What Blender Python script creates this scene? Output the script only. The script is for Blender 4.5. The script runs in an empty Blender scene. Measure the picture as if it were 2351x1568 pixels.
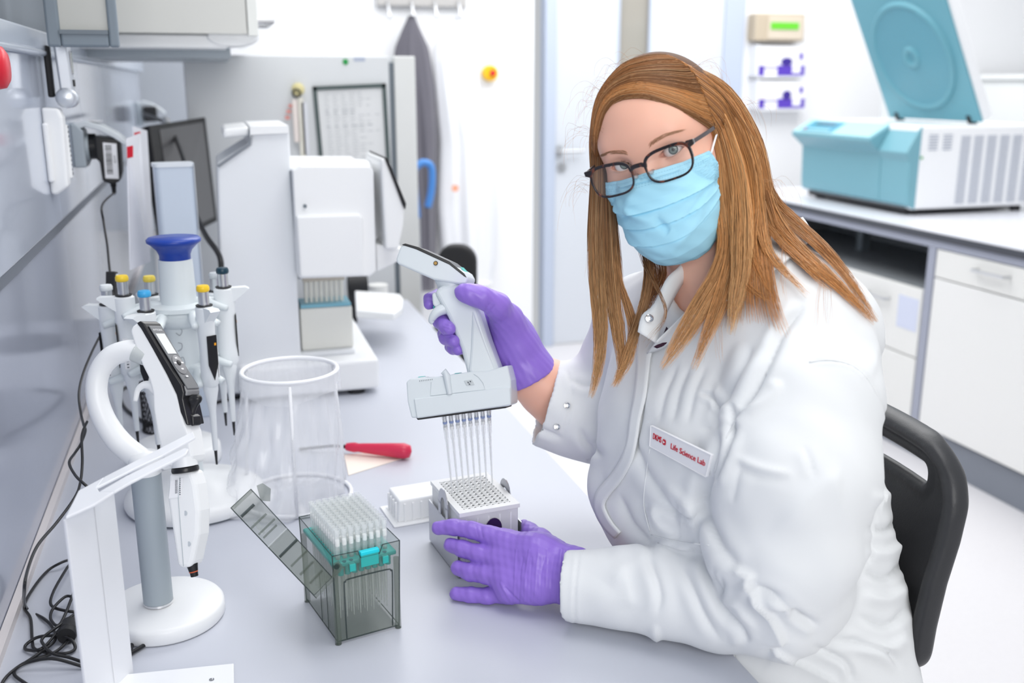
import bpy, bmesh, math, random
import numpy as np
from math import sin, cos, tan, atan, pi, radians, degrees, sqrt
from mathutils import Vector, Matrix
random.seed(7)
SC = bpy.context.scene
COL = SC.collection

# ---------------------------------------------------------------- camera
FPX = 2286.0
PITCH = atan(594 / FPX)
YAW = atan(697.5 / FPX * cos(PITCH))
FW = np.array([sin(YAW) * cos(PITCH), cos(YAW) * cos(PITCH), -sin(PITCH)])
RT = np.array([cos(YAW), -sin(YAW), 0.0])
UP = np.cross(RT, FW)
CAM = np.array([0.0, 0.0, 1.446])
cd = bpy.data.cameras.new('camera'); cam = bpy.data.objects.new('camera', cd); COL.objects.link(cam)
cd.sensor_width = 36.0; cd.lens = 36.0 * FPX / 2351.0
cam.matrix_world = Matrix(((RT[0], UP[0], -FW[0], CAM[0]), (RT[1], UP[1], -FW[1], CAM[1]), (RT[2], UP[2], -FW[2], CAM[2]), (0, 0, 0, 1)))
cd.clip_start = 0.05; cd.clip_end = 60
cd.dof.use_dof = True; cd.dof.focus_distance = 1.32; cd.dof.aperture_fstop = 3.6
SC.camera = cam

# ---------------------------------------------------------------- light and exposure
w = bpy.data.worlds.new('world'); SC.world = w; w.use_nodes = True
w.node_tree.nodes['Background'].inputs[0].default_value = (0.93, 0.96, 1.0, 1)
w.node_tree.nodes['Background'].inputs[1].default_value = 0.55
def area(name, loc, target, sx, sy, power, col=(1, 1, 1)):
    l = bpy.data.lights.new(name, 'AREA'); l.shape = 'RECTANGLE'; l.size = sx; l.size_y = sy; l.energy = power; l.color = col
    o = bpy.data.objects.new(name, l); COL.objects.link(o); o.location = loc
    o.rotation_euler = (Vector(target) - Vector(loc)).to_track_quat('-Z', 'Y').to_euler(); return o
area('ceiling_lamp', (0.7, 1.2, 2.9), (0.7, 1.2, 0), 1.6, 1.6, 26)
area('ceiling_lamp', (1.9, 3.8, 2.9), (1.9, 3.8, 0), 3.4, 2.0, 92)
area('front_fill_light', (0.1, -1.5, 2.0), (0.6, 1.3, 1.1), 1.8, 1.4, 40, (1, 0.99, 0.97))  # unseen fill added behind the camera to brighten the face from the front
SC.view_settings.view_transform = 'Standard'; SC.view_settings.look = 'None'
SC.view_settings.exposure = 0.05; SC.view_settings.gamma = 1.0; SC.view_settings.use_curve_mapping = False
try:
    SC.cycles.transparent_max_bounces = 20; SC.cycles.max_bounces = 8; SC.cycles.caustics_reflective = False; SC.cycles.caustics_refractive = False
    SC.cycles.adaptive_threshold = 0.03
except Exception: pass

# ---------------------------------------------------------------- from the photograph's frame to the room
def ray(x, y): return FW + RT * ((x - 1175.5) / FPX) - UP * ((y - 784.0) / FPX)
def D(x, y, d): return CAM + ray(x, y) * d
def atZ(x, y, z): r = ray(x, y); return CAM + r * (z - CAM[2]) / r[2]
def atX(x, y, X): r = ray(x, y); return CAM + r * (X - CAM[0]) / r[0]
def atY(x, y, Y): r = ray(x, y); return CAM + r * (Y - CAM[1]) / r[1]
def depth(P): return float((np.array(P) - CAM) @ FW)
def proj(P):
    q = np.array(P) - CAM; d = q @ FW; return 1175.5 + FPX * (q @ RT) / d, 784.0 - FPX * (q @ UP) / d
TZ = 0.76          # bench top
WX = -0.286        # glass wall beside the bench
TX = 0.574         # bench front edge
BY = 5.2           # back wall

# ---------------------------------------------------------------- materials
MATS = {}
def mat(name, col, rough=0.5, metal=0.0, spec=0.5, alpha=1.0, trans=0.0, sub=0.0, subc=None, emit=None, es=0.0, bump=0.0, bscale=200.0, bdist=0.001, var=0.0, vscale=8.0, coat=0.0, sheen=0.0, ior=1.45):
    if name in MATS: return MATS[name]
    m = bpy.data.materials.new(name); m.use_nodes = True; nt = m.node_tree; b = nt.nodes['Principled BSDF']
    c = tuple(col) + (1,) if len(col) == 3 else tuple(col)
    b.inputs['Base Color'].default_value = c; b.inputs['Roughness'].default_value = rough; b.inputs['Metallic'].default_value = metal
    b.inputs['Specular IOR Level'].default_value = spec; b.inputs['Alpha'].default_value = alpha; b.inputs['IOR'].default_value = ior
    b.inputs['Transmission Weight'].default_value = trans; b.inputs['Coat Weight'].default_value = coat; b.inputs['Sheen Weight'].default_value = sheen
    if sub: b.inputs['Subsurface Weight'].default_value = sub; b.inputs['Subsurface Radius'].default_value = (1.0, .35, .2); b.inputs['Subsurface Scale'].default_value = 0.006
    if emit: b.inputs['Emission Color'].default_value = tuple(emit) + (1,); b.inputs['Emission Strength'].default_value = es
    tc = nt.nodes.new('ShaderNodeTexCoord')
    if bump:
        n = nt.nodes.new('ShaderNodeTexNoise'); n.inputs['Scale'].default_value = bscale; n.inputs['Detail'].default_value = 3
        bp = nt.nodes.new('ShaderNodeBump'); bp.inputs['Strength'].default_value = bump; bp.inputs['Distance'].default_value = bdist
        nt.links.new(tc.outputs['Object'], n.inputs['Vector']); nt.links.new(n.outputs['Fac'], bp.inputs['Height']); nt.links.new(bp.outputs['Normal'], b.inputs['Normal'])
    if var:
        n = nt.nodes.new('ShaderNodeTexNoise'); n.inputs['Scale'].default_value = vscale; n.inputs['Detail'].default_value = 4
        r = nt.nodes.new('ShaderNodeMix'); r.data_type = 'RGBA'
        r.inputs[6].default_value = tuple(x * (1 - var) for x in c[:3]) + (1,); r.inputs[7].default_value = tuple(min(1, x * (1 + var)) for x in c[:3]) + (1,)
        nt.links.new(tc.outputs['Object'], n.inputs['Vector']); nt.links.new(n.outputs['Fac'], r.inputs[0]); nt.links.new(r.outputs[2], b.inputs['Base Color'])
    MATS[name] = m; return m
def srgb(h):
    h = h.lstrip('#'); v = [int(h[i:i + 2], 16) / 255 for i in (0, 2, 4)]
    return tuple(x / 12.92 if x <= 0.04045 else ((x + 0.055) / 1.055) ** 2.4 for x in v)

# ---------------------------------------------------------------- objects
def tag(o, label=None, cat=None, group=None, kind=None):
    if label: o['label'] = label
    if cat: o['category'] = cat
    if group: o['group'] = group
    if kind: o['kind'] = kind
    return o
def thing(name, loc, label, cat, group=None):
    o = bpy.data.objects.new(name, None); COL.objects.link(o); o.location = [float(v) for v in loc]; o.empty_display_size = 0.02
    return tag(o, label, cat, group)
def link(name, me, m, parent=None, smooth=None, bevel=0.0, seg=2):
    o = bpy.data.objects.new(name, me); COL.objects.link(o)
    if m is not None:
        for k in (m if isinstance(m, (list, tuple)) else [m]): me.materials.append(k)
    if parent is not None: attach(o, parent)
    if smooth is not None:
        me.polygons.foreach_set('use_smooth', [True] * len(me.polygons))
        if smooth < 180:
            try: me.set_sharp_from_angle(angle=radians(smooth))
            except Exception: pass
    if bevel:
        b = o.modifiers.new('bevel', 'BEVEL'); b.width = bevel; b.segments = seg; b.limit_method = 'ANGLE'; b.angle_limit = radians(35); b.harden_normals = False
    return o
def attach(o, parent):
    o.parent = parent; M = Matrix.Identity(4); p = parent
    while p is not None: M = p.matrix_basis if False else M; p = p.parent
    o.matrix_parent_inverse = world_of(parent).inverted()
def world_of(o):
    M = Matrix.LocRotScale(o.location, o.rotation_euler, o.scale)
    return M if o.parent is None else world_of(o.parent) @ o.matrix_parent_inverse @ M
def copy_tree(src, M, label=None, parent=None):
    c = src.copy(); COL.objects.link(c); c.parent = parent
    if parent is None: c.matrix_basis = M @ src.matrix_basis if src.parent is None else M
    if label: c['label'] = label
    for ch in list(src.children):
        copy_tree(ch, None, None, c)
    return c
class Frame:
    def __init__(s, o, x, y, z): s.o = np.array(o, float); s.x = np.array(x, float); s.y = np.array(y, float); s.z = np.array(z, float)
    def __call__(s, a, b, c): return s.o + s.x * a + s.y * b + s.z * c
    def M(s): return Matrix(((s.x[0], s.y[0], s.z[0], s.o[0]), (s.x[1], s.y[1], s.z[1], s.o[1]), (s.x[2], s.y[2], s.z[2], s.o[2]), (0, 0, 0, 1)))
def nrm(v): v = np.array(v, float); return v / np.linalg.norm(v)
WORLD = Frame((0, 0, 0), (1, 0, 0), (0, 1, 0), (0, 0, 1))
def yawframe(o, deg): a = radians(deg); return Frame(o, (cos(a), sin(a), 0), (-sin(a), cos(a), 0), (0, 0, 1))
def basis_z(d):
    d = nrm(d); h = np.array([0, 0, 1.]) if abs(d[2]) < 0.9 else np.array([1., 0, 0]); x = nrm(np.cross(h, d)); return x, np.cross(d, x), d
class MB:
    def __init__(s): s.v = []; s.f = []; s.mi = []; s.cur = 0
    def add(s, vs, fs):
        o = len(s.v); s.v += [tuple(float(c) for c in p) for p in vs]; s.f += [tuple(i + o for i in f) for f in fs]; s.mi += [s.cur] * len(fs); return s
    def box(s, F, a, b):
        (x0, y0, z0), (x1, y1, z1) = a, b
        return s.add([F(x, y, z) for z in (z0, z1) for y in (y0, y1) for x in (x0, x1)], [(0, 2, 3, 1), (4, 5, 7, 6), (0, 1, 5, 4), (2, 6, 7, 3), (0, 4, 6, 2), (1, 3, 7, 5)])
    def wbox(s, a, b): return s.box(WORLD, a, b)
    def cyl(s, p0, p1, r0, r1=None, n=16, caps=True):
        r1 = r0 if r1 is None else r1; p0 = np.array(p0, float); p1 = np.array(p1, float); x, y, z = basis_z(p1 - p0); vs = []
        for p, r in ((p0, r0), (p1, r1)):
            vs += [p + x * r * cos(2 * pi * i / n) + y * r * sin(2 * pi * i / n) for i in range(n)]
        fs = [(i, (i + 1) % n, n + (i + 1) % n, n + i) for i in range(n)]
        if caps: fs += [tuple(range(n - 1, -1, -1)), tuple(range(n, 2 * n))]
        return s.add(vs, fs)
    def lathe(s, prof, o, axis=(0, 0, 1), n=24, sx=1.0, sy=1.0, X=None):
        x, y, z = basis_z(axis); o = np.array(o, float)
        if X is not None: x = nrm(X); y = np.cross(z, x)
        vs = []; m = len(prof)
        for r, h in prof: vs += [o + z * h + x * r * sx * cos(2 * pi * i / n) + y * r * sy * sin(2 * pi * i / n) for i in range(n)]
        fs = [(k * n + i, k * n + (i + 1) % n, (k + 1) * n + (i + 1) % n, (k + 1) * n + i) for k in range(m - 1) for i in range(n)]
        if prof[0][0] > 1e-6: fs.append(tuple(range(n - 1, -1, -1)))
        if prof[-1][0] > 1e-6: fs.append(tuple(range((m - 1) * n, m * n)))
        return s.add(vs, fs)
    def tube(s, pts, r, n=8, closed=False, caps=True):
        P = [np.array(p, float) for p in pts]; m = len(P); R = r if hasattr(r, '__len__') else [r] * m
        T = [nrm((P[(i + 1) % m] if (closed or i < m - 1) else P[i]) - (P[i - 1] if (closed or i > 0) else P[i])) for i in range(m)]
        x = basis_z(T[0])[0]; vs = []
        for i in range(m):
            x = nrm(x - T[i] * (x @ T[i])); y = np.cross(T[i], x)
            vs += [P[i] + (x * cos(2 * pi * k / n) + y * sin(2 * pi * k / n)) * R[i] for k in range(n)]
        fs = []
        for i in range(m if closed else m - 1):
            j = (i + 1) % m
            fs += [(i * n + k, i * n + (k + 1) % n, j * n + (k + 1) % n, j * n + k) for k in range(n)]
        if caps and not closed: fs += [tuple(range(n - 1, -1, -1)), tuple(range((m - 1) * n, m * n))]
        return s.add(vs, fs)
    def prism(s, poly, ext):
        n = len(poly); e = np.array(ext, float); A = [np.array(p, float) for p in poly]
        nv = sum((np.cross(A[i], A[(i + 1) % n]) for i in range(n)), np.zeros(3))
        if nv @ e > 0: A = A[::-1]
        return s.add(A + [p + e for p in A], [tuple(range(n)), tuple(range(2 * n - 1, n - 1, -1))] + [(i, n + i, n + (i + 1) % n, (i + 1) % n) for i in range(n)])
    def quad(s, *p): return s.add(p, [tuple(range(len(p)))])
    def mesh(s, name='m', fix=False):
        me = bpy.data.meshes.new(name); me.from_pydata(s.v, [], s.f)
        if any(s.mi): me.polygons.foreach_set('material_index', s.mi)
        if fix:
            bm = bmesh.new(); bm.from_mesh(me); bmesh.ops.recalc_face_normals(bm, faces=bm.faces[:]); bm.to_mesh(me); bm.free()
        me.update(); return me
    def build(s, name, m, parent=None, smooth=None, bevel=0.0, seg=2, fix=False): return link(name, s.mesh(name, fix), m, parent, smooth, bevel, seg)
def smooth_path(pts, k=6, closed=False):
    P = [np.array(p, float) for p in pts]; n = len(P); out = []
    for i in range(n if closed else n - 1):
        g = (lambda j: P[j % n]) if closed else (lambda j: P[max(0, min(n - 1, j))])
        a, b, c, d = g(i - 1), g(i), g(i + 1), g(i + 2)
        for t in np.linspace(0, 1, k, endpoint=False):
            out.append(0.5 * ((2 * b) + (-a + c) * t + (2 * a - 5 * b + 4 * c - d) * t * t + (-a + 3 * b - 3 * c + d) * t ** 3))
    if not closed: out.append(P[-1])
    return out
def rrect(w, h, r, n=4):
    out = []
    for cx, cy, a0 in ((w / 2 - r, h / 2 - r, 0), (-w / 2 + r, h / 2 - r, 90), (-w / 2 + r, -h / 2 + r, 180), (w / 2 - r, -h / 2 + r, 270)):
        for i in range(n + 1): a = radians(a0 + 90 * i / n); out.append((cx + r * cos(a), cy + r * sin(a)))
    return out
def text(name, s, F, size, m, parent=None, ext=0.0002, align='CENTER', shear=0.0, sx=1.0):
    c = bpy.data.curves.new(name, 'FONT'); c.body = s; c.size = size; c.extrude = ext; c.align_x = align; c.align_y = 'CENTER'; c.shear = shear
    o = bpy.data.objects.new('tmp', c); COL.objects.link(o); dg = bpy.context.evaluated_depsgraph_get()
    me = bpy.data.meshes.new_from_object(o.evaluated_get(dg)); bpy.data.objects.remove(o); bpy.data.curves.remove(c)
    me.transform(F.M() @ Matrix.Scale(sx, 4, (1, 0, 0)))
    me.materials.clear()
    return link(name, me, m, parent)

# ---------------------------------------------------------------- signed distance modelling (surface nets)
class Field:
    def __init__(s, lo, hi, h):
        s.lo = np.array(lo, float); s.h = h; s.n = np.ceil((np.array(hi) - s.lo) / h).astype(int) + 1
        s.v = np.full(s.n, 0.5, np.float32)
        s.ax = [(s.lo[i] + h * np.arange(s.n[i])).astype(np.float32) for i in range(3)]
    def _sl(s, lo, hi, m):
        a = np.maximum(0, np.floor((np.array(lo) - m - s.lo) / s.h).astype(int)); b = np.minimum(s.n, np.ceil((np.array(hi) + m - s.lo) / s.h).astype(int) + 1)
        if (b <= a).any(): return None
        return tuple(slice(int(a[i]), int(b[i])) for i in range(3))
    def op(s, lo, hi, fn, k=0.0, sub=False, inter=False):
        sl = s._sl(lo, hi, 2 * k + 3 * s.h + 0.008)
        if sl is None: return s
        X = s.ax[0][sl[0]][:, None, None]; Y = s.ax[1][sl[1]][None, :, None]; Z = s.ax[2][sl[2]][None, None, :]
        d = fn(X, Y, Z).astype(np.float32); a = s.v[sl]
        if sub: r = -smin(-a, d, k)
        else: r = smin(a, d, k)
        s.v[sl] = r; return s
    def cone(s, p, q, r0, r1, k=0.0, sub=False, sq=None):
        p = np.array(p, float); q = np.array(q, float); R = max(r0, r1); lo = np.minimum(p, q) - R; hi = np.maximum(p, q) + R
        def fn(X, Y, Z):
            ba = q - p; L2 = ba @ ba + 1e-12
            t = np.clip(((X - p[0]) * ba[0] + (Y - p[1]) * ba[1] + (Z - p[2]) * ba[2]) / L2, 0, 1)
            return np.sqrt((X - p[0] - t * ba[0]) ** 2 + (Y - p[1] - t * ba[1]) ** 2 + (Z - p[2] - t * ba[2]) ** 2) - (r0 + (r1 - r0) * t)
        return s.op(lo, hi, fn, k, sub)
    def chain(s, pts, k=0.0, sub=False):      # pts: (P, r)
        for (p, r), (q, u) in zip(pts[:-1], pts[1:]): s.cone(p, q, r, u, k, sub)
        return s
    def ell(s, c, r, k=0.0, F=None, sub=False):
        c = np.array(c, float); r = np.array(r, float)
        A = np.eye(3) if F is None else np.array([F.x, F.y, F.z])
        ext = np.abs(A.T) @ r if F is not None else r
        def fn(X, Y, Z):
            dx, dy, dz = X - c[0], Y - c[1], Z - c[2]; u = [A[i, 0] * dx + A[i, 1] * dy + A[i, 2] * dz for i in range(3)]
            k0 = np.sqrt(sum((u[i] / r[i]) ** 2 for i in range(3))); k1 = np.sqrt(sum((u[i] / r[i] ** 2) ** 2 for i in range(3))) + 1e-9
            return k0 * (k0 - 1) / k1
        return s.op(c - ext, c + ext, fn, k, sub)
    def rbox(s, c, hsz, rr, k=0.0, F=None, sub=False):
        c = np.array(c, float); b = np.array(hsz, float) - rr; A = np.eye(3) if F is None else np.array([F.x, F.y, F.z]); ext = np.abs(A.T) @ np.array(hsz, float)
        def fn(X, Y, Z):
            dx, dy, dz = X - c[0], Y - c[1], Z - c[2]; q = [np.abs(A[i, 0] * dx + A[i, 1] * dy + A[i, 2] * dz) - b[i] for i in range(3)]
            return np.sqrt(sum(np.maximum(t, 0) ** 2 for t in q)) + np.minimum(np.maximum(np.maximum(q[0], q[1]), q[2]), 0) - rr
        return s.op(c - ext, c + ext, fn, k, sub)
    def mesh(s, relax=2):
        v = s.v; ins = v < 0; n = s.n
        c = np.zeros(tuple(n - 1), np.uint8)
        for dx in (0, 1):
            for dy in (0, 1):
                for dz in (0, 1): c += ins[dx:n[0] - 1 + dx, dy:n[1] - 1 + dy, dz:n[2] - 1 + dz]
        act = np.argwhere((c > 0) & (c < 8)); idx = np.full(tuple(n - 1), -1, np.int64); idx[tuple(act.T)] = np.arange(len(act))
        acc = np.zeros((len(act), 3)); cnt = np.zeros(len(act))
        for ax in range(3):
            for u in (0, 1):
                for w_ in (0, 1):
                    o = [0, 0, 0]; o[(ax + 1) % 3] = u; o[(ax + 2) % 3] = w_; o2 = list(o); o2[ax] = 1
                    A = v[tuple((act + o).T)]; B = v[tuple((act + o2).T)]; m = (A < 0) != (B < 0)
                    t = np.where(m, A / np.where(m, A - B, 1), 0); p = np.array(o, float)[None].repeat(len(act), 0); p[:, ax] = t
                    acc[m] += p[m]; cnt[m] += 1
        V = s.lo + s.h * (act + acc / cnt[:, None]); fs = []
        for ax in range(3):
            b, c2 = (ax + 1) % 3, (ax + 2) % 3
            A = np.take(ins, range(0, n[ax] - 1), ax); B = np.take(ins, range(1, n[ax]), ax)
            E = np.argwhere(A != B); E = E[(E[:, b] > 0) & (E[:, c2] > 0) & (E[:, b] < n[b] - 1) & (E[:, c2] < n[c2] - 1)]
            fl = A[tuple(E.T)]; q = []
            for ob, oc in ((-1, -1), (0, -1), (0, 0), (-1, 0)):
                e = E.copy(); e[:, b] += ob; e[:, c2] += oc; q.append(idx[tuple(e.T)])
            q = np.stack(q, 1); q[~fl] = q[~fl][:, ::-1]; fs.append(q)
        Fc = np.concatenate(fs); Fc = Fc[(Fc >= 0).all(1)]
        for _ in range(relax): V = lap(V, Fc, 0.5)
        return V, Fc
def smin(a, b, k):
    if k <= 0: return np.minimum(a, b)
    h = np.maximum(k - np.abs(a - b), 0) / k
    return np.minimum(a, b) - h * h * k * 0.25
def lap(V, Fc, lam):
    S = np.zeros_like(V); N = np.zeros(len(V))
    for i in range(4):
        for j in ((i + 1) % 4, (i + 3) % 4):
            for k in range(3): S[:, k] += np.bincount(Fc[:, i], V[Fc[:, j], k], len(V))
            N += np.bincount(Fc[:, i], minlength=len(V))
    return V + lam * (S / np.maximum(N, 1)[:, None] - V)
def normals(V, Fc):
    n = np.cross(V[Fc[:, 2]] - V[Fc[:, 0]], V[Fc[:, 3]] - V[Fc[:, 1]]); N = np.zeros_like(V)
    for i in range(4):
        for k in range(3): N[:, k] += np.bincount(Fc[:, i], n[:, k], len(V))
    return N / (np.linalg.norm(N, axis=1)[:, None] + 1e-12)
def np_mesh(name, V, Fc):
    me = bpy.data.meshes.new(name); n = Fc.shape[1]; me.vertices.add(len(V)); me.vertices.foreach_set('co', np.asarray(V, np.float32).ravel())
    me.loops.add(Fc.size); me.loops.foreach_set('vertex_index', Fc.astype(np.int32).ravel())
    me.polygons.add(len(Fc)); me.polygons.foreach_set('loop_start', np.arange(0, Fc.size, n, dtype=np.int32)); me.polygons.foreach_set('loop_total', np.full(len(Fc), n, np.int32))
    me.update(calc_edges=True); me.validate(); return me
def sdf_obj(name, fld, m, parent=None, relax=2, post=None):
    V, Fc = fld.mesh(relax)
    if post: V = post(V, Fc)
    o = link(name, np_mesh(name, V, Fc), m, parent, 180); return o
# ================================================================ materials used everywhere
M_WALL = mat('wall_paint', (0.90, 0.905, 0.92), 0.6)
M_FLOOR = mat('floor_vinyl', (0.68, 0.67, 0.69), 0.45, var=0.03, vscale=60)
M_BENCH = mat('bench_laminate', (0.55, 0.57, 0.635), 0.33, spec=0.5)
M_WHITE = mat('white_plastic', (0.86, 0.87, 0.88), 0.32)
M_WHITEM = mat('white_metal', (0.84, 0.85, 0.88), 0.35)
M_OFF = mat('off_white_panel', (0.78, 0.78, 0.76), 0.4)
M_GREYP = mat('grey_plastic', (0.42, 0.47, 0.51), 0.42)
M_LGREY = mat('light_grey_plastic', (0.66, 0.70, 0.73), 0.36)
M_BLACK = mat('black_plastic', (0.012, 0.012, 0.014), 0.28)
M_BLACKM = mat('black_matte', (0.016, 0.016, 0.018), 0.6)
M_DGREY = mat('dark_grey', (0.16, 0.19, 0.22), 0.45)
M_MGREY = mat('mid_grey', (0.25, 0.27, 0.30), 0.45)
M_METAL = mat('brushed_metal', (0.62, 0.63, 0.65), 0.28, metal=1.0)
M_CHROME = mat('chrome', (0.8, 0.8, 0.82), 0.12, metal=1.0)
M_SILVER = mat('silver_plastic', (0.62, 0.65, 0.70), 0.3, metal=0.55)
M_RED = mat('red_plastic', srgb('d21f33'), 0.35)
M_PAPER = mat('paper', (0.88, 0.88, 0.9), 0.6)
M_INK = mat('grey_ink', (0.10, 0.11, 0.13), 0.6)
M_FINK = mat('faint_ink', (0.42, 0.44, 0.47), 0.6)
M_GLASSP = mat('glass_wall_panel', (0.48, 0.52, 0.61), 0.10, spec=0.6, coat=0.15)
M_GLASSL = mat('glass_splash_panel', (0.40, 0.43, 0.52), 0.12, spec=0.6, coat=0.15)
M_RAIL = mat('rail_aluminium', (0.55, 0.60, 0.68), 0.25, metal=0.35)

# ================================================================ the setting
def struct(name, mb, m, parent=None, **k):
    o = mb.build(name, m, parent, **k)
    if parent is None: o['kind'] = 'structure'
    return o
struct('floor', MB().wbox((-0.6, -1.0, -0.02), (5.2, BY, 0.0)), M_FLOOR)
struct('wall_back', MB().wbox((-0.6, BY, 0), (1.655, BY + 0.1, 2.9)).wbox((2.72, BY, 0), (5.2, BY + 0.1, 2.9)).wbox((1.655, BY, 2.12), (2.72, BY + 0.1, 2.9)), M_WALL)
struct('wall_right', MB().wbox((5.2, -1, 0), (5.3, BY + 0.1, 2.9)), M_WALL)
wl = struct('wall_left', MB().wbox((-0.42, -0.4, 0), (-0.312, BY, 2.9)), mat('wall_grey_paint', (0.20, 0.23, 0.27), 0.5))
# glazed media duct with rail, strip and lower splash panels (pieces of the left wall)
y = 0.35
for i in range(9):
    L = 0.0025; y1 = y + (0.47 if i % 2 else 0.62)
    if y1 > BY: break
    MB().wbox((-0.312, y + L, 1.192), (WX, y1, 1.535)).build('panel', M_GLASSP, wl, bevel=0.002)
    y = y1
MB().wbox((-0.312, 0.3, 1.165), (-0.298, 4.9, 1.189)).build('grey_strip', mat('strip_aluminium', (0.22, 0.24, 0.28), 0.35, metal=0.5), wl)
y = 0.3
for i in range(5):
    y1 = y + 0.95; MB().wbox((-0.312, y + 0.0015, TZ), (-0.304, min(y1, BY), 1.163)).build('splash_panel', M_GLASSL, wl); y = y1
    if y > BY: break
tr = MB().wbox((-0.312, 0.3, 1.500), (-0.274, 4.9, 1.535)).build('rail', M_RAIL, wl, bevel=0.004)
MB().cyl((-0.277, 0.3, 1.497), (-0.277, 4.9, 1.497), 0.0055, n=12).build('rail_lip', M_RAIL, wl, smooth=60)
MB().wbox((-0.312, 5.08, TZ), (-0.06, 5.12, 1.80)).build('partition', mat('partition_grey', (0.50, 0.53, 0.58), 0.45), wl)
MB().wbox((-0.303, 0.3, TZ), (-0.292, 4.9, TZ + 0.012)).build('seal', mat('sealant', (0.7, 0.66, 0.66), 0.5), wl)

# door in the back wall: leaf with a narrow glazed slit, grey frame, lever and lock
dr = thing('door_1', (2.17, BY, 0), None, None); dr['kind'] = 'structure'
dl, drr = atY(1272, 300, BY)[0], atY(1648, 300, BY)[0]
fo, fi = atY(1247, 300, BY)[0], atY(1692, 300, BY)[0]
M_DOOR = mat('door_paint', (0.66, 0.69, 0.74), 0.42); M_DFR = mat('door_frame_paint', (0.50, 0.56, 0.68), 0.45)
g0, g1 = atY(1420, 60, BY)[0], atY(1490, 60, BY)[0]
MB().wbox((dl, BY - 0.01, 0.01), (g0, BY + 0.035, 2.08)).wbox((g1, BY - 0.01, 0.01), (drr, BY + 0.035, 2.08)).wbox((g0, BY - 0.01, 0.01), (g1, BY + 0.035, 1.36)).wbox((g0, BY - 0.01, 1.98), (g1, BY + 0.035, 2.08)).build('door_leaf', M_DOOR, dr)
MB().wbox((fo, BY - 0.03, 0), (dl, BY + 0.06, 2.13)).wbox((drr, BY - 0.03, 0), (fi, BY + 0.06, 2.13)).wbox((dl, BY - 0.03, 2.08), (drr, BY + 0.06, 2.13)).build('door_frame', M_DFR, dr, bevel=0.004)
MB().wbox((g0, BY + 0.012, 1.36), (g1, BY + 0.018, 1.98)).build('pane', mat('door_glass', (0.36, 0.34, 0.30), 0.08, spec=0.6), dr)
MB().wbox((g0 - 0.008, BY - 0.014, 1.35), (g0 + 0.004, BY, 1.99)).wbox((g1 - 0.004, BY - 0.014, 1.35), (g1 + 0.008, BY, 1.99)).build('glazing_bead', M_DFR, dr)
h = atY(1288, 348, BY - 0.05)
ha = MB().cyl((h[0], BY - 0.01, h[2]), (h[0], BY - 0.06, h[2]), 0.009).cyl((h[0], BY - 0.055, h[2]), (h[0] + 0.13, BY - 0.055, h[2]), 0.0095).cyl((h[0], BY - 0.01, h[2]), (h[0], BY - 0.02, h[2]), 0.026, n=20).build('door_handle', M_METAL, dr, smooth=50)
h = atY(1287, 384, BY)
MB().cyl((h[0], BY - 0.01, h[2]), (h[0], BY - 0.022, h[2]), 0.024, n=20).build('lock', M_METAL, dr, smooth=50)
# room beyond the glazed slit is dark

# bench
bn = thing('bench', (0.2, 1.8, 0), 'long grey laminate lab bench top along the glass wall', 'bench')
MB().wbox((-0.303, 0.15, TZ - 0.03), (TX, 3.15, TZ)).build('worktop', M_BENCH, bn, bevel=0.0015)
MB().wbox((-0.29, 0.16, 0.08), (TX - 0.06, 0.55, TZ - 0.031)).build('carcass', M_OFF, bn); MB().wbox((-0.29, 1.75, 0.08), (TX - 0.06, 3.12, TZ - 0.031)).build('carcass', M_OFF, bn)
for yy in (0.2, 3.05): MB().wbox((TX - 0.05, yy, 0), (TX - 0.02, yy + 0.03, TZ - 0.031)).build('leg', M_LGREY, bn)

# counter on the right with open shelf, drawers, cupboard and plinth
XC = 2.6; CT = 0.905
ct = thing('counter', (XC + 0.35, 2.9, 0), 'white lab counter with dark edged top and open shelf on the right', 'counter')
MB().wbox((XC - 0.02, 1.2, CT - 0.006), (3.6, 4.75, CT)).build('counter_top', mat('counter_top', (0.74, 0.75, 0.80), 0.25), ct)
MB().wbox((XC - 0.021, 1.2, CT - 0.032), (3.6, 4.75, CT - 0.0065)).build('counter_edge', mat('counter_edge', (0.06, 0.065, 0.08), 0.4), ct)
MB().wbox((XC - 0.012, 1.2, CT - 0.062), (XC + 0.02, 4.75, CT - 0.033)).build('rail_beam', mat('frame_grey', (0.34, 0.36, 0.44), 0.4), ct)
yp = 3.137
M_FR = mat('frame_grey', (0.45, 0.48, 0.58), 0.4)
MB().wbox((XC - 0.012, yp - 0.02, 0.14), (XC + 0.02, yp + 0.02, CT - 0.063)).build('post', M_FR, ct)
MB().wbox((XC + 0.008, 1.2, 0.135), (3.2, yp - 0.022, CT - 0.064)).build('cupboard_body', M_OFF, ct)
for i in range(2):
    y1 = yp - 0.028 - i * 0.60; y0 = y1 - 0.592
    dw = MB().wbox((XC - 0.012, y0, 0.735), (XC + 0.006, y1, CT - 0.066)).build('drawer', M_OFF, ct, bevel=0.002)
    MB().tube([(XC - 0.012, y0 + 0.22, 0.80), (XC - 0.04, y0 + 0.22, 0.80), (XC - 0.04, y1 - 0.22, 0.80), (XC - 0.012, y1 - 0.22, 0.80)], 0.006).build('handle', M_METAL, dw, smooth=40)
    MB().wbox((XC - 0.012, y0, 0.145), (XC + 0.006, y1, 0.73)).build('door', mat('cupboard_door', (0.80, 0.80, 0.79), 0.4), ct, bevel=0.002)
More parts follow.
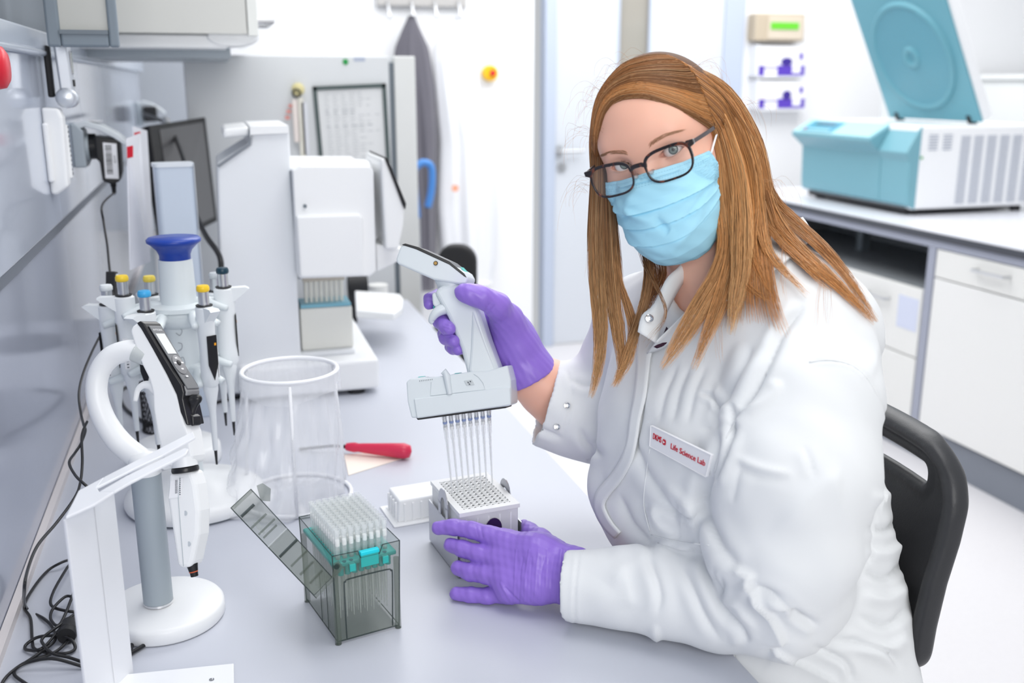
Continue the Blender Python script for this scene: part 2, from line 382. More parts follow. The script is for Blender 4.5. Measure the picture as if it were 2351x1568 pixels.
MB().wbox((XC + 0.02, yp + 0.022, 0.66), (3.2, 4.7, 0.675)).wbox((3.18, yp + 0.022, 0.675), (3.2, 4.7, CT - 0.064)).wbox((XC + 0.02, 4.68, 0.675), (3.2, 4.7, CT - 0.064)).wbox((XC + 0.022, yp + 0.022, 0.675), (3.2, yp + 0.03, CT - 0.064)).build('open_shelf', mat('shelf_grey', (0.27, 0.29, 0.31), 0.4), ct)
MB().wbox((XC + 0.3, 4.0, 0.675), (XC + 0.34, 4.04, CT - 0.064)).build('bracket', M_DGREY, ct)
MB().wbox((XC + 0.005, yp + 0.022, 0.135), (3.2, 4.72, 0.658)).build('drawer_body', M_OFF, ct)
for i in range(3):
    y0 = yp + 0.027 + i * 0.52; y1 = y0 + 0.514
    dw = MB().wbox((XC - 0.014, y0, 0.40), (XC + 0.004, y1, 0.672)).build('drawer', M_OFF, ct, bevel=0.003)
    MB().tube([(XC - 0.014, y0 + 0.19, 0.60), (XC - 0.04, y0 + 0.19, 0.60), (XC - 0.04, y1 - 0.19, 0.60), (XC - 0.014, y1 - 0.19, 0.60)], 0.006).build('handle', M_METAL, dw, smooth=40)
    MB().wbox((XC - 0.014, y0, 0.145), (XC + 0.004, y1, 0.395)).build('drawer', M_OFF, ct, bevel=0.003)
MB().wbox((XC - 0.0155, yp + 0.04, 0.50), (XC - 0.0142, yp + 0.16, 0.63)).build('label', mat('blue_paper', (0.62, 0.66, 0.80), 0.5), ct)
MB().wbox((XC + 0.01, 1.2, 0.0), (3.2, 4.7, 0.13)).build('plinth', mat('plinth_grey', (0.20, 0.22, 0.26), 0.4), ct)
# ================================================================ centrifuge on the counter
cx0, cy0 = 2.763, 3.53; CZ = CT + 0.025
M_TEAL = mat('teal_plastic', srgb('73a6b3'), 0.35); M_TEALL = mat('pale_teal_plastic', srgb('a0cdd5'), 0.35); M_TEALD = mat('deep_teal_plastic', srgb('659fae'), 0.4)
cf = thing('centrifuge', (cx0 + 0.3, cy0 + 0.4, CT), 'white and teal centrifuge with its lid open on the right counter', 'centrifuge')
MB().wbox((cx0 + 0.02, cy0, CZ), (cx0 + 0.66, cy0 + 0.80, CZ + 0.345)).build('body', M_WHITE, cf, bevel=0.012)
# sloping control front, profile in x-z, run along y
pf = [(0.02, 0.0), (-0.02, 0.02), (-0.03, 0.06), (-0.035, 0.235), (-0.085, 0.275), (-0.085, 0.295), (0.02, 0.35)]
front = MB(); n_ = len(pf); ys = [cy0 - 0.002, cy0 + 0.80]
front.prism([(cx0 + a, cy0 - 0.002, CZ + b) for a, b in [(0.04, 0.0), (-0.0, 0.02), (-0.005, 0.06), (-0.01, 0.20), (-0.03, 0.235), (0.03, 0.34), (0.04, 0.345)]], (0, 0.19, 0))
front.prism([(cx0 + a, cy0 + 0.188, CZ + b) for a, b in [(0.04, 0.0), (-0.0, 0.02), (-0.005, 0.06), (-0.012, 0.22), (-0.075, 0.272), (-0.075, 0.286), (0.03, 0.345), (0.04, 0.345)]], (0, 0.612, 0))
front.build('front_cover', M_TEAL, cf, bevel=0.006, fix=True)
top = MB(); sl = nrm((0.105, 0, 0.059)); nn = np.array([-sl[2], 0, sl[0]])
FS = Frame((cx0 - 0.075, cy0 + 0.19, CZ + 0.2865), sl, (0, 1, 0), nn)
top.box(FS, (0.003, 0.006, 0.0), (0.116, 0.604, 0.003)); top.build('sloped_panel', M_TEALL, cf, bevel=0.001)
cp = MB().box(FS, (0.015, 0.30, 0.0032), (0.10, 0.55, 0.006)).build('control_panel', mat('panel_blue', srgb('2f8fae'), 0.25), cf, bevel=0.002)
MB().box(FS, (0.062, 0.34, 0.0062), (0.088, 0.50, 0.007)).build('display', mat('display_dark', srgb('1c5a78'), 0.15), cp)
kb = MB()
for i in range(7):
    kb.box(FS, (0.022, 0.33 + i * 0.026, 0.0062), (0.036, 0.349 + i * 0.026, 0.0075))
kb.build('buttons', M_TEALL, cp)
MB().box(FS, (0.022, 0.52, 0.0062), (0.034, 0.536, 0.008)).build('button', M_RED, cp)
# vents on the white side (faces the bench side of the room)
v = MB()
for c in range(2):
    for r in range(6): v.wbox((cx0 + 0.075 + c * 0.07, cy0 - 0.0015, CZ + 0.245 + r * 0.0115), (cx0 + 0.12 + c * 0.07, cy0 + 0.002, CZ + 0.251 + r * 0.0115))
for c in range(6):
    for r in range(30): v.wbox((cx0 + 0.235 + c * 0.066, cy0 - 0.0015, CZ + 0.02 + r * 0.0095), (cx0 + 0.282 + c * 0.066, cy0 + 0.002, CZ + 0.0255 + r * 0.0095))
v.build('vent_slots', mat('vent_shadow', (0.42, 0.45, 0.52), 0.7), cf)['kind'] = 'stuff'
MB().cyl((cx0 + 0.047, cy0 + 0.003, CZ + 0.215), (cx0 + 0.047, cy0 - 0.003, CZ + 0.215), 0.006, n=12).build('green_sticker', mat('green', srgb('1f9a4a'), 0.5), cf)
for a in (0.06, 0.6):
    for b in (0.05, 0.72): MB().cyl((cx0 + a, cy0 + b, CT), (cx0 + a, cy0 + b, CZ + 0.005), 0.022, n=14).build('foot', M_BLACKM, cf)
MB().wbox((cx0 + 0.015, cy0 + 0.03, CT + 0.012), (cx0 + 0.6, cy0 + 0.76, CZ + 0.004)).build('underside', M_BLACKM, cf)
# lid: hinged at the far right edge, leaning back toward the left
hl = np.array([cx0 + 0.40, cy0 - 0.0, CZ + 0.352]); ly = np.array([0, 1., 0]); lx = nrm((-0.42, 0, 0.90)); lz = np.cross(lx, ly)
hb = atY(2262, 246, cy0 + 0.02); hl = np.array([hb[0], cy0 + 0.02, CZ + 0.352]); tb = atY(2190, 0, cy0 + 0.02); lx = nrm(tb - hb)
lz = -np.cross(lx, ly); lz = lz if lz[0] > 0 else -lz      # outward (away from the bowl)
FL = Frame(hl, lx, ly, lz); WLD = 0.62
lid = MB().box(FL, (0.0, 0.0, 0.004), (0.62, WLD, 0.06)).build('lid', M_WHITE, cf, bevel=0.02, seg=3)
inn = MB(); inn.box(FL, (0.004, 0.004, -0.004), (0.616, WLD - 0.004, 0.006)).build('lid_liner', M_TEALD, lid, bevel=0.003)
MB().lathe([(0.255, 0), (0.25, 0.012), (0.235, 0.014), (0.225, 0.004), (0.20, 0.001), (0.07, 0.001)], FL(0.31, WLD / 2, -0.004), -lz, n=56).build('gasket', M_TEALD, lid, smooth=60)
MB().lathe([(0.0, -0.0), (0.225, 0.0), (0.228, 0.004)], FL(0.31, WLD / 2, -0.006), -lz, n=48).build('liner_dish', mat('teal_dish', srgb('5c97a8'), 0.4), lid, smooth=60)
MB().lathe([(0.055, 0.0), (0.045, 0.012), (0.03, 0.012), (0.022, 0.002), (0.0, 0.0)], FL(0.31, WLD / 2, -0.008), -lz, n=32).build('centre_boss', M_TEALD, lid, smooth=60)
for b in (0.06, WLD - 0.08): MB().box(FL, (-0.03, b, -0.006), (0.035, b + 0.03, 0.02)).build('hinge', M_BLACKM, cf, bevel=0.004)

# boxes behind the centrifuge
a = atY(2050, 240, 4.6); MB().wbox((a[0], 4.5, CT), (a[0] + 0.14, 4.7, atY(2050, 205, 4.5)[2])).build('cardboard_box', mat('pale_box', (0.74, 0.76, 0.76), 0.6), None, bevel=0.004)
tag(bpy.data.objects['cardboard_box'], 'small pale box standing behind the open centrifuge lid', 'box')
o = MB().wbox((4.15, 4.4, 0.0), (5.0, 5.1, 1.46)).wbox((4.13, 4.38, 1.46), (5.02, 5.12, 1.49)).build('white_cabinet', mat('pale_cabinet', (0.80, 0.82, 0.82), 0.5), None, bevel=0.005); tag(o, 'pale low cabinet in the far right corner behind the centrifuge', 'cabinet')

# ================================================================ thermostat and glove boxes on the back wall
def wallbox(px0, py0, px1, py1, dep): a = atY(px0, py0, BY - dep); b = atY(px1, py1, BY - dep); return a[0], b[0], b[2], a[2]
x0, x1, z0, z1 = wallbox(1748, 30, 1846, 95, 0.09)
th = thing('wall_controller', (x0, BY, z0), 'cream wall controller with a lit green display above the glove boxes', 'controller')
M_CREAM = mat('cream_plastic', srgb('c2b49f'), 0.5)
MB().wbox((x0 - 0.03, BY - 0.09, z0), (x1, BY - 0.001, z1)).build('housing', M_CREAM, th, bevel=0.008)
MB().wbox((x0 + 0.045, BY - 0.096, z0 + 0.01), (x1 - 0.012, BY - 0.0905, z1 - 0.012)).build('front_plate', mat('cream_light', srgb('d6cab8'), 0.5), th, bevel=0.002)
MB().wbox((x0 + 0.06, BY - 0.101, z0 + 0.062), (x1 - 0.045, BY - 0.0965, z0 + 0.098)).build('display', mat('lcd_green', (0.1, 0.4, 0.03), 0.3, emit=(0.16, 0.8, 0.02), es=0.4), th)
for i, (ya, yb) in enumerate(((105, 175), (185, 249))):
    x0, x1, z0, z1 = wallbox(1741, ya, 1848, yb, 0.08)
    g = thing('glove_box', (x0, BY, z0), ['upper white glove box with purple print on the back wall', 'lower white glove box with purple print on the back wall'][i], 'glove box', 'glove boxes on the back wall')
    MB().wbox((x0, BY - 0.08, z0), (x1, BY - 0.012, z1)).build('carton', M_PAPER, g, bevel=0.002)
    pm = mat('purple_print', srgb('5a3fb8'), 0.5); pd = mat('purple_dark', srgb('3b2a8c'), 0.5)
    W = x1 - x0; H = z1 - z0; yy = BY - 0.0812
    b = MB(); b.wbox((x0 + 0.02 * W, yy, z0 + 0.02 * H), (x0 + 0.15 * W, yy + .001, z0 + 0.34 * H)).wbox((x0 + 0.42 * W, yy, z0 + 0.02 * H), (x0 + 0.98 * W, yy + .001, z0 + 0.10 * H))
    b.wbox((x0 + 0.42 * W, yy, z0 + 0.10 * H), (x0 + 0.72 * W, yy + .001, z0 + 0.36 * H)).wbox((x0 + 0.9 * W, yy, z0 + 0.1 * H), (x0 + 0.98 * W, yy + .001, z0 + 0.36 * H)).wbox((x0 + 0.1 * W, yy, z0 + 0.26 * H), (x0 + 0.42 * W, yy + .001, z0 + 0.30 * H)).wbox((x0 + 0.86 * W, yy, z0 + 0.55 * H), (x0 + 0.93 * W, yy + .001, z0 + 0.78 * H))
    b.build('print', pm, g)
    MB().lathe([(0.0, 0.001), (0.036 - 0.008 * i, 0.001), (0.036 - 0.008 * i, 0)], (x0 + 0.60 * W, yy - 0.0005, z0 + 0.48 * H), (0, -1, 0), n=20, sx=1.0, sy=0.62 + 0.3 * i).build('opening', pd, g)
    MB().wbox((x0 - 0.01, BY - 0.088, z0 - 0.006), (x0 + 0.006, BY - 0.001, z1 + 0.006)).wbox((x0 - 0.01, BY - 0.088, z0 - 0.012), (x1 + 0.01, BY - 0.001, z0 - 0.002)).build('holder', M_WHITEM, g)
# emergency switch
c = atY(1128, 168, BY - 0.05)
es = thing('emergency_switch', (c[0], BY, c[2]), 'yellow emergency switch with a red knob on the back wall', 'switch')
MB().lathe([(0.0, 0.046), (0.038, 0.046), (0.041, 0.03), (0.041, 0)], (c[0], BY - 0.001, c[2]), (0, -1, 0), n=24).build('yellow_plate', mat('signal_yellow', srgb('f7c31f'), 0.4), es, smooth=40)
MB().lathe([(0.0, 0.03), (0.014, 0.028), (0.016, 0.02), (0.012, 0)], (c[0] + 0.004, BY - 0.047, c[2]), (0, -1, 0), n=20).build('knob', M_RED, es, smooth=40)

# ================================================================ coat rail and coats
a = atY(866, 10, BY - 0.03); b = atY(1071, 12, BY - 0.03)
rl = thing('coat_rail', (a[0], BY, a[2]), 'grey metal coat rail with hooks on the back wall', 'coat rail')
MB().wbox((a[0], BY - 0.035, a[2] - 0.005), (b[0], BY - 0.001, a[2] + 0.07)).build('board', mat('rail_steel', (0.50, 0.49, 0.48), 0.4, metal=0.3), rl, bevel=0.003)
for px in (890, 945, 998, 1053):
    p = atY(px, 12, BY - 0.04); MB().tube(smooth_path([p + (0, 0, 0.02), p + (0, -0.02, -0.01), p + (0, -0.045, -0.06), p + (0, -0.07, -0.05)], 4), 0.006).build('hook', M_METAL, rl, smooth=40)
def coat_obj(name, label, m, pts, seedv, thick=0.05):
    # pts: (py, x-left px, x-right px) silhouette rows hanging from a hook; folds run down the cloth
    yb = BY - 0.10; rows = []; rs = np.random.RandomState(seedv); ph = rs.rand(8) * 6.28; n = 34
    P = np.array(pts, float); yy = np.linspace(P[0, 0], P[-1, 0], 46)
    V = []; F_ = []
    for r, y_ in enumerate(yy):
        l = np.interp(y_, P[:, 0], P[:, 1]); q = np.interp(y_, P[:, 0], P[:, 2]); t = r / 45
        for s in range(2 * n):
            u = s / n if s < n else (2 * n - s) / n; side = -1 if s < n else 1
            px = l + (q - l) * u; d = thick * sin(pi * min(max(u, 0), 1)) ** 0.6 * (0.35 + 0.65 * min(1, t * 2.5))
            fold = (sin(u * 17 + ph[0] + t * 2) * 0.5 + sin(u * 31 + ph[1] - t * 3) * 0.3 + sin(u * 9 + ph[2] + t * 5) * 0.4) * 0.016 * min(1, t * 3) * sin(pi * u) ** 0.5
            V.append(atY(px, y_, yb) + np.array([0, side * d + (fold if side < 0 else 0), 0]))
    for r in range(45):
        for s in range(2 * n):
            s2 = (s + 1) % (2 * n); F_.append((r * 2 * n + s, r * 2 * n + s2, (r + 1) * 2 * n + s2, (r + 1) * 2 * n + s))
    F_.append(tuple(range(2 * n))); F_.append(tuple(range(45 * 2 * n, 46 * 2 * n))[::-1])
    mb = MB().add(V, F_); o = mb.build(name, m, None, smooth=180); return tag(o, label, 'coat')
coat_obj('dark_coat', 'dark grey coat hanging from a hook beside the tall cabinet', mat('dark_cloth', (0.13, 0.125, 0.15), 0.9, sheen=0.3), [(36, 938, 952), (60, 926, 962), (110, 906, 985), (200, 898, 1000), (300, 905, 1006), (480, 930, 1003), (665, 945, 1000)], 3)
coat_obj('white_coat', 'white lab coat hanging from the right end of the coat rail', mat('coat_cloth', (0.84, 0.85, 0.88), 0.85), [(40, 1046, 1060), (70, 1010, 1080), (130, 995, 1092), (200, 1000, 1100), (330, 1010, 1128), (480, 1005, 1140), (600, 1015, 1138), (650, 1040, 1130)], 5, 0.06)
p = atY(1045, 432, BY - 0.19); MB().lathe([(0, .002), (0.018, .002), (0.018, 0)], p, (0, -1, 0), n=16).build('badge', mat('orange_print', srgb('f0a988'), 0.6), bpy.data.objects['white_coat'])

# ================================================================ tall cabinet at the end of the bench
FY = 3.25; fr = thing('tall_cabinet', (0.3, FY, 0), 'tall pale cabinet at the far end of the bench, with a framed notice', 'cabinet')
xl = atY(419, 128, FY)[0]; xr = atY(952, 128, FY)[0]; xs = atY(903, 300, FY)[0]; zt = atY(700, 127, FY)[2]
M_CAB = mat('cabinet_paint', (0.72, 0.74, 0.76), 0.38)
MB().wbox((xl, FY + 0.02, 0.0), (xr, FY + 0.6, zt)).build('carcass', M_CAB, fr)
MB().wbox((xl, FY, 0.05), (xs - 0.008, FY + 0.019, zt - 0.001)).build('door', M_CAB, fr, bevel=0.003)
MB().wbox((xs + 0.008, FY - 0.005, 0.05), (xr, FY + 0.019, zt - 0.001)).build('side_strip', mat('cabinet_light', (0.76, 0.77, 0.76), 0.4), fr, bevel=0.003)
MB().wbox((xs - 0.008, FY + 0.004, 0.05), (xs + 0.008, FY + 0.019, zt - 0.02)).build('seal', M_DGREY, fr)
c = atY(793, 142, FY); MB().cyl((c[0], FY + 0.001, c[2]), (c[0], FY - 0.003, c[2]), 0.009, n=16).build('green_sticker', mat('green', srgb('1f9a4a'), 0.5), fr)
a = atY(812, 132, FY); b = atY(838, 141, FY); MB().wbox((a[0], FY - 0.001, b[2]), (b[0], FY + 0.001, a[2])).build('label', mat('blue_label', (0.45, 0.5, 0.62), 0.5), fr)
# framed notice
q = [(722, 203), (881, 196), (893, 410), (742, 420)]
po = thing('framed_notice', atY(800, 300, FY), 'printed notice in a thin black frame on the tall cabinet', 'notice')
Q = [atY(x, y, FY - 0.002) for x, y in q]
mbp = MB().quad(*[p + (0, -0.0015, 0) for p in Q]); mbp.build('sheet', mat('notice_paper', (0.78, 0.79, 0.80), 0.6), po)
fm = MB()
for i in range(4):
    a, b = Q[i], Q[(i + 1) % 4]; d = nrm(b - a); s = np.cross(d, (0, 1, 0)) * 0.006
    fm.prism([a - s - d * .006 + (0, -.002, 0), b - s + d * .006 + (0, -.002, 0), b + s + d * .006 + (0, -.002, 0), a + s - d * .006 + (0, -.002, 0)], (0, -0.006, 0))
fm.build('frame', mat('notice_frame', (0.06, 0.09, 0.09), 0.4), po)
ln = MB(); rs = np.random.RandomState(1)
for r in range(26):
    v_ = 0.06 + r * 0.034
    for k in range(rs.randint(4, 8)):
        u0 = 0.12 + k * 0.12; u1 = u0 + 0.05 + rs.rand() * 0.05
        pt = lambda u, v: (Q[0] * (1 - u) + Q[1] * u) * (1 - v) + (Q[3] * (1 - u) + Q[2] * u) * v + (0, -0.0022, 0)
        hh = 0.011 if r in (5, 6, 10) else 0.005
        ln.quad(pt(u0, v_), pt(u1, v_), pt(u1, v_ + hh), pt(u0, v_ + hh))
ln.build('lines_of_print', M_FINK, po)
# key ring with tags
c = atY(684, 205, FY - 0.01)
ky = thing('key_bunch', c, 'bunch of keys with hanging tags on the tall cabinet', 'keys')
MB().lathe([(0.018, 0), (0.02, 0.006), (0.012, 0.012), (0, 0.013)], c, (0, -1, 0), n=16).build('magnet', mat('yellow_magnet', srgb('d9cf9b'), 0.5), ky, smooth=40)
MB().tube([c + (0.012 * cos(t) - .006, -0.015, -0.012 + 0.012 * sin(t)) for t in np.linspace(0, 6.28, 14)], 0.0025, closed=True).build('ring', M_BLACKM, ky)
for dx, z0_, z1_, cm in ((-0.012, 0.03, 0.16, 'f1e6e0'), (0.004, 0.025, 0.22, 'e9e6da'), (0.016, 0.04, 0.2, 'e2e4ea')):
    MB().prism([c + (dx - 0.009, -0.012, -z0_), c + (dx + 0.009, -0.012, -z0_), c + (dx + 0.010, -0.012, -z1_), c + (dx - 0.008, -0.012, -z1_)], (0, -0.002, 0)).build('tag', mat('tag_' + cm, srgb(cm), 0.6), ky)
for k_, (x_, y_) in enumerate(((668, 243), (663, 256), (660, 270))):
    p = atY(x_, y_, FY - 0.016); MB().wbox(p + (-0.007, 0, -0.005), p + (0.007, 0.001, 0.005)).build('red_mark', mat('pale_red', srgb('e89a90'), 0.6), ky)

# ================================================================ wall cupboard, glazed cupboard and lamp above the bench
YC = 2.5; zb = atY(400, 76, YC)[2]
wc = thing('wall_cupboard', (-0.05, YC, zb), 'cream wall cupboard high on the left above the bench', 'cupboard')
xr_ = atY(566, 50, YC)[0]; xd = atY(592, 50, YC)[0]
MB().wbox((-0.31, YC, zb), (xr_, 3.4, zb + 0.6)).build('carcass', mat('cupboard_cream', (0.64, 0.64, 0.61), 0.4), wc, bevel=0.001)
MB().wbox((xr_ + 0.002, YC, zb - 0.004), (xd, 3.4, zb + 0.6)).build('door', mat('cupboard_white', (0.80, 0.81, 0.78), 0.4), wc, bevel=0.002)
hp = atY(592, 48, YC + 0.05)
MB().tube([(xd, YC + 0.05, hp[2]), (xd + 0.035, YC + 0.05, hp[2]), (xd + 0.035, YC + 0.25, hp[2]), (xd, YC + 0.25, hp[2])], 0.007).build('handle', M_METAL, wc, smooth=40)
lp = thing('under_cupboard_lamp', (-0.1, YC, zb), 'white strip lamp fixed under the wall cupboard', 'lamp')
xe = atY(520, 90, YC + 0.03)[0]
MB().wbox((-0.31, YC + 0.03, zb - 0.032), (xe, YC + 0.16, zb - 0.001)).build('housing', M_WHITE, lp, bevel=0.004)
MB().lathe([(0.0, 0), (0.022, 0.002), (0.026, 0.02), (0.026, 0.06), (0, 0.062)], (xe + 0.012, YC + 0.02, zb - 0.006), (0, 1, 0), n=20, sx=2.4, sy=0.9, X=(1, 0, 0)).build('end_cap', M_WHITE, lp, smooth=50)
MB().wbox((-0.31, YC + 0.16, zb - 0.05), (xe + 0.01, YC + 0.75, zb - 0.001)).build('shelf_rail', M_GREYP, lp)
YG = 1.92; g = thing('glazed_cupboard', (-0.2, YG, 1.55), 'dark grey framed glass cupboard door at the top left', 'cupboard')
X0, X1 = atY(103, 50, YG)[0], atY(270, 60, YG)[0]; Z0 = atY(200, 108, YG)[2]; Z1 = Z0 + 0.5
wx0, wx1 = atY(134, 40, YG)[0], atY(245, 40, YG)[0]; wz0 = atY(190, 70, YG)[2]
M_SLATE = mat('slate_frame', (0.20, 0.24, 0.28), 0.45)
MB().wbox((X0, YG, Z0), (wx0, YG + 0.02, Z1)).wbox((wx1, YG, Z0), (X1, YG + 0.02, Z1)).wbox((wx0, YG, Z0), (wx1, YG + 0.02, wz0)).build('frame', M_SLATE, g, bevel=0.004)
MB().wbox((wx0, YG + 0.008, wz0), (wx1, YG + 0.012, Z1)).build('pane', mat('beige_glass', (0.52, 0.52, 0.49), 0.15), g)
MB().wbox((wx0 - .001, YG - 0.003, wz0 - 0.006), (wx1, YG + 0.004, wz0 + 0.001)).build('bead', M_DGREY, g)

# ================================================================ things on the media duct
c = atX(2, 155, WX + 0.03)
kn = thing('red_stop_knob', c, 'red round stop knob at the left edge on the glass duct', 'knob')
MB().cyl((WX, c[1], c[2]), (WX + 0.02, c[1], c[2]), 0.02, n=20).build('base', M_DGREY, kn, smooth=40)
MB().lathe([(0.0, 0.022), (0.018, 0.021), (0.026, 0.016), (0.028, 0.006), (0.024, 0.0)], (WX + 0.018, c[1], c[2]), (1, 0, 0), n=28).build('cap', M_RED, kn, smooth=60)
# door bell style white switch housing
sy = atX(118, 350, WX + 0.02)[1] - 0.035
sw = thing('white_switch_box', (WX, sy, 1.31), 'white plastic switch box on the duct left of the socket', 'switch')
ya, yb = atX(88, 350, WX)[1] - 0.0, atX(138, 350, WX)[1] + 0.02; zc = atX(110, 348, WX)[2]
fd = Field((WX - 0.01, ya - 0.05, zc - 0.12), (WX + 0.06, yb + 0.05, zc + 0.12), 0.002)
yc = (ya + yb) / 2 - 0.035
MB().prism([(WX, yc - 0.022, zc - 0.074), (WX + 0.010, yc - 0.022, zc - 0.076), (WX + 0.030, yc - 0.022, zc - 0.062), (WX + 0.033, yc - 0.022, zc + 0.06), (WX + 0.028, yc - 0.022, zc + 0.076), (WX, yc - 0.022, zc + 0.078)], (0, 0.044, 0)).build('housing', M_WHITE, sw, bevel=0.006, seg=3, fix=True)
MB().wbox((WX, yc - 0.036, zc - 0.052), (WX + 0.010, yc - 0.022, zc + 0.052)).build('rear_plate', M_WHITE, sw, bevel=0.004)
ap = MB().wbox((WX + 0.008, yc + 0.022, zc - 0.050), (WX + 0.034, yc + 0.036, zc + 0.046)).build('name_plate', M_WHITE, sw, bevel=0.002)
pr_ = MB()
rs = np.random.RandomState(4)
for k in range(11):
    z_ = zc - 0.045 + k * 0.0085; pr_.wbox((WX + 0.0345, yc + 0.024 + rs.rand() * .002, z_), (WX + 0.0349, yc + 0.031 + rs.rand() * .003, z_ + 0.0025 + rs.rand() * 0.003))
pr_.build('print', M_INK, ap)
# timer clipped to the rail
tY = atX(143, 160, WX + 0.035)[1]; tz = atX(143, 165, WX + 0.03)[2]
tm = thing('timer', (WX, tY, tz), 'silver digital timer clipped to the metal rail', 'timer')
FT = Frame((WX + 0.022, tY, tz), (1, 0, 0), (0, 1, 0), (0, 0, 1))
MB().prism([FT(0.004, -0.021, 0.058), FT(0.020, -0.021, 0.062), FT(0.028, -0.021, 0.055), FT(0.030, -0.021, -0.036), FT(0.008, -0.021, -0.04)], (0, 0.042, 0)).build('case', M_SILVER, tm, bevel=0.004, seg=3, fix=True)
MB().lathe([(0.0, 0.0), (0.012, 0.0008), (0.0165, 0.003), (0.018, 0.005), (0.018, 0.05), (0.012, 0.052), (0, 0.053)], FT(0.018, -0.035, -0.046), (0, 1, 0), n=28).build('hinge_barrel', M_SILVER, tm, smooth=50)
MB().lathe([(0.0, -0.006), (0.007, -0.0045), (0.0115, 0.0)], FT(0.018, -0.0265, -0.046), (0, 1, 0), n=24).build('button_cap', M_CHROME, tm, smooth=60)
MB().box(FT, (-0.014, -0.014, -0.045), (-0.004, 0.012, 0.045)).build('clip', M_BLACKM, tm, bevel=0.003)
MB().box(FT, (0.0292, -0.014, -0.005), (0.0308, 0.012, 0.036)).build('display_frame', M_CHROME, tm, bevel=0.0008)
MB().box(FT, (0.0306, -0.010, -0.002), (0.0312, 0.008, 0.033)).build('display', mat('lcd_grey', (0.35, 0.38, 0.36), 0.2), tm)
kb = MB()
for i in range(3): kb.box(FT, (0.0296, -0.012 + i * 0.0085, -0.026), (0.0315, -0.007 + i * 0.0085, -0.014))
kb.build('buttons', M_BLACKM, tm, bevel=0.0006)
MB().box(FT, (0.0285, -0.013, 0.046), (0.030, -0.010, 0.054)).build('red_mark', M_RED, tm)

# sockets with hinged lids
def socket(px, py, label, plug=True, grp='wall sockets on the duct'):
    b = atX(px, py, WX); so = thing('wall_socket', b, label, 'socket', grp)
    Fs = Frame((WX, b[1] + 0.04, b[2]), (1, 0, 0), (0, 1, 0), (0, 0, 1))
    MB().prism([Fs(0.0, -0.042, -0.046), Fs(0.024, -0.042, -0.046), Fs(0.024, -0.042, 0.03), Fs(0.010, -0.042, 0.046), Fs(0, -0.042, 0.046)], (0, 0.084, 0)).build('box', M_GREYP, so, bevel=0.003, fix=True)
    MB().cyl(Fs(0.022, 0, -0.006), Fs(0.030, 0, -0.006), 0.030, n=28).build('collar', M_GREYP, so, smooth=40)
    arc = [(0.004, 0.046), (0.03, 0.051), (0.06, 0.042), (0.09, 0.024), (0.112, 0.004), (0.106, -0.003), (0.083, 0.015), (0.055, 0.031), (0.028, 0.039), (0.012, 0.034)]
    MB().prism([Fs(a, -0.036, c) for a, c in arc], (0, 0.072, 0)).build('flap', M_LGREY, so, bevel=0.002, fix=True)
    MB().cyl(Fs(0.012, -0.0365, 0.040), Fs(0.012, -0.0385, 0.040), 0.0022, n=10).build('hinge_pin', M_METAL, so)
    return so, Fs
s1, F1 = socket(166, 335, 'grey wall socket with its flap lifted over a black power adapter')
MB().box(F1, (0.035, -0.02, 0.0495), (0.06, 0.02, 0.0500)).build('flap_label', M_PAPER, s1)
ad = thing('power_adapter', F1(0.05, 0, -0.03), 'black power adapter with a barcode label plugged into the wall socket', 'adapter')
fd = Field(F1(0.02, -0.05, -0.12), F1(0.12, 0.05, 0.05), 0.0016)
MB().cyl(F1(0.028, 0, -0.004), F1(0.044, 0, -0.004), 0.0275, n=28).build('plug_ring', M_BLACK, ad, smooth=40, bevel=0.001)
MB().prism([F1(0.044, -0.035, 0.02), F1(0.090, -0.035, 0.014), F1(0.094, -0.035, 0.008), F1(0.092, -0.035, -0.06), F1(0.086, -0.035, -0.078), F1(0.070, -0.035, -0.084), F1(0.052, -0.035, -0.076), F1(0.050, -0.035, -0.034), F1(0.044, -0.035, -0.030)], (0, 0.066, 0)).build('housing', M_BLACK, ad, bevel=0.004, seg=3, fix=True)
lb = MB().prism([F1(0.0605, -0.0353, 0.006), F1(0.0875, -0.0353, 0.003), F1(0.0855, -0.0353, -0.072), F1(0.0585, -0.0353, -0.070)], (0, -0.0004, 0)).build('barcode_label', M_PAPER, ad, bevel=0.0)
bc = MB(); z_ = 0.0; rs = np.random.RandomState(11)
while z_ > -0.060:
    t = rs.choice([0.0006, 0.0011, 0.0016]); bc.prism([F1(0.064 + 0.03 * z_, -0.0357, z_), F1(0.077 + 0.03 * z_, -0.0357, z_), F1(0.077 + 0.03 * z_, -0.0357, z_ - t), F1(0.064 + 0.03 * z_, -0.0357, z_ - t)], (0, -0.0001, 0)); z_ -= t + rs.choice([0.0007, 0.001, 0.0014])
bc.build('barcode', M_BLACKM, ad)
text('number', '02319', Frame(F1(0.0815, -0.0359, -0.03), (0, 0, 1), (-1, 0, 0), (0, -1, 0)), 0.0062, M_BLACKM, ad, 0.00005)
MB().lathe([(0.0065, 0), (0.0065, 0.008), (0.0048, 0.009), (0.0055, 0.014), (0.0042, 0.016), (0.005, 0.02), (0.002, 0.026)], F1(0.070, 0, -0.083), (0, 0, -1), n=14).build('strain_relief', M_BLACKM, ad, smooth=30)
CABLE_START = F1(0.070, 0, -0.105)
s2, F2 = socket(312, 262, 'second grey wall socket further along, behind the first')
pl = thing('black_plug', F2(0.05, 0, 0), 'black plug with a green tagged cable in the far wall socket', 'plug')
MB().cyl(F2(0.028, 0, -0.004), F2(0.06, 0, -0.006), 0.03, 0.024, n=20).build('plug_body', M_BLACK, pl, smooth=40)
MB().box(F2(0.0, 0, 0) is None or F2, (0.03, -0.06, -0.03), (0.08, -0.02, 0.03)).build('adapter_block', M_BLACKM, pl, bevel=0.005)
s3, F3 = socket(352, 215, 'third grey wall socket, farthest along the duct')
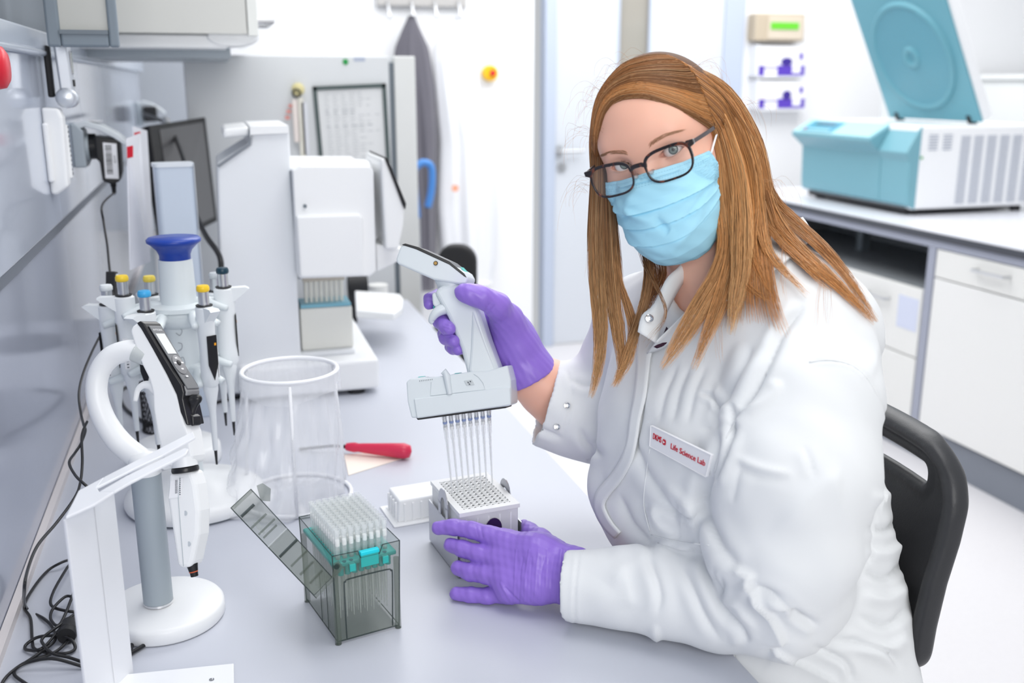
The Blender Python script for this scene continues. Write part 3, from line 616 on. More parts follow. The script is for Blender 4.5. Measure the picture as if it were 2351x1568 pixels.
pq = MB().box(F3, (0.03, -0.04, -0.05), (0.10, 0.03, 0.05)).build('black_plug', M_BLACKM, None, bevel=0.006); tag(pq, 'blurred black plug in the farthest wall socket', 'plug')
# ================================================================ transparent materials (thin moulded walls seen through)
def film(name, col, alpha, rough=0.12, spec=0.5):
    m = mat(name, col, rough, spec=spec, alpha=alpha); return m
M_SMOKE = film('smoked_plastic', (0.15, 0.185, 0.15), 0.38, 0.08)
M_SMOKEE = film('smoked_plastic_edge', (0.03, 0.05, 0.05), 0.62, 0.1)
M_CLEAR = film('clear_plastic', (0.85, 0.88, 0.90), 0.18, 0.06, 0.9)
M_TIP = film('tip_plastic', (0.90, 0.93, 0.93), 0.30, 0.1, 0.8)
M_TIPL = film('tip_plastic_lower', (0.80, 0.84, 0.80), 0.5, 0.12)
M_BAG = film('bag_film', (0.90, 0.91, 0.94), 0.36, 0.16, 0.9)
M_FROST = film('frosted_plastic', (0.86, 0.87, 0.88), 0.80, 0.3)
M_TURQ = mat('turquoise_plastic', srgb('2fb0aa'), 0.4)
M_FILTER = mat('tip_filter', (0.95, 0.95, 0.94), 0.7)

# ================================================================ smoked tip box
A = atZ(776, 1480, TZ); B = atZ(915, 1441, TZ); ux = nrm(B - A); uy = nrm(atZ(686, 1387, TZ) - A); uy = nrm(uy - ux * (ux @ uy))
TB = Frame(A, ux, uy, (0, 0, 1)); W, L, H = 0.0835, 0.125, 0.124
tb = thing('tip_box', TB(W / 2, L / 2, 0), 'smoked grey pipette tip box with its lid folded open', 'tip box')
def shell(F, w, l, h0, h1, flare, t, m, parent, name='wall'):
    mb = MB(); c = lambda x, y, z: F(x + (-flare if x < w / 2 else flare) * z / 0.12, y + (-flare if y < l / 2 else flare) * z / 0.12, z)
    for (x0, y0, x1, y1) in ((0, 0, w, 0), (w, 0, w, l), (w, l, 0, l), (0, l, 0, 0)):
        nx, ny = -(y1 - y0), (x1 - x0); q = sqrt(nx * nx + ny * ny); nx, ny = nx / q * t, ny / q * t
        P = [c(x0, y0, h0), c(x1, y1, h0), c(x1, y1, h1), c(x0, y0, h1)]
        mb.prism(P, F(nx, ny, 0) - F(0, 0, 0))
    return mb.build(name, m, parent, fix=False)
sm = MB(); fl = 0.0028
def cc(x, y, z, o=0.0):
    k = fl * z / 0.12; return TB((-k - o if x < W / 2 else W + k + o) if x in (0, W) else x, (-k - o if y < L / 2 else L + k + o) if y in (0, L) else y, z)
for (x0, y0, x1, y1) in ((0, 0, W, 0), (W, 0, W, L), (W, L, 0, L), (0, L, 0, 0)):
    if (x0, y0, x1, y1) == (0, 0, W, 0):      # front wall, notched rim around the latch
        f = lambda x, z: TB(-fl * z / .12 + x * (W + 2 * fl * z / .12) / W, -fl * z / .12, z)
        sm.quad(f(0, 0.004), f(W, 0.004), f(W, H), f(0.062, H), f(0.058, H - 0.011), f(0.034, H - 0.011), f(0.031, H - 0.001), f(0, H))
    else: sm.quad(cc(x0, y0, 0.004), cc(x1, y1, 0.004), cc(x1, y1, H), cc(x0, y0, H))
sm.quad(cc(0, 0, 0.004), cc(W, 0, 0.004), cc(W, L, 0.004), cc(0, L, 0.004))
sm.build('body', M_SMOKE, tb)
ed = MB()
rim = [cc(0, 0, H), cc(0, L, H), cc(W, L, H), cc(W, 0, H)]
ed.tube([f(0.062, H), cc(W, 0, H), cc(W, L, H), cc(0, L, H), cc(0, 0, H), f(0.031, H - .001), f(0.034, H - 0.011), f(0.058, H - 0.011), f(0.062, H)], 0.0007, 6)
for x in (0, W):
    for y in (0, L): ed.tube([cc(x, y, 0.0), cc(x, y, H)], 0.0009, 6)
ed.tube([f(0, 0.004), f(W, 0.004)], 0.0009, 6); ed.tube([cc(0, 0, 0.004), cc(0, L, 0.004)], 0.0008, 6); ed.tube([cc(W, 0, 0.004), cc(W, L, 0.004)], 0.0008, 6)
g_ = lambda x, z: f(x, z) + TB(0, -0.0006, 0) - TB(0, 0, 0)
ed.tube(smooth_path([g_(0.012, 0.006), g_(0.012, 0.078), g_(0.014, 0.085), g_(0.020, 0.088), g_(0.066, 0.088), g_(0.072, 0.085), g_(0.074, 0.078), g_(0.074, 0.006)], 4), 0.0009, 6)
ed.tube([TB(-0.0012, 0.03, 0.006), TB(-0.002, 0.03, 0.075)], 0.0005, 5); ed.tube([TB(-0.0012, 0.055, 0.006), TB(-0.002, 0.055, 0.075)], 0.0005, 5)
ed.build('rim_and_ribs', M_SMOKEE, tb)
for x in (0.001, W - 0.001):
    for y in (0.001, L - 0.001):
        MB().cyl(TB(x, y, 0), TB(x, y, 0.1), 0.0042, 0.0036, n=12).build('corner_post', M_SMOKE, tb, smooth=60)
# turquoise tip carrier
TP = 0.103
MB().box(TB, (-0.0005, 0.002, TP), (W + 0.0005, L - 0.002, TP + 0.006)).build('tip_carrier', M_TURQ, tb, bevel=0.002)
hs = MB()
for i in range(8): hs.cyl(TB(0.0105 + i * 0.009, 0.007, TP - 0.012), TB(0.0105 + i * 0.009, 0.007, TP), 0.0038, n=12)
for r in range(2):
    for i in (0, 1, 6, 7): pass
hs.build('carrier_sleeves', M_TURQ, tb, smooth=40)
hd = MB()
for i in (0.5, 1.5, 5.5, 6.5): hd.cyl(TB(0.0105 + i * 0.009, 0.0055, TP + 0.0055), TB(0.0105 + i * 0.009, 0.0055, TP + 0.0062), 0.0028, n=14)
hd.build('carrier_holes', mat('turquoise_dark', srgb('15727a'), 0.5), tb)
MB().box(TB, (0.034, -0.0032, TP - 0.004), (0.058, 0.004, TP + 0.014)).build('latch', M_TURQ, tb, bevel=0.001)
MB().box(TB, (0.0335, -0.0048, TP + 0.0125), (0.0585, 0.003, TP + 0.0175)).build('latch_lip', mat('bright_turquoise', srgb('16d3e2'), 0.35), tb, bevel=0.0012)
for x in (0.019, 0.063): MB().box(TB, (x, -0.0035, TP - 0.006), (x + 0.008, 0.003, TP + 0.004)).build('clip', M_TURQ, tb, bevel=0.0008)
# lid: long two-section cover hanging open at the left, pivoting on pins
La = D(762, 1325, depth(TB(0, 0, 0.1)) - 0.004); Lb = D(721, 1367, depth(La) - 0.012)
lw = Lb - La; ldir = uy
Fa_, Fb2 = D(576, 1123, 1.415), D(530, 1166, 1.395); LL = 0.262; mid = 0.134
def Ld(s, u): t = s / 0.262; return (La * (1 - t) + Fa_ * t) * (1 - u) + (Lb * (1 - t) + Fb2 * t) * u
ldir = nrm(Fa_ - La)
nl = nrm(np.cross(ldir, lw)); nl = nl if nl[2] > 0 else -nl
lm = MB()
lm.quad(Ld(0, 0), Ld(LL, 0), Ld(LL, 1), Ld(0, 1)); lm.quad(Ld(0, 1), Ld(LL, 1), Ld(LL, 1) - nl * 0.006, Ld(0, 1) - nl * 0.006)
lm.quad(Ld(0, 0), Ld(0, 1), Ld(0, 1) - nl * 0.006, Ld(0, 0) - nl * 0.006); lm.quad(Ld(LL, 0), Ld(LL, 1), Ld(LL, 1) - nl * 0.006, Ld(LL, 0) - nl * 0.006)
lm.quad(Ld(0, 0) + nl * .0005, Ld(mid, 0) + nl * .0005, Ld(mid, 1) + nl * .0005, Ld(0, 1) + nl * .0005)
lidp = lm.build('lid', film('smoked_lid', (0.16, 0.19, 0.155), 0.46, 0.08), tb)
le = MB(); le.tube([Ld(0, 0), Ld(0, 1), Ld(LL, 1), Ld(LL, 0), Ld(0, 0)], 0.0007, 6)
le.tube([Ld(0, 1) - nl * .006, Ld(LL, 1) - nl * .006], 0.0006, 5)
le.build('lid_edge', M_SMOKEE, lidp)
for s, a, b, tt in ((0.045, .12, .85, .001), (0.07, .02, .88, .0007), (0.10, .02, .95, .0016), (0.155, .2, .9, .0006), (0.168, .1, .95, .0006), (0.19, .2, .98, .0009), (0.225, .3, .95, .0022), (0.02, .1, .8, .001)):
    MB().prism([Ld(s, a), Ld(s + tt * 1.5, a), Ld(s + tt * 1.5, b), Ld(s, b)], nl * 0.003).build('rib', M_SMOKEE if tt > 0.0015 else M_SMOKE, lidp)
MB().prism([Ld(mid - .001, 0), Ld(mid + .0012, 0), Ld(mid + .0012, 1), Ld(mid - .001, 1)], nl * 0.002).build('fold_line', M_CLEAR, lidp)
MB().prism([Ld(0.19, 0.62), Ld(0.2, 0.78), Ld(0.165, 0.86), Ld(0.163, 0.70)], nl * 0.0004).build('embossed_mark', film('lid_mark', (0.85, 0.9, 0.9), 0.25), lidp)
tq = Ld(0.225, 0.02)
MB().prism([tq, tq + (0.012, 0.004, -0.004), tq + (0.014, 0.006, 0.014), tq + (0.004, 0.004, 0.024), tq + (-0.004, 0.002, 0.022)], (0.001, -0.0015, 0)).build('lid_latch', M_SMOKE, lidp)
PV = D(774, 1300, depth(TB(0, 0, 0.1)) - 0.003)
arm = MB().prism([Ld(0, 0), Ld(0, 0.42), PV + UP * -0.007 + RT * 0.004, PV + RT * 0.008 - UP * 0.001, PV + RT * 0.002 + UP * 0.007, PV - RT * 0.004 + UP * 0.004], -FW * 0.001); arm.build('pivot_arm', M_SMOKE, lidp)
MB().cyl(PV - FW * 0.004, PV + FW * 0.004, 0.0032, n=16).build('pivot_pin', M_SMOKEE, lidp, smooth=40)
# 96 filter tips standing in the carrier
def make_tip():
    t = thing('pipette_tip', (0, 0, 0), 'clear filter tip standing in the turquoise carrier of the smoked box', 'pipette tip', 'filter tips in the smoked box')
    MB().lathe([(0.0030, 0.0), (0.0034, 0.024), (0.0035, 0.035), (0.0041, 0.0352), (0.0041, 0.040), (0.0034, 0.040), (0.0032, 0.035), (0.0026, 0.020)], (0, 0, 0), n=10).build('tube', M_TIP, t, smooth=50)
    MB().lathe([(0.0029, 0.0), (0.0024, -0.022), (0.0014, -0.055), (0.0006, -0.082)], (0, 0, 0), n=8).build('cone', M_TIPL, t, smooth=60)
    MB().cyl((0, 0, 0.018), (0, 0, 0.0255), 0.00305, n=10).build('filter', M_FILTER, t, smooth=40)
    return t
tip0 = make_tip(); first = True
for j in range(12):
    for i in range(8):
        o = tip0 if first else copy_tree(tip0, Matrix.Identity(4)); first = False
        ORD = ['first', 'second', 'third', 'fourth', 'fifth', 'sixth', 'seventh', 'eighth', 'ninth', 'tenth', 'eleventh', 'last']
        o['label'] = 'clear filter tip in the smoked box, %s row from the front, %s from the left' % (ORD[j], ORD[i])
        o.location = [float(v) for v in TB(0.0105 + i * 0.009, 0.0150 + j * 0.0088, TP + 0.006)]

# ================================================================ bag stand with clear waste bag
bc_ = atZ(682, 1140, TZ); ZR = 0.985; RR = 0.0775; RB = 0.092
bs = thing('bag_stand', bc_, 'white wire stand holding a clear waste bag behind the smoked box', 'bag stand')
ring = lambda c, r, z, n=56: [np.array([c[0] + r * cos(2 * pi * i / n), c[1] + r * sin(2 * pi * i / n), z]) for i in range(n)]
MB().tube(ring(bc_, RR, ZR), 0.0040, 8, closed=True).build('top_ring', M_WHITEM, bs, smooth=180)
MB().tube(ring(bc_, RB, TZ + 0.004), 0.0036, 8, closed=True).build('base_ring', M_WHITEM, bs, smooth=180)
dc = nrm(np.array([-bc_[0], -bc_[1], 0]));
for k, ang in enumerate((-0.02, 2.02, -2.05)):
    ca, sa = cos(ang), sin(ang); dr_ = np.array([dc[0] * ca - dc[1] * sa, dc[0] * sa + dc[1] * ca, 0])
    MB().tube([bc_ + dr_ * (RR + 0.003) + (0, 0, ZR - TZ - 0.004), bc_ + dr_ * (RB + 0.002) + (0, 0, 0.004)], 0.0029, 8).build('leg', M_WHITEM, bs, smooth=180)
rs = np.random.RandomState(8); nS, nR = 120, 46; V = []; F_ = []
ph = rs.rand(12) * 6.28
for r in range(nR):
    t = r / (nR - 1); z = ZR - 0.002 - (ZR - TZ - 0.006) * t
    for s in range(nS):
        th = 2 * pi * s / nS; dl_ = 0.5 + 0.5 * cos(th - pi - 0.35)        # bulges toward the wall side
        rad = RR - 0.006 + 0.004 * t + 0.052 * dl_ ** 2 * t ** 2.2 + 0.010 * sin(pi * min(1, t * 1.1)) * (0.4 + 0.6 * dl_)
        fold = 0.0022 * sin(7 * th + ph[0] + 3 * t) + 0.0016 * sin(17 * th + ph[1] - 6 * t) + 0.0011 * sin(29 * th + ph[2] + 9 * t)
        fold += 0.0022 * sin(11 * th + 14 * t + ph[3]) * t * dl_ + 0.002 * sin(5 * th - 23 * t + ph[4]) * t * dl_
        rad += fold * (0.5 + 1.3 * min(1, t * 2))
        V.append((bc_[0] + rad * cos(th), bc_[1] + rad * sin(th), z))
for r in range(nR - 1):
    for s in range(nS): F_.append((r * nS + s, r * nS + (s + 1) % nS, (r + 1) * nS + (s + 1) % nS, (r + 1) * nS + s))
V.append((bc_[0] - 0.01, bc_[1], TZ + 0.006)); F_ += [((nR - 1) * nS + s, (nR - 1) * nS + (s + 1) % nS, nR * nS) for s in range(nS)]
bag = MB().add(V, F_).build('bag', M_BAG, bs, smooth=180)
V = []; F_ = []; nR2 = 9
for r in range(nR2):
    t = r / (nR2 - 1)
    for s in range(nS):
        th = 2 * pi * s / nS; rad = RR + 0.0048 - 0.001 * t + 0.0012 * sin(13 * th + ph[5] + t * 4) * t + 0.0009 * sin(23 * th + ph[6]) * t
        V.append((bc_[0] + rad * cos(th), bc_[1] + rad * sin(th), ZR + 0.002 - 0.034 * t - 0.006 * t * sin(3 * th + 1)))
for r in range(nR2 - 1):
    for s in range(nS): F_.append((r * nS + s, r * nS + (s + 1) % nS, (r + 1) * nS + (s + 1) % nS, (r + 1) * nS + s))
MB().add(V, F_).build('bag_cuff', M_BAG, bag, smooth=180)

# ================================================================ red handled tool, tray, white disc base
p0 = atZ(800, 1026, TZ + 0.016); p1 = atZ(936, 1036, TZ + 0.0165); d_ = nrm(p1 - p0)
rt_ = thing('red_handled_tool', p0, 'tool with a red plastic handle lying behind the waste bag', 'hand tool')
Lr = np.linalg.norm(p1 - p0)
MB().lathe([(0.0, -0.004), (0.007, -0.004), (0.0085, 0.004), (0.0095, 0.012), (0.0082, 0.02), (0.0092, 0.03), (0.0135, Lr * 0.75), (0.0150, Lr - 0.008), (0.0115, Lr + 0.004), (0.0, Lr + 0.008)], p0, d_, n=28).build('handle', mat('red_handle', srgb('cf2e50'), 0.32), rt_, smooth=60)
MB().tube([p0, p0 - d_ * 0.03, p0 - d_ * 0.10 - (0, 0, 0.012)], [0.004, 0.003, 0.003], 10).build('shaft', M_BLACKM, rt_, smooth=60)
wp = MB().prism([atZ(790, 1045, TZ + 0.0005), atZ(800, 1092, TZ + 0.0005), atZ(935, 1050, TZ + 0.0005), atZ(900, 1035, TZ + 0.0005)], (0, 0, 0.0012)).build('cream_patch', mat('pale_cream', srgb('f3e9de'), 0.5), None); tag(wp, 'thin cream patch lying under the red handled tool', 'paper')  # thin flat cream patch on the bench top

R0 = atZ(1057, 1328, TZ); rx = nrm(atZ(1188, 1155, 0.86) - atZ(1049, 1179, 0.86)); ry = np.array([-rx[1], rx[0], 0])
TR = Frame(atZ(905, 1213, TZ), rx, ry, (0, 0, 1))
tr_ = thing('white_tray', TR(0.06, 0.05, 0), 'white ribbed plastic reservoir tray standing behind the steel rack', 'tray')
MB().box(TR, (0.0, 0.0, 0.0), (0.125, 0.085, 0.003)).build('flange', M_WHITE, tr_, bevel=0.0012)
MB().prism([TR(0.008, 0.008, 0.003), TR(0.117, 0.008, 0.003), TR(0.117, 0.077, 0.003), TR(0.008, 0.077, 0.003)], (0, 0, 0.001)).build('step', M_WHITE, tr_)
bx = MB(); b0 = [TR(0.010, 0.010, 0.003), TR(0.115, 0.010, 0.003), TR(0.115, 0.075, 0.003), TR(0.010, 0.075, 0.003)]; b1 = [TR(0.013, 0.013, 0.040), TR(0.112, 0.013, 0.040), TR(0.112, 0.072, 0.040), TR(0.013, 0.072, 0.040)]
bx.add(b0 + b1, [(3, 2, 1, 0), (4, 5, 6, 7), (0, 1, 5, 4), (1, 2, 6, 5), (2, 3, 7, 6), (3, 0, 4, 7)]).build('well', M_WHITE, tr_, bevel=0.003, seg=3)
for k in range(7): MB().box(TR, (0.02 + k * 0.014, 0.0085, 0.004), (0.023 + k * 0.014, 0.012, 0.034)).build('rib', M_WHITE, tr_)
for k in range(4): MB().box(TR, (0.0085, 0.02 + k * 0.014, 0.004), (0.012, 0.023 + k * 0.014, 0.034)).build('rib', M_WHITE, tr_)

# ================================================================ steel rack with the white 96 well block
RK = Frame(np.array([R0[0], R0[1], TZ]), rx, ry, (0, 0, 1)); RW, RL = 0.0925, 0.1295; RH = 0.100
rk = thing('steel_rack', RK(RW / 2, RL / 2, 0), 'low steel carrier with arched side handles under the white well block', 'rack')
for x, t0 in ((-0.0035, 0), (RW + 0.002, 1)):
    arch = [(0.0, 0.006), (RL, 0.006), (RL, 0.086)] + [(RL, 0.05)] * 0
    s = MB(); e = ux * 0
    pts = [(0.0, 0.008), (RL, 0.008), (RL, 0.060), (0.085, 0.068)]
    n_ = 10
    outer = [(0.062 + 0.021 * cos(a), 0.088 + 0.026 * sin(a)) for a in np.linspace(0, pi, n_)]
    inner = [(0.062 + 0.011 * cos(a), 0.086 + 0.014 * sin(a)) for a in np.linspace(0, pi, n_)]
    s.prism([RK(x, a, b) for a, b in [(0.0, 0.004), (RL, 0.004), (RL, 0.070), (0.0, 0.070)]], rx * 0.0015)
    for k in range(n_ - 1): s.prism([RK(x, *outer[k]), RK(x, *outer[k + 1]), RK(x, *inner[k + 1]), RK(x, *inner[k])], rx * 0.0015)
    for aa, ab in ((0.073, 0.083), (0.041, 0.051)): s.prism([RK(x, aa, 0.069), RK(x, ab, 0.069), RK(x, ab, 0.089), RK(x, aa, 0.089)], rx * 0.0015)
    s.build('side_plate', mat('rack_steel', (0.50, 0.51, 0.55), 0.3, metal=0.85), rk)
MB().box(RK, (-0.003, 0, 0.002), (RW + 0.003, RL, 0.0035)).build('floor_plate', M_METAL, rk)
for x in (0.004, RW - 0.008):
    for y in (0.004, RL - 0.01): MB().cyl(RK(x, y, 0), RK(x, y, 0.002), 0.005, n=10).build('foot', M_BLACKM, rk)
wb = thing('well_block', RK(RW / 2, RL / 2, 0.0035), 'frosted white 96 well block with a dark purple spot, held under the glove', 'well block')
bw = MB()
bw.box(RK, (0.001, 0.003, 0.004), (RW - 0.001, RL - 0.003, RH - 0.006)); bw.build('block', M_FROST, wb, bevel=0.002)
# top plate with real wells
tp = MB(); pit = 0.009; ox, oy = (RW - 7 * pit) / 2, (RL - 11 * pit) / 2; zt_ = RH; hr = 0.0032; nq = 8
for j in range(12):
    for i in range(8):
        cx_, cy_ = ox + i * pit, oy + j * pit; h2 = pit / 2
        sq = []; ci = []
        for k in range(nq):
            a = 2 * pi * (k + .5) / nq; ci.append((cx_ + hr * cos(a), cy_ + hr * sin(a))); m_ = max(abs(cos(a)), abs(sin(a))); sq.append((cx_ + h2 * cos(a) / m_, cy_ + h2 * sin(a) / m_))
        vs = [RK(a, b, zt_) for a, b in sq] + [RK(a, b, zt_ + .0006) for a, b in ci] + [RK(cx_ + (a - cx_) * .7, cy_ + (b - cy_) * .7, zt_ - 0.005) for a, b in ci]
        fs = [(k, (k + 1) % nq, nq + (k + 1) % nq, nq + k) for k in range(nq)] + [(nq + k, nq + (k + 1) % nq, 2 * nq + (k + 1) % nq, 2 * nq + k) for k in range(nq)] + [tuple(range(2 * nq, 3 * nq))]
        tp.add(vs, fs)
tp.build('wells', mat('well_plastic', (0.84, 0.85, 0.85), 0.25), wb, smooth=30)
x0_, x1_, y0_, y1_ = ox - pit / 2, ox + 7.5 * pit, oy - pit / 2, oy + 11.5 * pit
fr_ = MB()
for a, b in (((0, 0, RH - .006), (x0_, RL, RH)), ((x1_, 0, RH - .006), (RW, RL, RH)), ((x0_, 0, RH - .006), (x1_, y0_, RH)), ((x0_, y1_, RH - .006), (x1_, RL, RH))): fr_.box(RK, a, b)
fr_.build('top_frame', mat('frost_frame', (0.84, 0.85, 0.85), 0.3), wb)
rb = MB()
for k in range(5): rb.box(RK, (0.010 + k * 0.017, 0.0022, 0.008), (0.0125 + k * 0.017, 0.003, RH - 0.012))
rb.build('front_ribs', M_WHITE, wb)['kind'] = 'stuff'
pt_ = [(0.052 + 0.0125 * cos(a), 0.070 + 0.014 * sin(a)) for a in np.linspace(0, pi, 12)] + [(0.036, 0.02), (0.064, 0.02)]
pt_ = [(0.052 + 0.0125 * cos(a), 0.068 + 0.016 * sin(a)) for a in np.linspace(0, pi, 12)] + [(0.0395, 0.02), (0.0645, 0.02)]
MB().prism([RK(a, 0.0012, b) for a, b in pt_], ry * -0.0012).build('purple_spot', mat('dark_purple', (0.035, 0.012, 0.075), 0.35), wb)

# ================================================================ bent white stand in the left foreground
bp = atZ(205, 1640, TZ)
st = thing('bent_white_stand', bp, 'white folded sheet stand with a forked top, nearest the camera on the left', 'stand')
M_ACR = mat('white_acrylic', (0.83, 0.84, 0.87), 0.25, coat=0.2)
zt2 = 1.0; pa = atZ(150, 1187, zt2)
def PZ(x, y, z): return atZ(x, y, z)
# fork plate rises slightly away from the upright
def FK(x, y): # on the tilted plane through the top edge
    r = ray(x, y); n = nrm(np.array([-0.30, -0.05, 1.0])); t = ((pa - CAM) @ n) / (r @ n); return CAM + r * t
def hull(pts): return [FK(x, y) for x, y in pts]
fk = MB(); th_ = np.array([0, 0, -0.0035])
fk.prism(hull([(150, 1187), (180, 1126), (240, 1094), (222, 1118), (228, 1128), (262, 1128), (216, 1157)]), th_)
fk.prism(hull([(240, 1094), (443, 990), (448, 1003), (372, 1045), (322, 1068), (250, 1104), (222, 1118)]), th_)
fk.prism(hull([(228, 1128), (290, 1092), (330, 1073), (424, 1028), (433, 1030), (428, 1040), (418, 1046), (300, 1106), (262, 1128)]), th_)
fk.build('forked_top', M_ACR, st, bevel=0.001, fix=True)
e1 = atZ(218, 1157, zt2 - .004)
pe = bp + (e1 - pa) * np.array([1, 1, 0]); pf = bp + (atZ(262, 1128, zt2 - 0.004) - pa) * np.array([1, 1, 0])
up_ = np.array([0, 0, zt2 - TZ - 0.004])
po_ = MB(); po_.prism([bp, pe, pe + up_, bp + up_], nrm(np.array([-(pe - bp)[1], (pe - bp)[0], 0])) * 0.004); po_.build('upright', M_ACR, st, bevel=0.001, fix=True)
MB().prism([pe, pf, pf + up_, pe + up_], nrm(bp - pe) * 0.004).build('side_flange', M_ACR, st, bevel=0.001, fix=True)
MB().prism([atZ(272, 1556, TZ + .003), atZ(537, 1529, TZ + .003), atZ(540, 1700, TZ + .003), bp + (0, 0, .003) + (pe - bp) * .2], (0, 0, 0.004)).build('foot', M_ACR, st, bevel=0.001, fix=True)
fa = atZ(484, 1560, TZ + .0075)
text('letters', 'e', Frame(fa, nrm(np.array([0.1, 1, 0])), nrm(np.array([-1, 0.1, 0])), (0, 0, 1)), 0.012, M_INK, st)

# ================================================================ reader / dispensing instrument behind
rd = thing('dispensing_instrument', (0.15, 2.4, TZ), 'white benchtop dispensing instrument with a tall column and raised head', 'instrument')
Y0 = 2.17
def RX(px, py, Y=Y0): return atY(px, py, Y)
def poly_y(pts, Y, dy): return MB().prism([atY(x, y, Y) for x, y in pts], (0, dy, 0))
M_INS = mat('instrument_white', (0.80, 0.82, 0.85), 0.35)
poly_y([(512, 905), (498, 378), (574, 330), (576, 306), (664, 302), (694, 862), (694, 905)], 2.2, 0.30).build('column', M_INS, rd, bevel=0.006, seg=3, fix=True)
poly_y([(574, 318), (574, 290), (662, 288), (664, 306), (576, 310)], 2.19, 0.30).build('column_cap', M_WHITE, rd, bevel=0.006, fix=True)
poly_y([(512, 318), (512, 297), (571, 291), (571, 313)], 2.22, 0.28).build('rear_handle', M_WHITE, rd, bevel=0.006, fix=True)
MB().tube([atY(574, 300, 2.195), atY(574, 330, 2.195), atY(500, 382, 2.195)], 0.0035, 6).build('seam', M_MGREY, rd)
MB().tube([atY(668, 392, 2.185), atY(688, 640, 2.185)], 0.004, 6).build('gap', M_MGREY, rd)
h1 = poly_y([(672, 392), (690, 382), (850, 382), (858, 392), (864, 622), (850, 634), (690, 640), (685, 636)], 2.14, 0.32).build('head', M_WHITE, rd, bevel=0.012, seg=4, fix=True)
poly_y([(680, 496), (826, 492), (834, 500), (838, 634), (689, 638)], 2.125, 0.02).build('head_cover', M_WHITE, h1, bevel=0.005, seg=3, fix=True)
c = atY(700, 473, 2.137); MB().cyl(c, c + (0, -0.004, 0), 0.004, n=12).build('screw', M_DGREY, h1)
c = atY(787, 386, 2.3); MB().lathe([(0.085, -0.004), (0.082, 0.008), (0.06, 0.016), (0, 0.019)], c, n=32).build('dome', M_WHITE, h1, smooth=60)
poly_y([(862, 560), (930, 572), (932, 592), (866, 624)], 2.16, 0.10).build('tablet_bracket', M_WHITE, rd, bevel=0.005, fix=True)
poly_y([(874, 368), (884, 362), (929, 470), (926, 520), (915, 572), (886, 572)], 2.12, 0.22).build('tablet', M_WHITE, rd, bevel=0.006, seg=3, fix=True)
poly_y([(884, 360), (890, 362), (933, 468), (931, 482), (924, 470)], 2.115, 0.23).build('tablet_screen', M_BLACK, rd, bevel=0.002, fix=True)
BYF = 2.165; bl = atZ(690, 900, TZ + .01); br = atZ(872, 893, TZ + .01)
MB().wbox((bl[0] - 0.13, BYF, TZ + 0.012), (br[0], 2.72, TZ + 0.082)).build('base', M_WHITE, rd, bevel=0.008, seg=3)
for a in (bl[0] - 0.1, br[0] - 0.05):
    for b in (BYF + 0.03, 2.65): MB().cyl((a, b, TZ), (a, b, TZ + 0.013), 0.02, n=14).build('foot', M_BLACKM, rd)
TBZ = TZ + 0.082
MB().wbox((bl[0] + 0.002, BYF + 0.06, TBZ), (br[0] - 0.045, BYF + 0.34, TBZ + 0.010)).build('deck', M_INS, rd, bevel=0.002)
q0 = np.array([bl[0] + 0.012, BYF + 0.08, TBZ + 0.010])
pb = thing('pale_tip_rack', q0, 'pale tip rack with a blue top standing under the instrument head', 'tip rack')
M_PALE = mat('pale_ivory', (0.80, 0.80, 0.75), 0.4)
MB().wbox(q0, q0 + (0.118, 0.085, 0.098)).build('body', M_PALE, pb, bevel=0.004)
MB().wbox(q0 + (0.002, 0.002, 0.0985), q0 + (0.116, 0.083, 0.106)).build('blue_top', mat('rack_blue', srgb('7fb9cc'), 0.4), pb, bevel=0.002)
for i in range(8): MB().lathe([(0.0045, 0), (0.005, 0.045), (0.0055, 0.05)], q0 + (0.018 + i * 0.0115, 0.03, 0.106), n=8).build('tip', mat('warm_tip', (0.78, 0.77, 0.70), 0.3), pb, smooth=60)
MB().wbox(q0 + (0.012, 0.022, 0.156), q0 + (0.106, 0.05, 0.175)).build('tip_head', mat('bronze', (0.55, 0.50, 0.42), 0.4), rd)
MB().wbox((bl[0] - 0.004, BYF + 0.10, TBZ), (bl[0] + 0.008, BYF + 0.3, TBZ + 0.2)).build('dark_backing', M_DGREY, rd)
pz = 0.845
sp = thing('white_flat_plate', atZ(860, 700, pz), 'white flat plate behind the instrument base', 'plate')
MB().prism([atZ(815, 682, pz), atZ(918, 690, pz), atZ(926, 700, pz), atZ(924, 722, pz), atZ(905, 737, pz), atZ(818, 730, pz)], (0, 0, 0.02)).build('plate', M_WHITE, sp, bevel=0.004, fix=True)
MB().cyl(atZ(870, 715, TZ), atZ(870, 715, TZ) + (0, 0, pz - TZ), 0.03, n=16).build('pedestal', M_OFF, sp, smooth=40)
# small black roller seen behind the rack
c = atY(815, 655, 2.9); o = MB().cyl(c + (-.02, 0, 0), c + (.035, 0, 0), 0.03, n=20).wbox(c + (-.02, -.02, -(c[2] - TZ)), c + (.0, .02, 0)).build('black_roller', M_BLACKM, None, smooth=40); tag(o, 'small black roller behind the pale tip rack', 'roller')

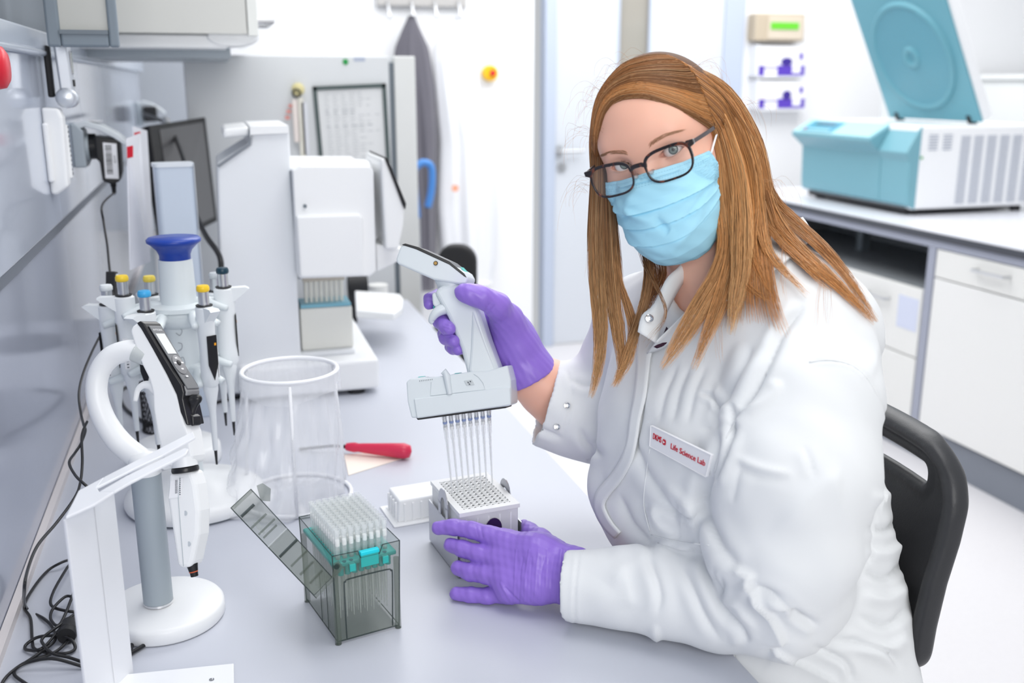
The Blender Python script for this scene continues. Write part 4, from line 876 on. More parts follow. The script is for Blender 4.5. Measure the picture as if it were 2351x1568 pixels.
# ================================================================ chair beyond the bench and blue strap by the coats
c = D(1049, 640, 3.15); bch = thing('desk_chair', (c[0], c[1], 0), 'black desk chair beyond the bench, its back seen behind the hand held pipette', 'chair')
FC = yawframe((c[0], c[1], 0), -18); zt3 = D(1049, 560, 3.15)[2]; zb3 = zt3 - 0.24
pr = rrect(0.125, 0.26, 0.055, 6)
MB().prism([FC(a, 0, zt3 - 0.13 + b) for a, b in pr], FC(0, 0.05, 0) - FC(0, 0, 0)).build('backrest', M_BLACKM, bch, bevel=0.012, seg=3, fix=True)
MB().prism([FC(a + 0.02, -0.10 + b, zt3 - 0.34) for a, b in rrect(0.22, 0.40, 0.08, 5)], (0, 0, 0.07)).build('seat', M_BLACKM, bch, bevel=0.015, seg=3, fix=True)
MB().tube([FC(0.02, 0.06, zt3 - 0.2), FC(0.02, 0.08, zt3 - 0.36), FC(-0.06, 0.0, zt3 - 0.37)], 0.012).build('bracket', M_BLACKM, bch, smooth=50)
MB().cyl(FC(0.02, -0.1, 0.09), FC(0.02, -0.1, zt3 - 0.34), 0.022).build('gas_post', M_CHROME, bch, smooth=40)
for k in range(5):
    a = 2 * pi * k / 5 + .3; MB().tube([FC(0.02, -0.1, 0.10), FC(0.02 + 0.2 * cos(a), -0.1 + 0.2 * sin(a), 0.065)], [0.02, 0.013], 8).build('leg', M_BLACKM, bch, smooth=50)
    MB().cyl(FC(0.02 + 0.2 * cos(a), -0.115 + 0.2 * sin(a), 0.027), FC(0.02 + 0.2 * cos(a), -0.085 + 0.2 * sin(a), 0.027), 0.027, n=14).build('castor', M_BLACKM, bch, smooth=50)
bpth = [(962, 378), (975, 373), (988, 380), (992, 400), (990, 440), (982, 476)]
YB = 4.35
bo = MB().tube(smooth_path([atY(958, 500, YB)] + [atY(950, 400, YB)] + [atY(x, y, YB) for x, y in bpth], 5), 0.016, 10).build('blue_handle', mat('blue_plastic', srgb('4a86cc'), 0.4), None, smooth=180); 
MB().cyl(atY(957, 498, YB), (atY(957, 498, YB)[0], YB, 0.0), 0.014).build('pole', M_METAL, bo, smooth=40); tag(bo, 'blue curved trolley handle beside the tall cabinet', 'handle')
# ================================================================ pipette carousel with hanging pipettes
cc0 = atZ(450, 1150, TZ)
cs = thing('pipette_carousel', cc0, 'white pipette carousel stand with a blue mushroom knob', 'pipette stand')
M_CAR = mat('carousel_white', (0.72, 0.77, 0.79), 0.35); M_BLUE = mat('knob_blue', srgb('1c3f9e'), 0.3)
MB().lathe([(0.112, 0.004), (0.114, 0.010), (0.112, 0.020), (0.10, 0.028), (0.05, 0.040), (0.024, 0.052), (0.0, 0.055)], cc0, n=56).build('base', M_WHITE, cs, smooth=50)
MB().cyl(cc0, cc0 + (0, 0, 0.006), 0.108, n=48).build('base_pad', M_DGREY, cs)
MB().lathe([(0.017, 0.03), (0.015, 0.12), (0.015, 0.20), (0.026, 0.205), (0.026, 0.33), (0.05, 0.335), (0.05, 0.342), (0.028, 0.345), (0.0265, 0.405), (0.026, 0.415)], cc0, n=32).build('column', M_CAR, cs, smooth=40)
MB().lathe([(0.024, 0.408), (0.024, 0.422), (0.0275, 0.430), (0.036, 0.4385), (0.0415, 0.4425), (0.0420, 0.4465), (0.039, 0.4495), (0.0, 0.4505)], cc0, n=36).build('knob', M_BLUE, cs, smooth=60)
blue_print = MB().lathe([(0.0, 0), (0.012, 0), (0.012, -0.0004)], cc0 + (0.07, -0.055, 0.0245), (0.15, 0, 1), n=12, sx=1.4, sy=0.25, X=(1, 0.9, 0)).build('blue_print', mat('blue_mark', srgb('6f95d6'), 0.5), cs)
tdir = RT * 1.0; bdir = nrm(np.array([FW[0], FW[1], 0]))
spec = [  # lateral px offset from the column, depth offset, cap colour, size, label
 (-32, -0.085, 'sky_blue', '43a9e0', 'pipette with a sky blue cap at the front of the carousel'),
 (-108, -0.030, 'yellow', 'f3cf3a', 'pipette with a yellow cap at the left of the carousel'),
 (-160, -0.005, 'white', 'dfe3e6', 'leftmost pipette of the carousel, its top hidden by the cable block'),
 (-66, 0.085, 'grey', 'b9bdc0', 'thick grey topped pipette behind the left of the blue knob'),
 (50, 0.085, 'silver', 'c7ccd0', 'pipette with a pale grey cap at the back right of the carousel'),
 (96, 0.020, 'petrol', '17394a', 'pipette with a dark petrol cap at the right of the carousel'),
 (84, -0.060, 'amber', 'f5cb2d', 'pipette with a bright yellow cap at the front right of the carousel'),
 (-92, 0.055, 'pale_yellow', 'e8cf55', 'pipette with a yellow cap hidden behind the left one')]
M_PW = mat('pipette_white', (0.80, 0.83, 0.85), 0.32)
arm = MB(); 
for k, (dx, dd, cn, ch, lab) in enumerate(spec):
    cz = TZ + 0.375
    base = cc0 + RT * (dx / FPX * 1.61) + bdir * dd; base = np.array([base[0], base[1], 0.0])
    out = nrm(np.array([base[0] - cc0[0], base[1] - cc0[1], 0])); sd = np.cross(out, (0, 0, 1.0))
    zc = {0: 0.382, 1: 0.395, 2: 0.375, 3: 0.375, 4: 0.378, 5: 0.398, 6: 0.385, 7: 0.378}[k] + TZ
    Fp = Frame((base[0], base[1], zc), out, sd, (0, 0, 1))
    p_ = thing('pipette', Fp(0, 0, 0), lab, 'pipette', 'pipettes hanging on the carousel')
    MB().lathe([(0.0, 0.0), (0.0085, -0.001), (0.0100, -0.004), (0.0100, -0.009), (0.0085, -0.0105)], Fp(0, 0, 0), n=20).build('cap', mat('cap_' + cn, srgb(ch), 0.35), p_, smooth=50)
    MB().cyl(Fp(0, 0, -0.0105), Fp(0, 0, -0.034), 0.0083, n=20).build('plunger', M_METAL, p_, smooth=40)
    b = MB()
    b.lathe([(0.012, -0.033), (0.0155, -0.036), (0.0155, -0.06), (0.0140, -0.10), (0.0145, -0.14), (0.0150, -0.158), (0.0115, -0.163), (0.0, -0.163)], Fp(0, 0, 0), n=20, sx=1.05, sy=0.85, X=out)
    b.prism([Fp(0.006, -0.008, -0.034), Fp(0.034, -0.006, -0.033), Fp(0.040, -0.005, -0.036), Fp(0.034, -0.006, -0.041), Fp(0.012, -0.008, -0.058)], Fp(0, 0.016, 0) - Fp(0, 0, 0))
    b.build('handle', M_PW, p_, smooth=40)
    MB().lathe([(0.013, -0.0325), (0.0125, -0.0345), (0.0, -0.0345)], Fp(0, 0, 0.001), n=18).build('collar', M_BLACKM, p_)
    dk = MB(); zz = [-0.085, -0.095, -0.12, -0.145]
    dk.prism([Fp(0.0150, -0.008, -0.078), Fp(0.0150, 0.008, -0.078), Fp(0.0148, 0.008, -0.125), Fp(0.0152, 0.000, -0.150), Fp(0.0148, -0.008, -0.125)], Fp(0.0015, 0, 0) - Fp(0, 0, 0))
    dp = dk.build('display_window', M_BLACK, p_, fix=True)
    MB().prism([Fp(0.0168, -0.006, -0.090), Fp(0.0168, -0.003, -0.090), Fp(0.0168, -0.003, -0.094), Fp(0.0168, -0.006, -0.094)], Fp(0.0003, 0, 0) - Fp(0, 0, 0)).build('orange_mark', mat('orange', srgb('f5a623'), 0.5), dp)
    lbm = MB(); lbm.prism([Fp(0.000, -0.0128, -0.100), Fp(0.008, -0.0122, -0.100), Fp(0.008, -0.0124, -0.150), Fp(0.000, -0.0130, -0.150)], sd * -0.0008); lbm.build('side_label', M_PAPER, p_)
    lt = MB()
    for q_ in range(9): lt.prism([Fp(0.002, -0.0138, -0.106 - q_ * .005), Fp(0.005, -0.0137, -0.106 - q_ * .005), Fp(0.005, -0.0137, -0.108 - q_ * .005), Fp(0.002, -0.0138, -0.108 - q_ * .005)], sd * -0.0002)
    lt.build('label_print', M_INK, p_)
    Ls = {0: 0.0, 1: 0.010, 2: 0.0, 3: 0.0, 4: 0.0, 5: 0.014, 6: 0.022, 7: 0.0}[k]
    MB().lathe([(0.0115, -0.160), (0.0118, -0.168), (0.0075, -0.190), (0.0055, -0.205), (0.0040, -0.248 - Ls), (0.0, -0.248 - Ls)], Fp(0, 0, 0), n=16).build('shaft', M_PW, p_, smooth=50)
    MB().lathe([(0.0028, -0.247 - Ls), (0.0016, -0.273 - Ls), (0, -0.273 - Ls)], Fp(0, 0, 0), n=10).build('nozzle', M_BLACKM, p_, smooth=50)
    # carousel arms: upper fork and lower cradle
    for zr, w_ in ((-0.058, 0.012), (-0.152, 0.014)):
        A_ = np.array([cc0[0], cc0[1], zc + zr]) + out * 0.022; B_ = Fp(-0.016, 0, zr); Cc_ = Fp(0.004, -0.020, zr - 0.006); D_ = Fp(0.004, 0.020, zr - 0.006)
        a = MB(); a.tube(smooth_path([A_, (A_ + B_) / 2 + (0, 0, 0.004), B_ + sd * -0.012, Cc_], 4), [0.011 - 0.0005 * q for q in range(13)], 8)
        a.tube(smooth_path([A_, (A_ + B_) / 2 + (0, 0, 0.004), B_ + sd * 0.012, D_], 4), [0.011 - 0.0005 * q for q in range(13)], 8)
        a.build('fork_arm' if w_ < 0.013 else 'cradle_arm', M_CAR, cs, smooth=180)
MB().lathe([(0.0, 0.335), (0.042, 0.333), (0.045, 0.327), (0.040, 0.315), (0.026, 0.305)], cc0, n=36).build('hub', M_CAR, cs, smooth=50)
MB().lathe([(0.026, 0.245), (0.038, 0.235), (0.040, 0.228), (0.026, 0.215)], cc0, n=36).build('hub', M_CAR, cs, smooth=50)
hw = cc0 + np.array([0, 0, 0.30]); fq = -bdir * 0.0265
for k, pts in enumerate([[(-.006, 0), (.0, -.004), (.004, .004), (-.002, .010)], [(-.004, -.016), (.002, -.018), (.001, -.026), (-.005, -.030)], [(-.006, -.045), (.002, -.040), (.004, -.052), (-.004, -.060), (.004, -.066)]]):
    MB().tube(smooth_path([hw + fq + RT * (a + 0.006) + (0, 0, b) for a, b in pts], 4), 0.0007, 5).build('pen_mark', M_FINK, cs)

# ================================================================ electronic pipette on its C stand
eb = atZ(378, 1388, TZ + 0.018); EC = np.array([eb[0], eb[1], TZ])
eb2 = atZ(364, 1382, TZ + 0.024)
es_ = thing('pipette_holder', EC, 'white round based pipette holder with a grey column and curved C arm', 'pipette stand')
MB().lathe([(0.0745, 0.001), (0.0765, 0.004), (0.0760, 0.017), (0.0735, 0.0205), (0.070, 0.022), (0.0, 0.0235)], EC, n=72).build('base', M_WHITE, es_, smooth=50)
col = np.array([eb2[0], eb2[1], TZ])
MB().lathe([(0.0188, 0.0236), (0.0188, 0.027)], col, n=32).build('chrome_ring', M_CHROME, es_, smooth=40)
zt_c = atY(337, 1085, col[1])[2]
MB().cyl(col + (0, 0, 0.0272), (col[0], col[1], zt_c), 0.0187, n=40, caps=True).build('column', mat('grey_column', (0.36, 0.41, 0.45), 0.42), es_, smooth=40)
CD = depth((col[0], col[1], zt_c))
MB().lathe([(0.0192, 0), (0.0196, 0.012), (0.0196, 0.02), (0.016, 0.027), (0.0, 0.030)], (col[0], col[1], zt_c), n=36).build('column_cap', M_WHITE, es_, smooth=60)
arc = [(352, 1066), (318, 1050), (272, 1012), (238, 960), (222, 905), (228, 855), (254, 820), (290, 806), (318, 806)]
rr_ = [0.0135, 0.0150, 0.0150, 0.0140, 0.0132, 0.0130, 0.0135, 0.0138, 0.0138]
pth = smooth_path([D(x, y, CD - 0.002) for x, y in arc], 6); rad = np.interp(np.linspace(0, 8, len(pth)), range(9), rr_)
MB().tube(pth, list(rad), 28).build('c_arm', M_WHITE, es_, smooth=180)
s0 = D(312, 806, CD - 0.002); s1 = D(337, 818, CD - 0.002)
MB().cyl(s0, s1, 0.0143, 0.0125, n=28).build('arm_socket', mat('socket_grey', (0.55, 0.58, 0.58), 0.4), es_, smooth=40)
MB().prism([D(352, 1060, CD - .008), D(386, 1030, CD - .008), D(404, 1062, CD - .008), D(404, 1076, CD - .008), D(375, 1080, CD - .008)], FW * 0.018).build('cradle', M_WHITE, es_, bevel=0.002, fix=True)

ep = thing('electronic_pipette', D(400, 900, CD), 'white electronic pipette with black keypad resting on the C arm holder', 'electronic pipette')
EX = nrm(FW * 0.90 + RT * 0.42); ED = CD - 0.004
def EPt(x, y, o=0.0): return D(x, y, ED) + EX * o
body = [(313, 760), (318, 748), (330, 741), (342, 748), (372, 806), (402, 866), (425, 915), (436, 965), (446, 990), (455, 1045), (452, 1062), (400, 1070), (388, 1050), (376, 1000), (366, 940), (364, 900), (356, 870), (340, 838), (322, 790)]
eb_ = MB().prism([EPt(x, y, -0.011) for x, y in body], EX * 0.026).build('body', M_WHITE, ep, bevel=0.0045, seg=4, fix=True)
blk = [(330, 742), (338, 737), (347, 743), (378, 795), (412, 850), (434, 884), (438, 900), (436, 915), (446, 960), (449, 975), (443, 974), (430, 945), (421, 905), (398, 858), (366, 800), (340, 755)]
MB().prism([EPt(x, y, -0.0122) for x, y in blk], EX * 0.0284).build('keypad_frame', M_BLACK, ep, bevel=0.0012, fix=True)
# face plate on the slanted front: screen, keys
fa_, fb_ = np.array(EPt(347, 743, 0)), np.array(EPt(434, 884, 0)); fd_ = nrm(fb_ - fa_); fn_ = nrm(np.cross(EX, fd_)); fn_ = fn_ if fn_ @ RT > 0 else -fn_
FE = Frame(EPt(347, 743, 0.002), fd_, EX, fn_); FLn = np.linalg.norm(fb_ - fa_)
fp_ = MB().box(FE, (0.004, -0.010, 0.0002), (FLn + 0.006, 0.0105, 0.0018)).build('face_plate', mat('face_grey', (0.16, 0.165, 0.175), 0.35), ep, bevel=0.0007)
MB().box(FE, (0.016, -0.0075, 0.0019), (0.046, 0.0075, 0.0023)).build('screen', mat('lcd_pale', (0.62, 0.65, 0.66), 0.15), fp_)
MB().lathe([(0.0088, 0), (0.0092, 0.0008), (0.0078, 0.0012), (0.0, 0.0012)], FE(0.0625, 0, 0.0018), fn_, n=28, sx=1.5, X=fd_).build('key_ring', mat('key_grey', (0.24, 0.24, 0.25), 0.3), fp_, smooth=40)
MB().lathe([(0.0032, 0), (0.0030, 0.001), (0.0, 0.0012)], FE(0.060, 0, 0.0030), fn_, n=16, sx=1.2, X=fd_).build('key', M_BLACK, fp_, smooth=40)
kk = MB()
for a, b in ((0.053, 0), (0.060, 0.006), (0.060, -0.006), (0.069, 0.0), (0.080, 0)): kk.box(FE, (a - .001, b - .0018, 0.0030), (a + .001, b + .0018, 0.0034))
kk.build('key_symbols', M_PAPER, fp_)
text('brand_print', 'INTEGRA', Frame(FE(0.0105, 0, 0.0020), EX, -fd_, fn_), 0.0036, M_PAPER, fp_, 0.00005)
MB().prism([EPt(x, y, -0.009) for x, y in [(404, 858), (436, 886), (442, 898), (440, 908), (428, 908), (408, 868)]], EX * 0.022).build('run_key', mat('key_grey', (0.24, 0.24, 0.25), 0.3), ep, bevel=0.0015, fix=True)
f = Field(EPt(448, 930, 0) - 0.03, EPt(448, 930, 0) + 0.03, 0.0008)
f.cone(EPt(437, 918, 0.002), EPt(451, 916, 0.002), 0.006, 0.0045, 0.006).cone(EPt(451, 916, 0.002), EPt(440, 948, 0.002), 0.0042, 0.0024, 0.006).cone(EPt(436, 915, 0.002), EPt(438, 950, 0.002), 0.004, 0.003, 0.004)
sdf_obj('thumb_lever', f, M_BLACK, ep)
MB().prism([EPt(x, y, -0.0055) for x, y in [(443, 950), (451, 956), (452, 975), (446, 978)]], EX * 0.014).build('lever_pad', M_BLACK, ep, bevel=0.001, fix=True)
hk = smooth_path([EPt(362, 898, 0.002), EPt(345, 886, 0.002), EPt(328, 884, 0.002), EPt(314, 895, 0.002), EPt(308, 921, 0.002)], 5)
MB().tube(hk, list(np.interp(np.linspace(0, 1, len(hk)), [0, .3, 1], [0.009, 0.0055, 0.0026])), 14).build('finger_hook', M_WHITE, ep, smooth=180)
MB().lathe([(0.0150, 0.0), (0.0160, 0.0), (0.0160, 0.012), (0.0150, 0.012)], EPt(424, 1070, 0.001), nrm(EPt(420, 1040, 0) - EPt(424, 1070, 0)), n=32).build('neck_ring', M_WHITE, ep, smooth=40)
MB().lathe([(0.0150, 0.0), (0.0168, 0.001), (0.0172, 0.004), (0.0165, 0.0065), (0.0150, 0.0068)], EPt(425, 1084, 0.001), nrm(EPt(420, 1040, 0) - EPt(424, 1070, 0)), n=32).build('black_ring', M_BLACK, ep, smooth=40)
low = [(400, 1085), (452, 1078), (462, 1110), (470, 1170), (468, 1225), (455, 1285), (448, 1300), (424, 1300), (419, 1288), (404, 1190), (397, 1140)]
MB().prism([EPt(x, y, -0.0105) for x, y in low], EX * 0.023).build('lower_module', M_WHITE, ep, bevel=0.0045, seg=3, fix=True)
MB().tube([EPt(428, 1092, -0.0112), EPt(424, 1140, -0.0112), EPt(436, 1296, -0.0112)], 0.0004, 5).build('seam', M_GREYP, ep)
for x, y in ((440, 1175), (448, 1245)): c = EPt(x, y, -0.0105); MB().cyl(c, c - EX * 0.0007, 0.0032, n=16).build('screw_cap', M_LGREY, ep, smooth=40)
MB().prism([EPt(x, y, -0.0109) for x, y in [(407, 1102), (436, 1094), (430, 1138), (402, 1142)]], -EX * 0.0003).build('label', M_PAPER, ep)
kb = MB(); 
for q_ in range(12): kb.prism([EPt(417, 1100 + q_ * 2.6, -0.0114), EPt(423, 1099.5 + q_ * 2.6, -0.0114), EPt(423, 1100.5 + q_ * 2.6, -0.0114), EPt(417, 1101.3 + q_ * 2.6, -0.0114)], -EX * 0.0001)
for q_ in range(9): kb.prism([EPt(427, 1096 + q_ * 4.4, -0.0114), EPt(429.5, 1095.5 + q_ * 4.4, -0.0114), EPt(429.2, 1098.2 + q_ * 4.4, -0.0114), EPt(426.8, 1098.5 + q_ * 4.4, -0.0114)], -EX * 0.0001)
kb.build('barcode', M_INK, ep)
ax_ = nrm(EPt(443, 1320, 0) - EPt(438, 1296, 0))
MB().lathe([(0.0075, -0.002), (0.0065, 0.003), (0.0060, 0.006), (0.0058, 0.0075)], EPt(439, 1298, 0.002), ax_, n=18).build('nozzle', M_BLACK, ep, smooth=40)
MB().lathe([(0.0054, 0.0075), (0.0058, 0.0080), (0.0054, 0.009)], EPt(439, 1298, 0.002), ax_, n=18).build('seal_ring', mat('orange_seal', srgb('d8623c'), 0.5), ep, smooth=40)
MB().lathe([(0.0052, 0.009), (0.0048, 0.0145), (0, 0.0148)], EPt(439, 1298, 0.002), ax_, n=18).build('nozzle_tip', M_BLACK, ep, smooth=40)

# round white base and mesh cup behind
c = atZ(408, 1060, TZ); o = MB().lathe([(0.076, 0.0), (0.08, 0.006), (0.079, 0.030), (0.072, 0.038), (0, 0.041)], c, n=48).build('round_white_base', M_WHITE, None, smooth=50); tag(o, 'round white base standing behind the carousel base', 'base')
c = atZ(372, 985, TZ); mc = thing('mesh_cup', c, 'black wire mesh cup holding a red tool behind the pipette holder', 'cup')
mb = MB(); 
for k in range(26):
    a = 2 * pi * k / 26; 
    for s in (1, -1): mb.tube([c + (0.036 * cos(a + s * t * 1.2), 0.036 * sin(a + s * t * 1.2), 0.003 + 0.095 * t) for t in np.linspace(0, 1, 7)], 0.0009, 4, caps=False)
mb.build('mesh', M_BLACKM, mc)['kind'] = 'stuff'
MB().tube([c + (0.036 * cos(t), 0.036 * sin(t), 0.099) for t in np.linspace(0, 2 * pi, 28)[:-1]], 0.0025, 8, closed=True).build('rim', M_BLACKM, mc, smooth=180)
MB().tube([c + (0.036 * cos(t), 0.036 * sin(t), 0.0025) for t in np.linspace(0, 2 * pi, 28)[:-1]], 0.0025, 8, closed=True).build('base_ring', M_BLACKM, mc, smooth=180)
o = MB().cyl(c + (0.004, -0.004, 0.008), c + (0.01, 0.004, 0.13), 0.016, 0.012, n=14).build('red_tool', mat('dark_red', srgb('7d1420'), 0.4), None, smooth=50); tag(o, 'dark red tool standing in the black mesh cup', 'hand tool')

# ================================================================ monitor, papers, tall translucent box
mq = [(342, 288, 2.62), (472, 268, 3.0), (500, 507, 2.92), (388, 563, 2.55)]
MQ = [D(*q) for q in mq]; mn = nrm(np.cross(MQ[1] - MQ[0], MQ[3] - MQ[0])); mn = mn if mn @ FW > 0 else -mn
mo = thing('monitor', MQ[3] * np.array([1, 1, 0]) + (0, 0, TZ), 'dark monitor standing beside the wall behind the carousel', 'monitor')
MB().prism(MQ, mn * 0.03).build('case', M_BLACKM, mo, bevel=0.004, fix=True)
def inset(a, b): return [(MQ[0] * (1 - u) + MQ[1] * u) * (1 - v) + (MQ[3] * (1 - u) + MQ[2] * u) * v - mn * 0.001 for u, v in ((a, b), (1 - a * .55, b), (1 - a * .55, 1 - b), (a, 1 - b))]
MB().prism(inset(0.14, 0.05), -mn * 0.001).build('screen', mat('screen_off', (0.10, 0.10, 0.105), 0.3), mo)
mm = (MQ[2] + MQ[3]) / 2 + mn * 0.02; MB().tube([mm, (mm[0], mm[1], TZ + 0.01)], 0.016, 10).build('stand', M_BLACKM, mo, smooth=50)
MB().cyl((mm[0], mm[1], TZ), (mm[0], mm[1], TZ + 0.012), 0.09, n=28).build('foot', M_BLACKM, mo, smooth=40)
pp = [(310, 330), (340, 300), (352, 400), (346, 612), (302, 620), (292, 380)]
for k, (pts, d0, lab) in enumerate([([(292, 318), (322, 306), (346, 600), (300, 620)], 1.98, 'long white laminated sheet with a red tab hanging by the wall, nearest of two'), ([(306, 290), (338, 300), (353, 545), (320, 560)], 2.15, 'long white laminated sheet hanging behind the nearest one')]):
    h_ = thing('hanging_sheet', D(pts[0][0], pts[0][1], d0), lab, 'sheet', 'laminated sheets hanging by the wall')
    q = [D(x, y, d0 + (0.12 if i in (1, 2) else 0)) for i, (x, y) in enumerate(pts)]; n__ = nrm(np.cross(q[1] - q[0], q[3] - q[0])) * 0.002
    MB().prism(q, n__).build('sheet', mat('laminate', (0.78, 0.79, 0.85), 0.25), h_)
    ll = MB(); nn_ = nrm(n__); nn_ = nn_ if nn_ @ FW < 0 else -nn_
    pt = lambda u, v: (q[0] * (1 - u) + q[1] * u) * (1 - v) + (q[3] * (1 - u) + q[2] * u) * v + nn_ * 0.003
    for r in range(30): ll.quad(pt(.3, .14 + r * .025), pt(.35 + .4 * ((r * 7) % 5) / 5, .14 + r * .025), pt(.35 + .4 * ((r * 7) % 5) / 5, .15 + r * .025), pt(.3, .15 + r * .025))
    ll.build('lines_of_print', M_FINK, h_)
    tx_, ty_, td_ = ((297, 349, 1.965), (314, 317, 2.12))[k]; MB().prism([D(tx_ + a, ty_ + b, td_) for a, b in ((-6, -12), (7, -15), (7, 11), (-5, 14))], FW * 0.004).build('red_tab', M_RED, h_, fix=True)
tbx = atZ(428, 1010, TZ)
tall = thing('tall_translucent_box', D(418, 640, 2.0), 'tall bluish translucent box standing behind the blue knob', 'box')
tbp = D(418, 640, 2.05); zt4 = atY(415, 374, tbp[1])[2]
FB_ = yawframe((tbp[0], tbp[1], 0), 8)
pr = rrect(0.074, 0.05, 0.01, 4)
MB().prism([FB_(a, b, TZ) for a, b in pr], (0, 0, zt4 - TZ)).build('box', mat('milky_blue', (0.55, 0.62, 0.72), 0.35), tall, bevel=0.002, fix=True)
MB().prism([FB_(a, b, zt4 - 0.006) for a, b in rrect(0.078, 0.054, 0.011, 4)], (0, 0, 0.007)).build('rim', mat('milky_rim', (0.70, 0.74, 0.79), 0.3), tall, fix=True)
MB().box(FB_, (0.0375, -0.02, TZ), (0.0385, -0.0255, zt4)).build('painted_edge_highlight', mat('milky_rim', (0.70, 0.74, 0.79), 0.3), tall)  # pale strip: the highlight along this edge is put into the colour

# ================================================================ cables
M_CAB_ = mat('cable_black', (0.014, 0.014, 0.016), 0.35)
def cable(name, label, pts, r=0.0020, cat='cable', group='black cables by the wall'):
    o = MB().tube(smooth_path(pts, 7), r, 8).build(name, M_CAB_, None, smooth=180); return tag(o, label, cat, group)
wx = lambda x, y, g=0.02: atX(x, y, WX + g)
bz = lambda x, y, z=0.004: atZ(x, y, TZ + z)
cable('power_cable', 'thin black cable hanging from the power adapter to the inline block', [CABLE_START, D(235, 470, 1.86), D(238, 510, 1.83), D(246, 560, 1.80), D(252, 620, 1.77), D(262, 690, 1.75), D(268, 730, 1.74), D(265, 800, 1.72), D(262, 830, 1.72)], 0.0022)
blk = thing('inline_block', D(256, 652, 1.76), 'small black inline switch block on the hanging cable', 'switch')
FI = Frame(D(256, 652, 1.76), RT, FW, UP)
MB().box(FI, (-0.0085, -0.006, -0.022), (0.009, 0.008, 0.022)).build('housing', M_BLACKM, blk, bevel=0.002)
MB().cyl(FI(0.009, 0, 0.014), FI(0.0115, 0, 0.014), 0.004, n=10).build('button', M_LGREY, blk)
cable('power_cable', 'black cable from the inline block running down beside the C arm', [D(254, 672, 1.76), D(250, 715, 1.74), D(236, 757, 1.72), D(210, 810, 1.68), D(190, 860, 1.64), D(181, 905, 1.60), D(186, 950, 1.56), D(192, 975, 1.52), D(196, 990, 1.50), D(185, 1020, 1.46), D(172, 1040, 1.44), D(159, 1062, 1.40), D(172, 1090, 1.37), D(192, 1110, 1.35), D(225, 1138, 1.36), D(246, 1160, 1.38), D(254, 1195, 1.40), D(264, 1225, 1.40), bz(256, 1244)])
cable('power_cable', 'black cable looping from behind the C arm down the wall to the tangle', [D(200, 968, 1.50), D(188, 1000, 1.47), D(189, 1060, 1.43), D(184, 1110, 1.40), D(170, 1145, 1.36), D(130, 1200, 1.30), D(88, 1250, 1.24), D(66, 1300, 1.19), D(56, 1350, 1.15), bz(60, 1395), bz(100, 1420), bz(120, 1440), bz(126, 1470, .008), bz(90, 1500, .008), bz(60, 1520)])
cable('power_cable', 'black cable with a thick sleeve in the tangle beside the white upright', [bz(160, 1285, .01), bz(140, 1292, .012), bz(110, 1310), bz(80, 1345), bz(56, 1390), bz(70, 1420), bz(74, 1470), bz(80, 1490), bz(110, 1498), bz(150, 1500), bz(172, 1490), bz(165, 1470, .01), bz(140, 1460, .012), bz(90, 1462, .01), bz(60, 1480), bz(62, 1492), bz(100, 1486, .01), bz(150, 1430, .014), bz(185, 1410, .01)])
cable('power_cable', 'black cable curling in small loops behind the white upright', [bz(165, 1290, .012), bz(150, 1310, .014), bz(122, 1360, .014), bz(118, 1390, .01), bz(150, 1402, .012), bz(180, 1402, .01), bz(170, 1375, .014), bz(150, 1370, .014), bz(120, 1400, .014), bz(118, 1425, .012), bz(140, 1430, .012), bz(175, 1345, .018)])
cable('power_cable', 'black cable of the tangle running out at the lower left corner', [bz(200, 1524), bz(160, 1510, .008), bz(120, 1500, .012), bz(100, 1480, .016), bz(98, 1465, .016), bz(130, 1440, .02), bz(190, 1400, .01), bz(170, 1450, .008), bz(130, 1495, .006), bz(60, 1520), bz(32, 1545), bz(60, 1570), bz(110, 1600)])
cable('power_cable', 'black cable emerging from under the round white base', [bz(300, 1465), bz(303, 1480), bz(296, 1500), bz(290, 1515)], 0.0026)
cable('power_cable', 'second black cable emerging from under the round white base', [bz(342, 1472), bz(325, 1485), bz(300, 1500), bz(290, 1510)], 0.0026)
cable('power_cable', 'lowest black cable of the tangle at the bottom left edge', [bz(190, 1530, .004), bz(120, 1512, .014), bz(60, 1522, .01), bz(30, 1540, .006), bz(10, 1560), bz(0, 1580)], 0.0021)
o = MB().lathe([(0.0, 0), (0.011, 0.001), (0.012, 0.008), (0.0112, 0.010), (0.012, 0.012), (0.0112, 0.014), (0.0115, 0.030), (0.006, 0.033), (0, 0.034)], bz(152, 1462, .012), nrm(bz(172, 1405, .012) - bz(152, 1462, .012)), n=20).build('cable_ferrite', M_BLACKM, None, smooth=40); tag(o, 'black ferrite barrel lying in the cable tangle', 'ferrite')
cable('monitor_cable', 'thick black cable with a green and white tag running to the bench', [D(330, 262, 3.1), D(385, 285, 2.9), D(408, 330, 2.7), D(428, 385, 2.5), D(442, 440, 2.35), D(450, 490, 2.25), D(472, 540, 2.15), D(497, 575, 2.1), D(507, 600, 2.08), D(508, 640, 2.08)], 0.006)
o = MB().cyl(D(385, 288, 2.88), D(398, 318, 2.78), 0.011, n=12).build('cable_tag', mat('tag_green', srgb('4fae62'), 0.5), None); tag(o, 'green tag wrapped round the thick black cable', 'tag')
o = MB().cyl(D(380, 276, 2.91), D(387, 292, 2.87), 0.0118, n=12).build('cable_tag', M_PAPER, None); tag(o, 'white tag wrapped round the thick black cable above the green one', 'tag')
cable('desk_cable', 'black cable lying on the bench left of the mesh cup', [bz(352, 872), bz(300, 885), bz(276, 900), bz(286, 935), bz(325, 965), bz(350, 975)], 0.0035, 'cable', 'cables on the bench behind the carousel')
cable('desk_cable', 'black cable lying on the bench between carousel and instrument', [bz(452, 936), bz(490, 926), bz(530, 915), bz(566, 908)], 0.0035, 'cable', 'cables on the bench behind the carousel')

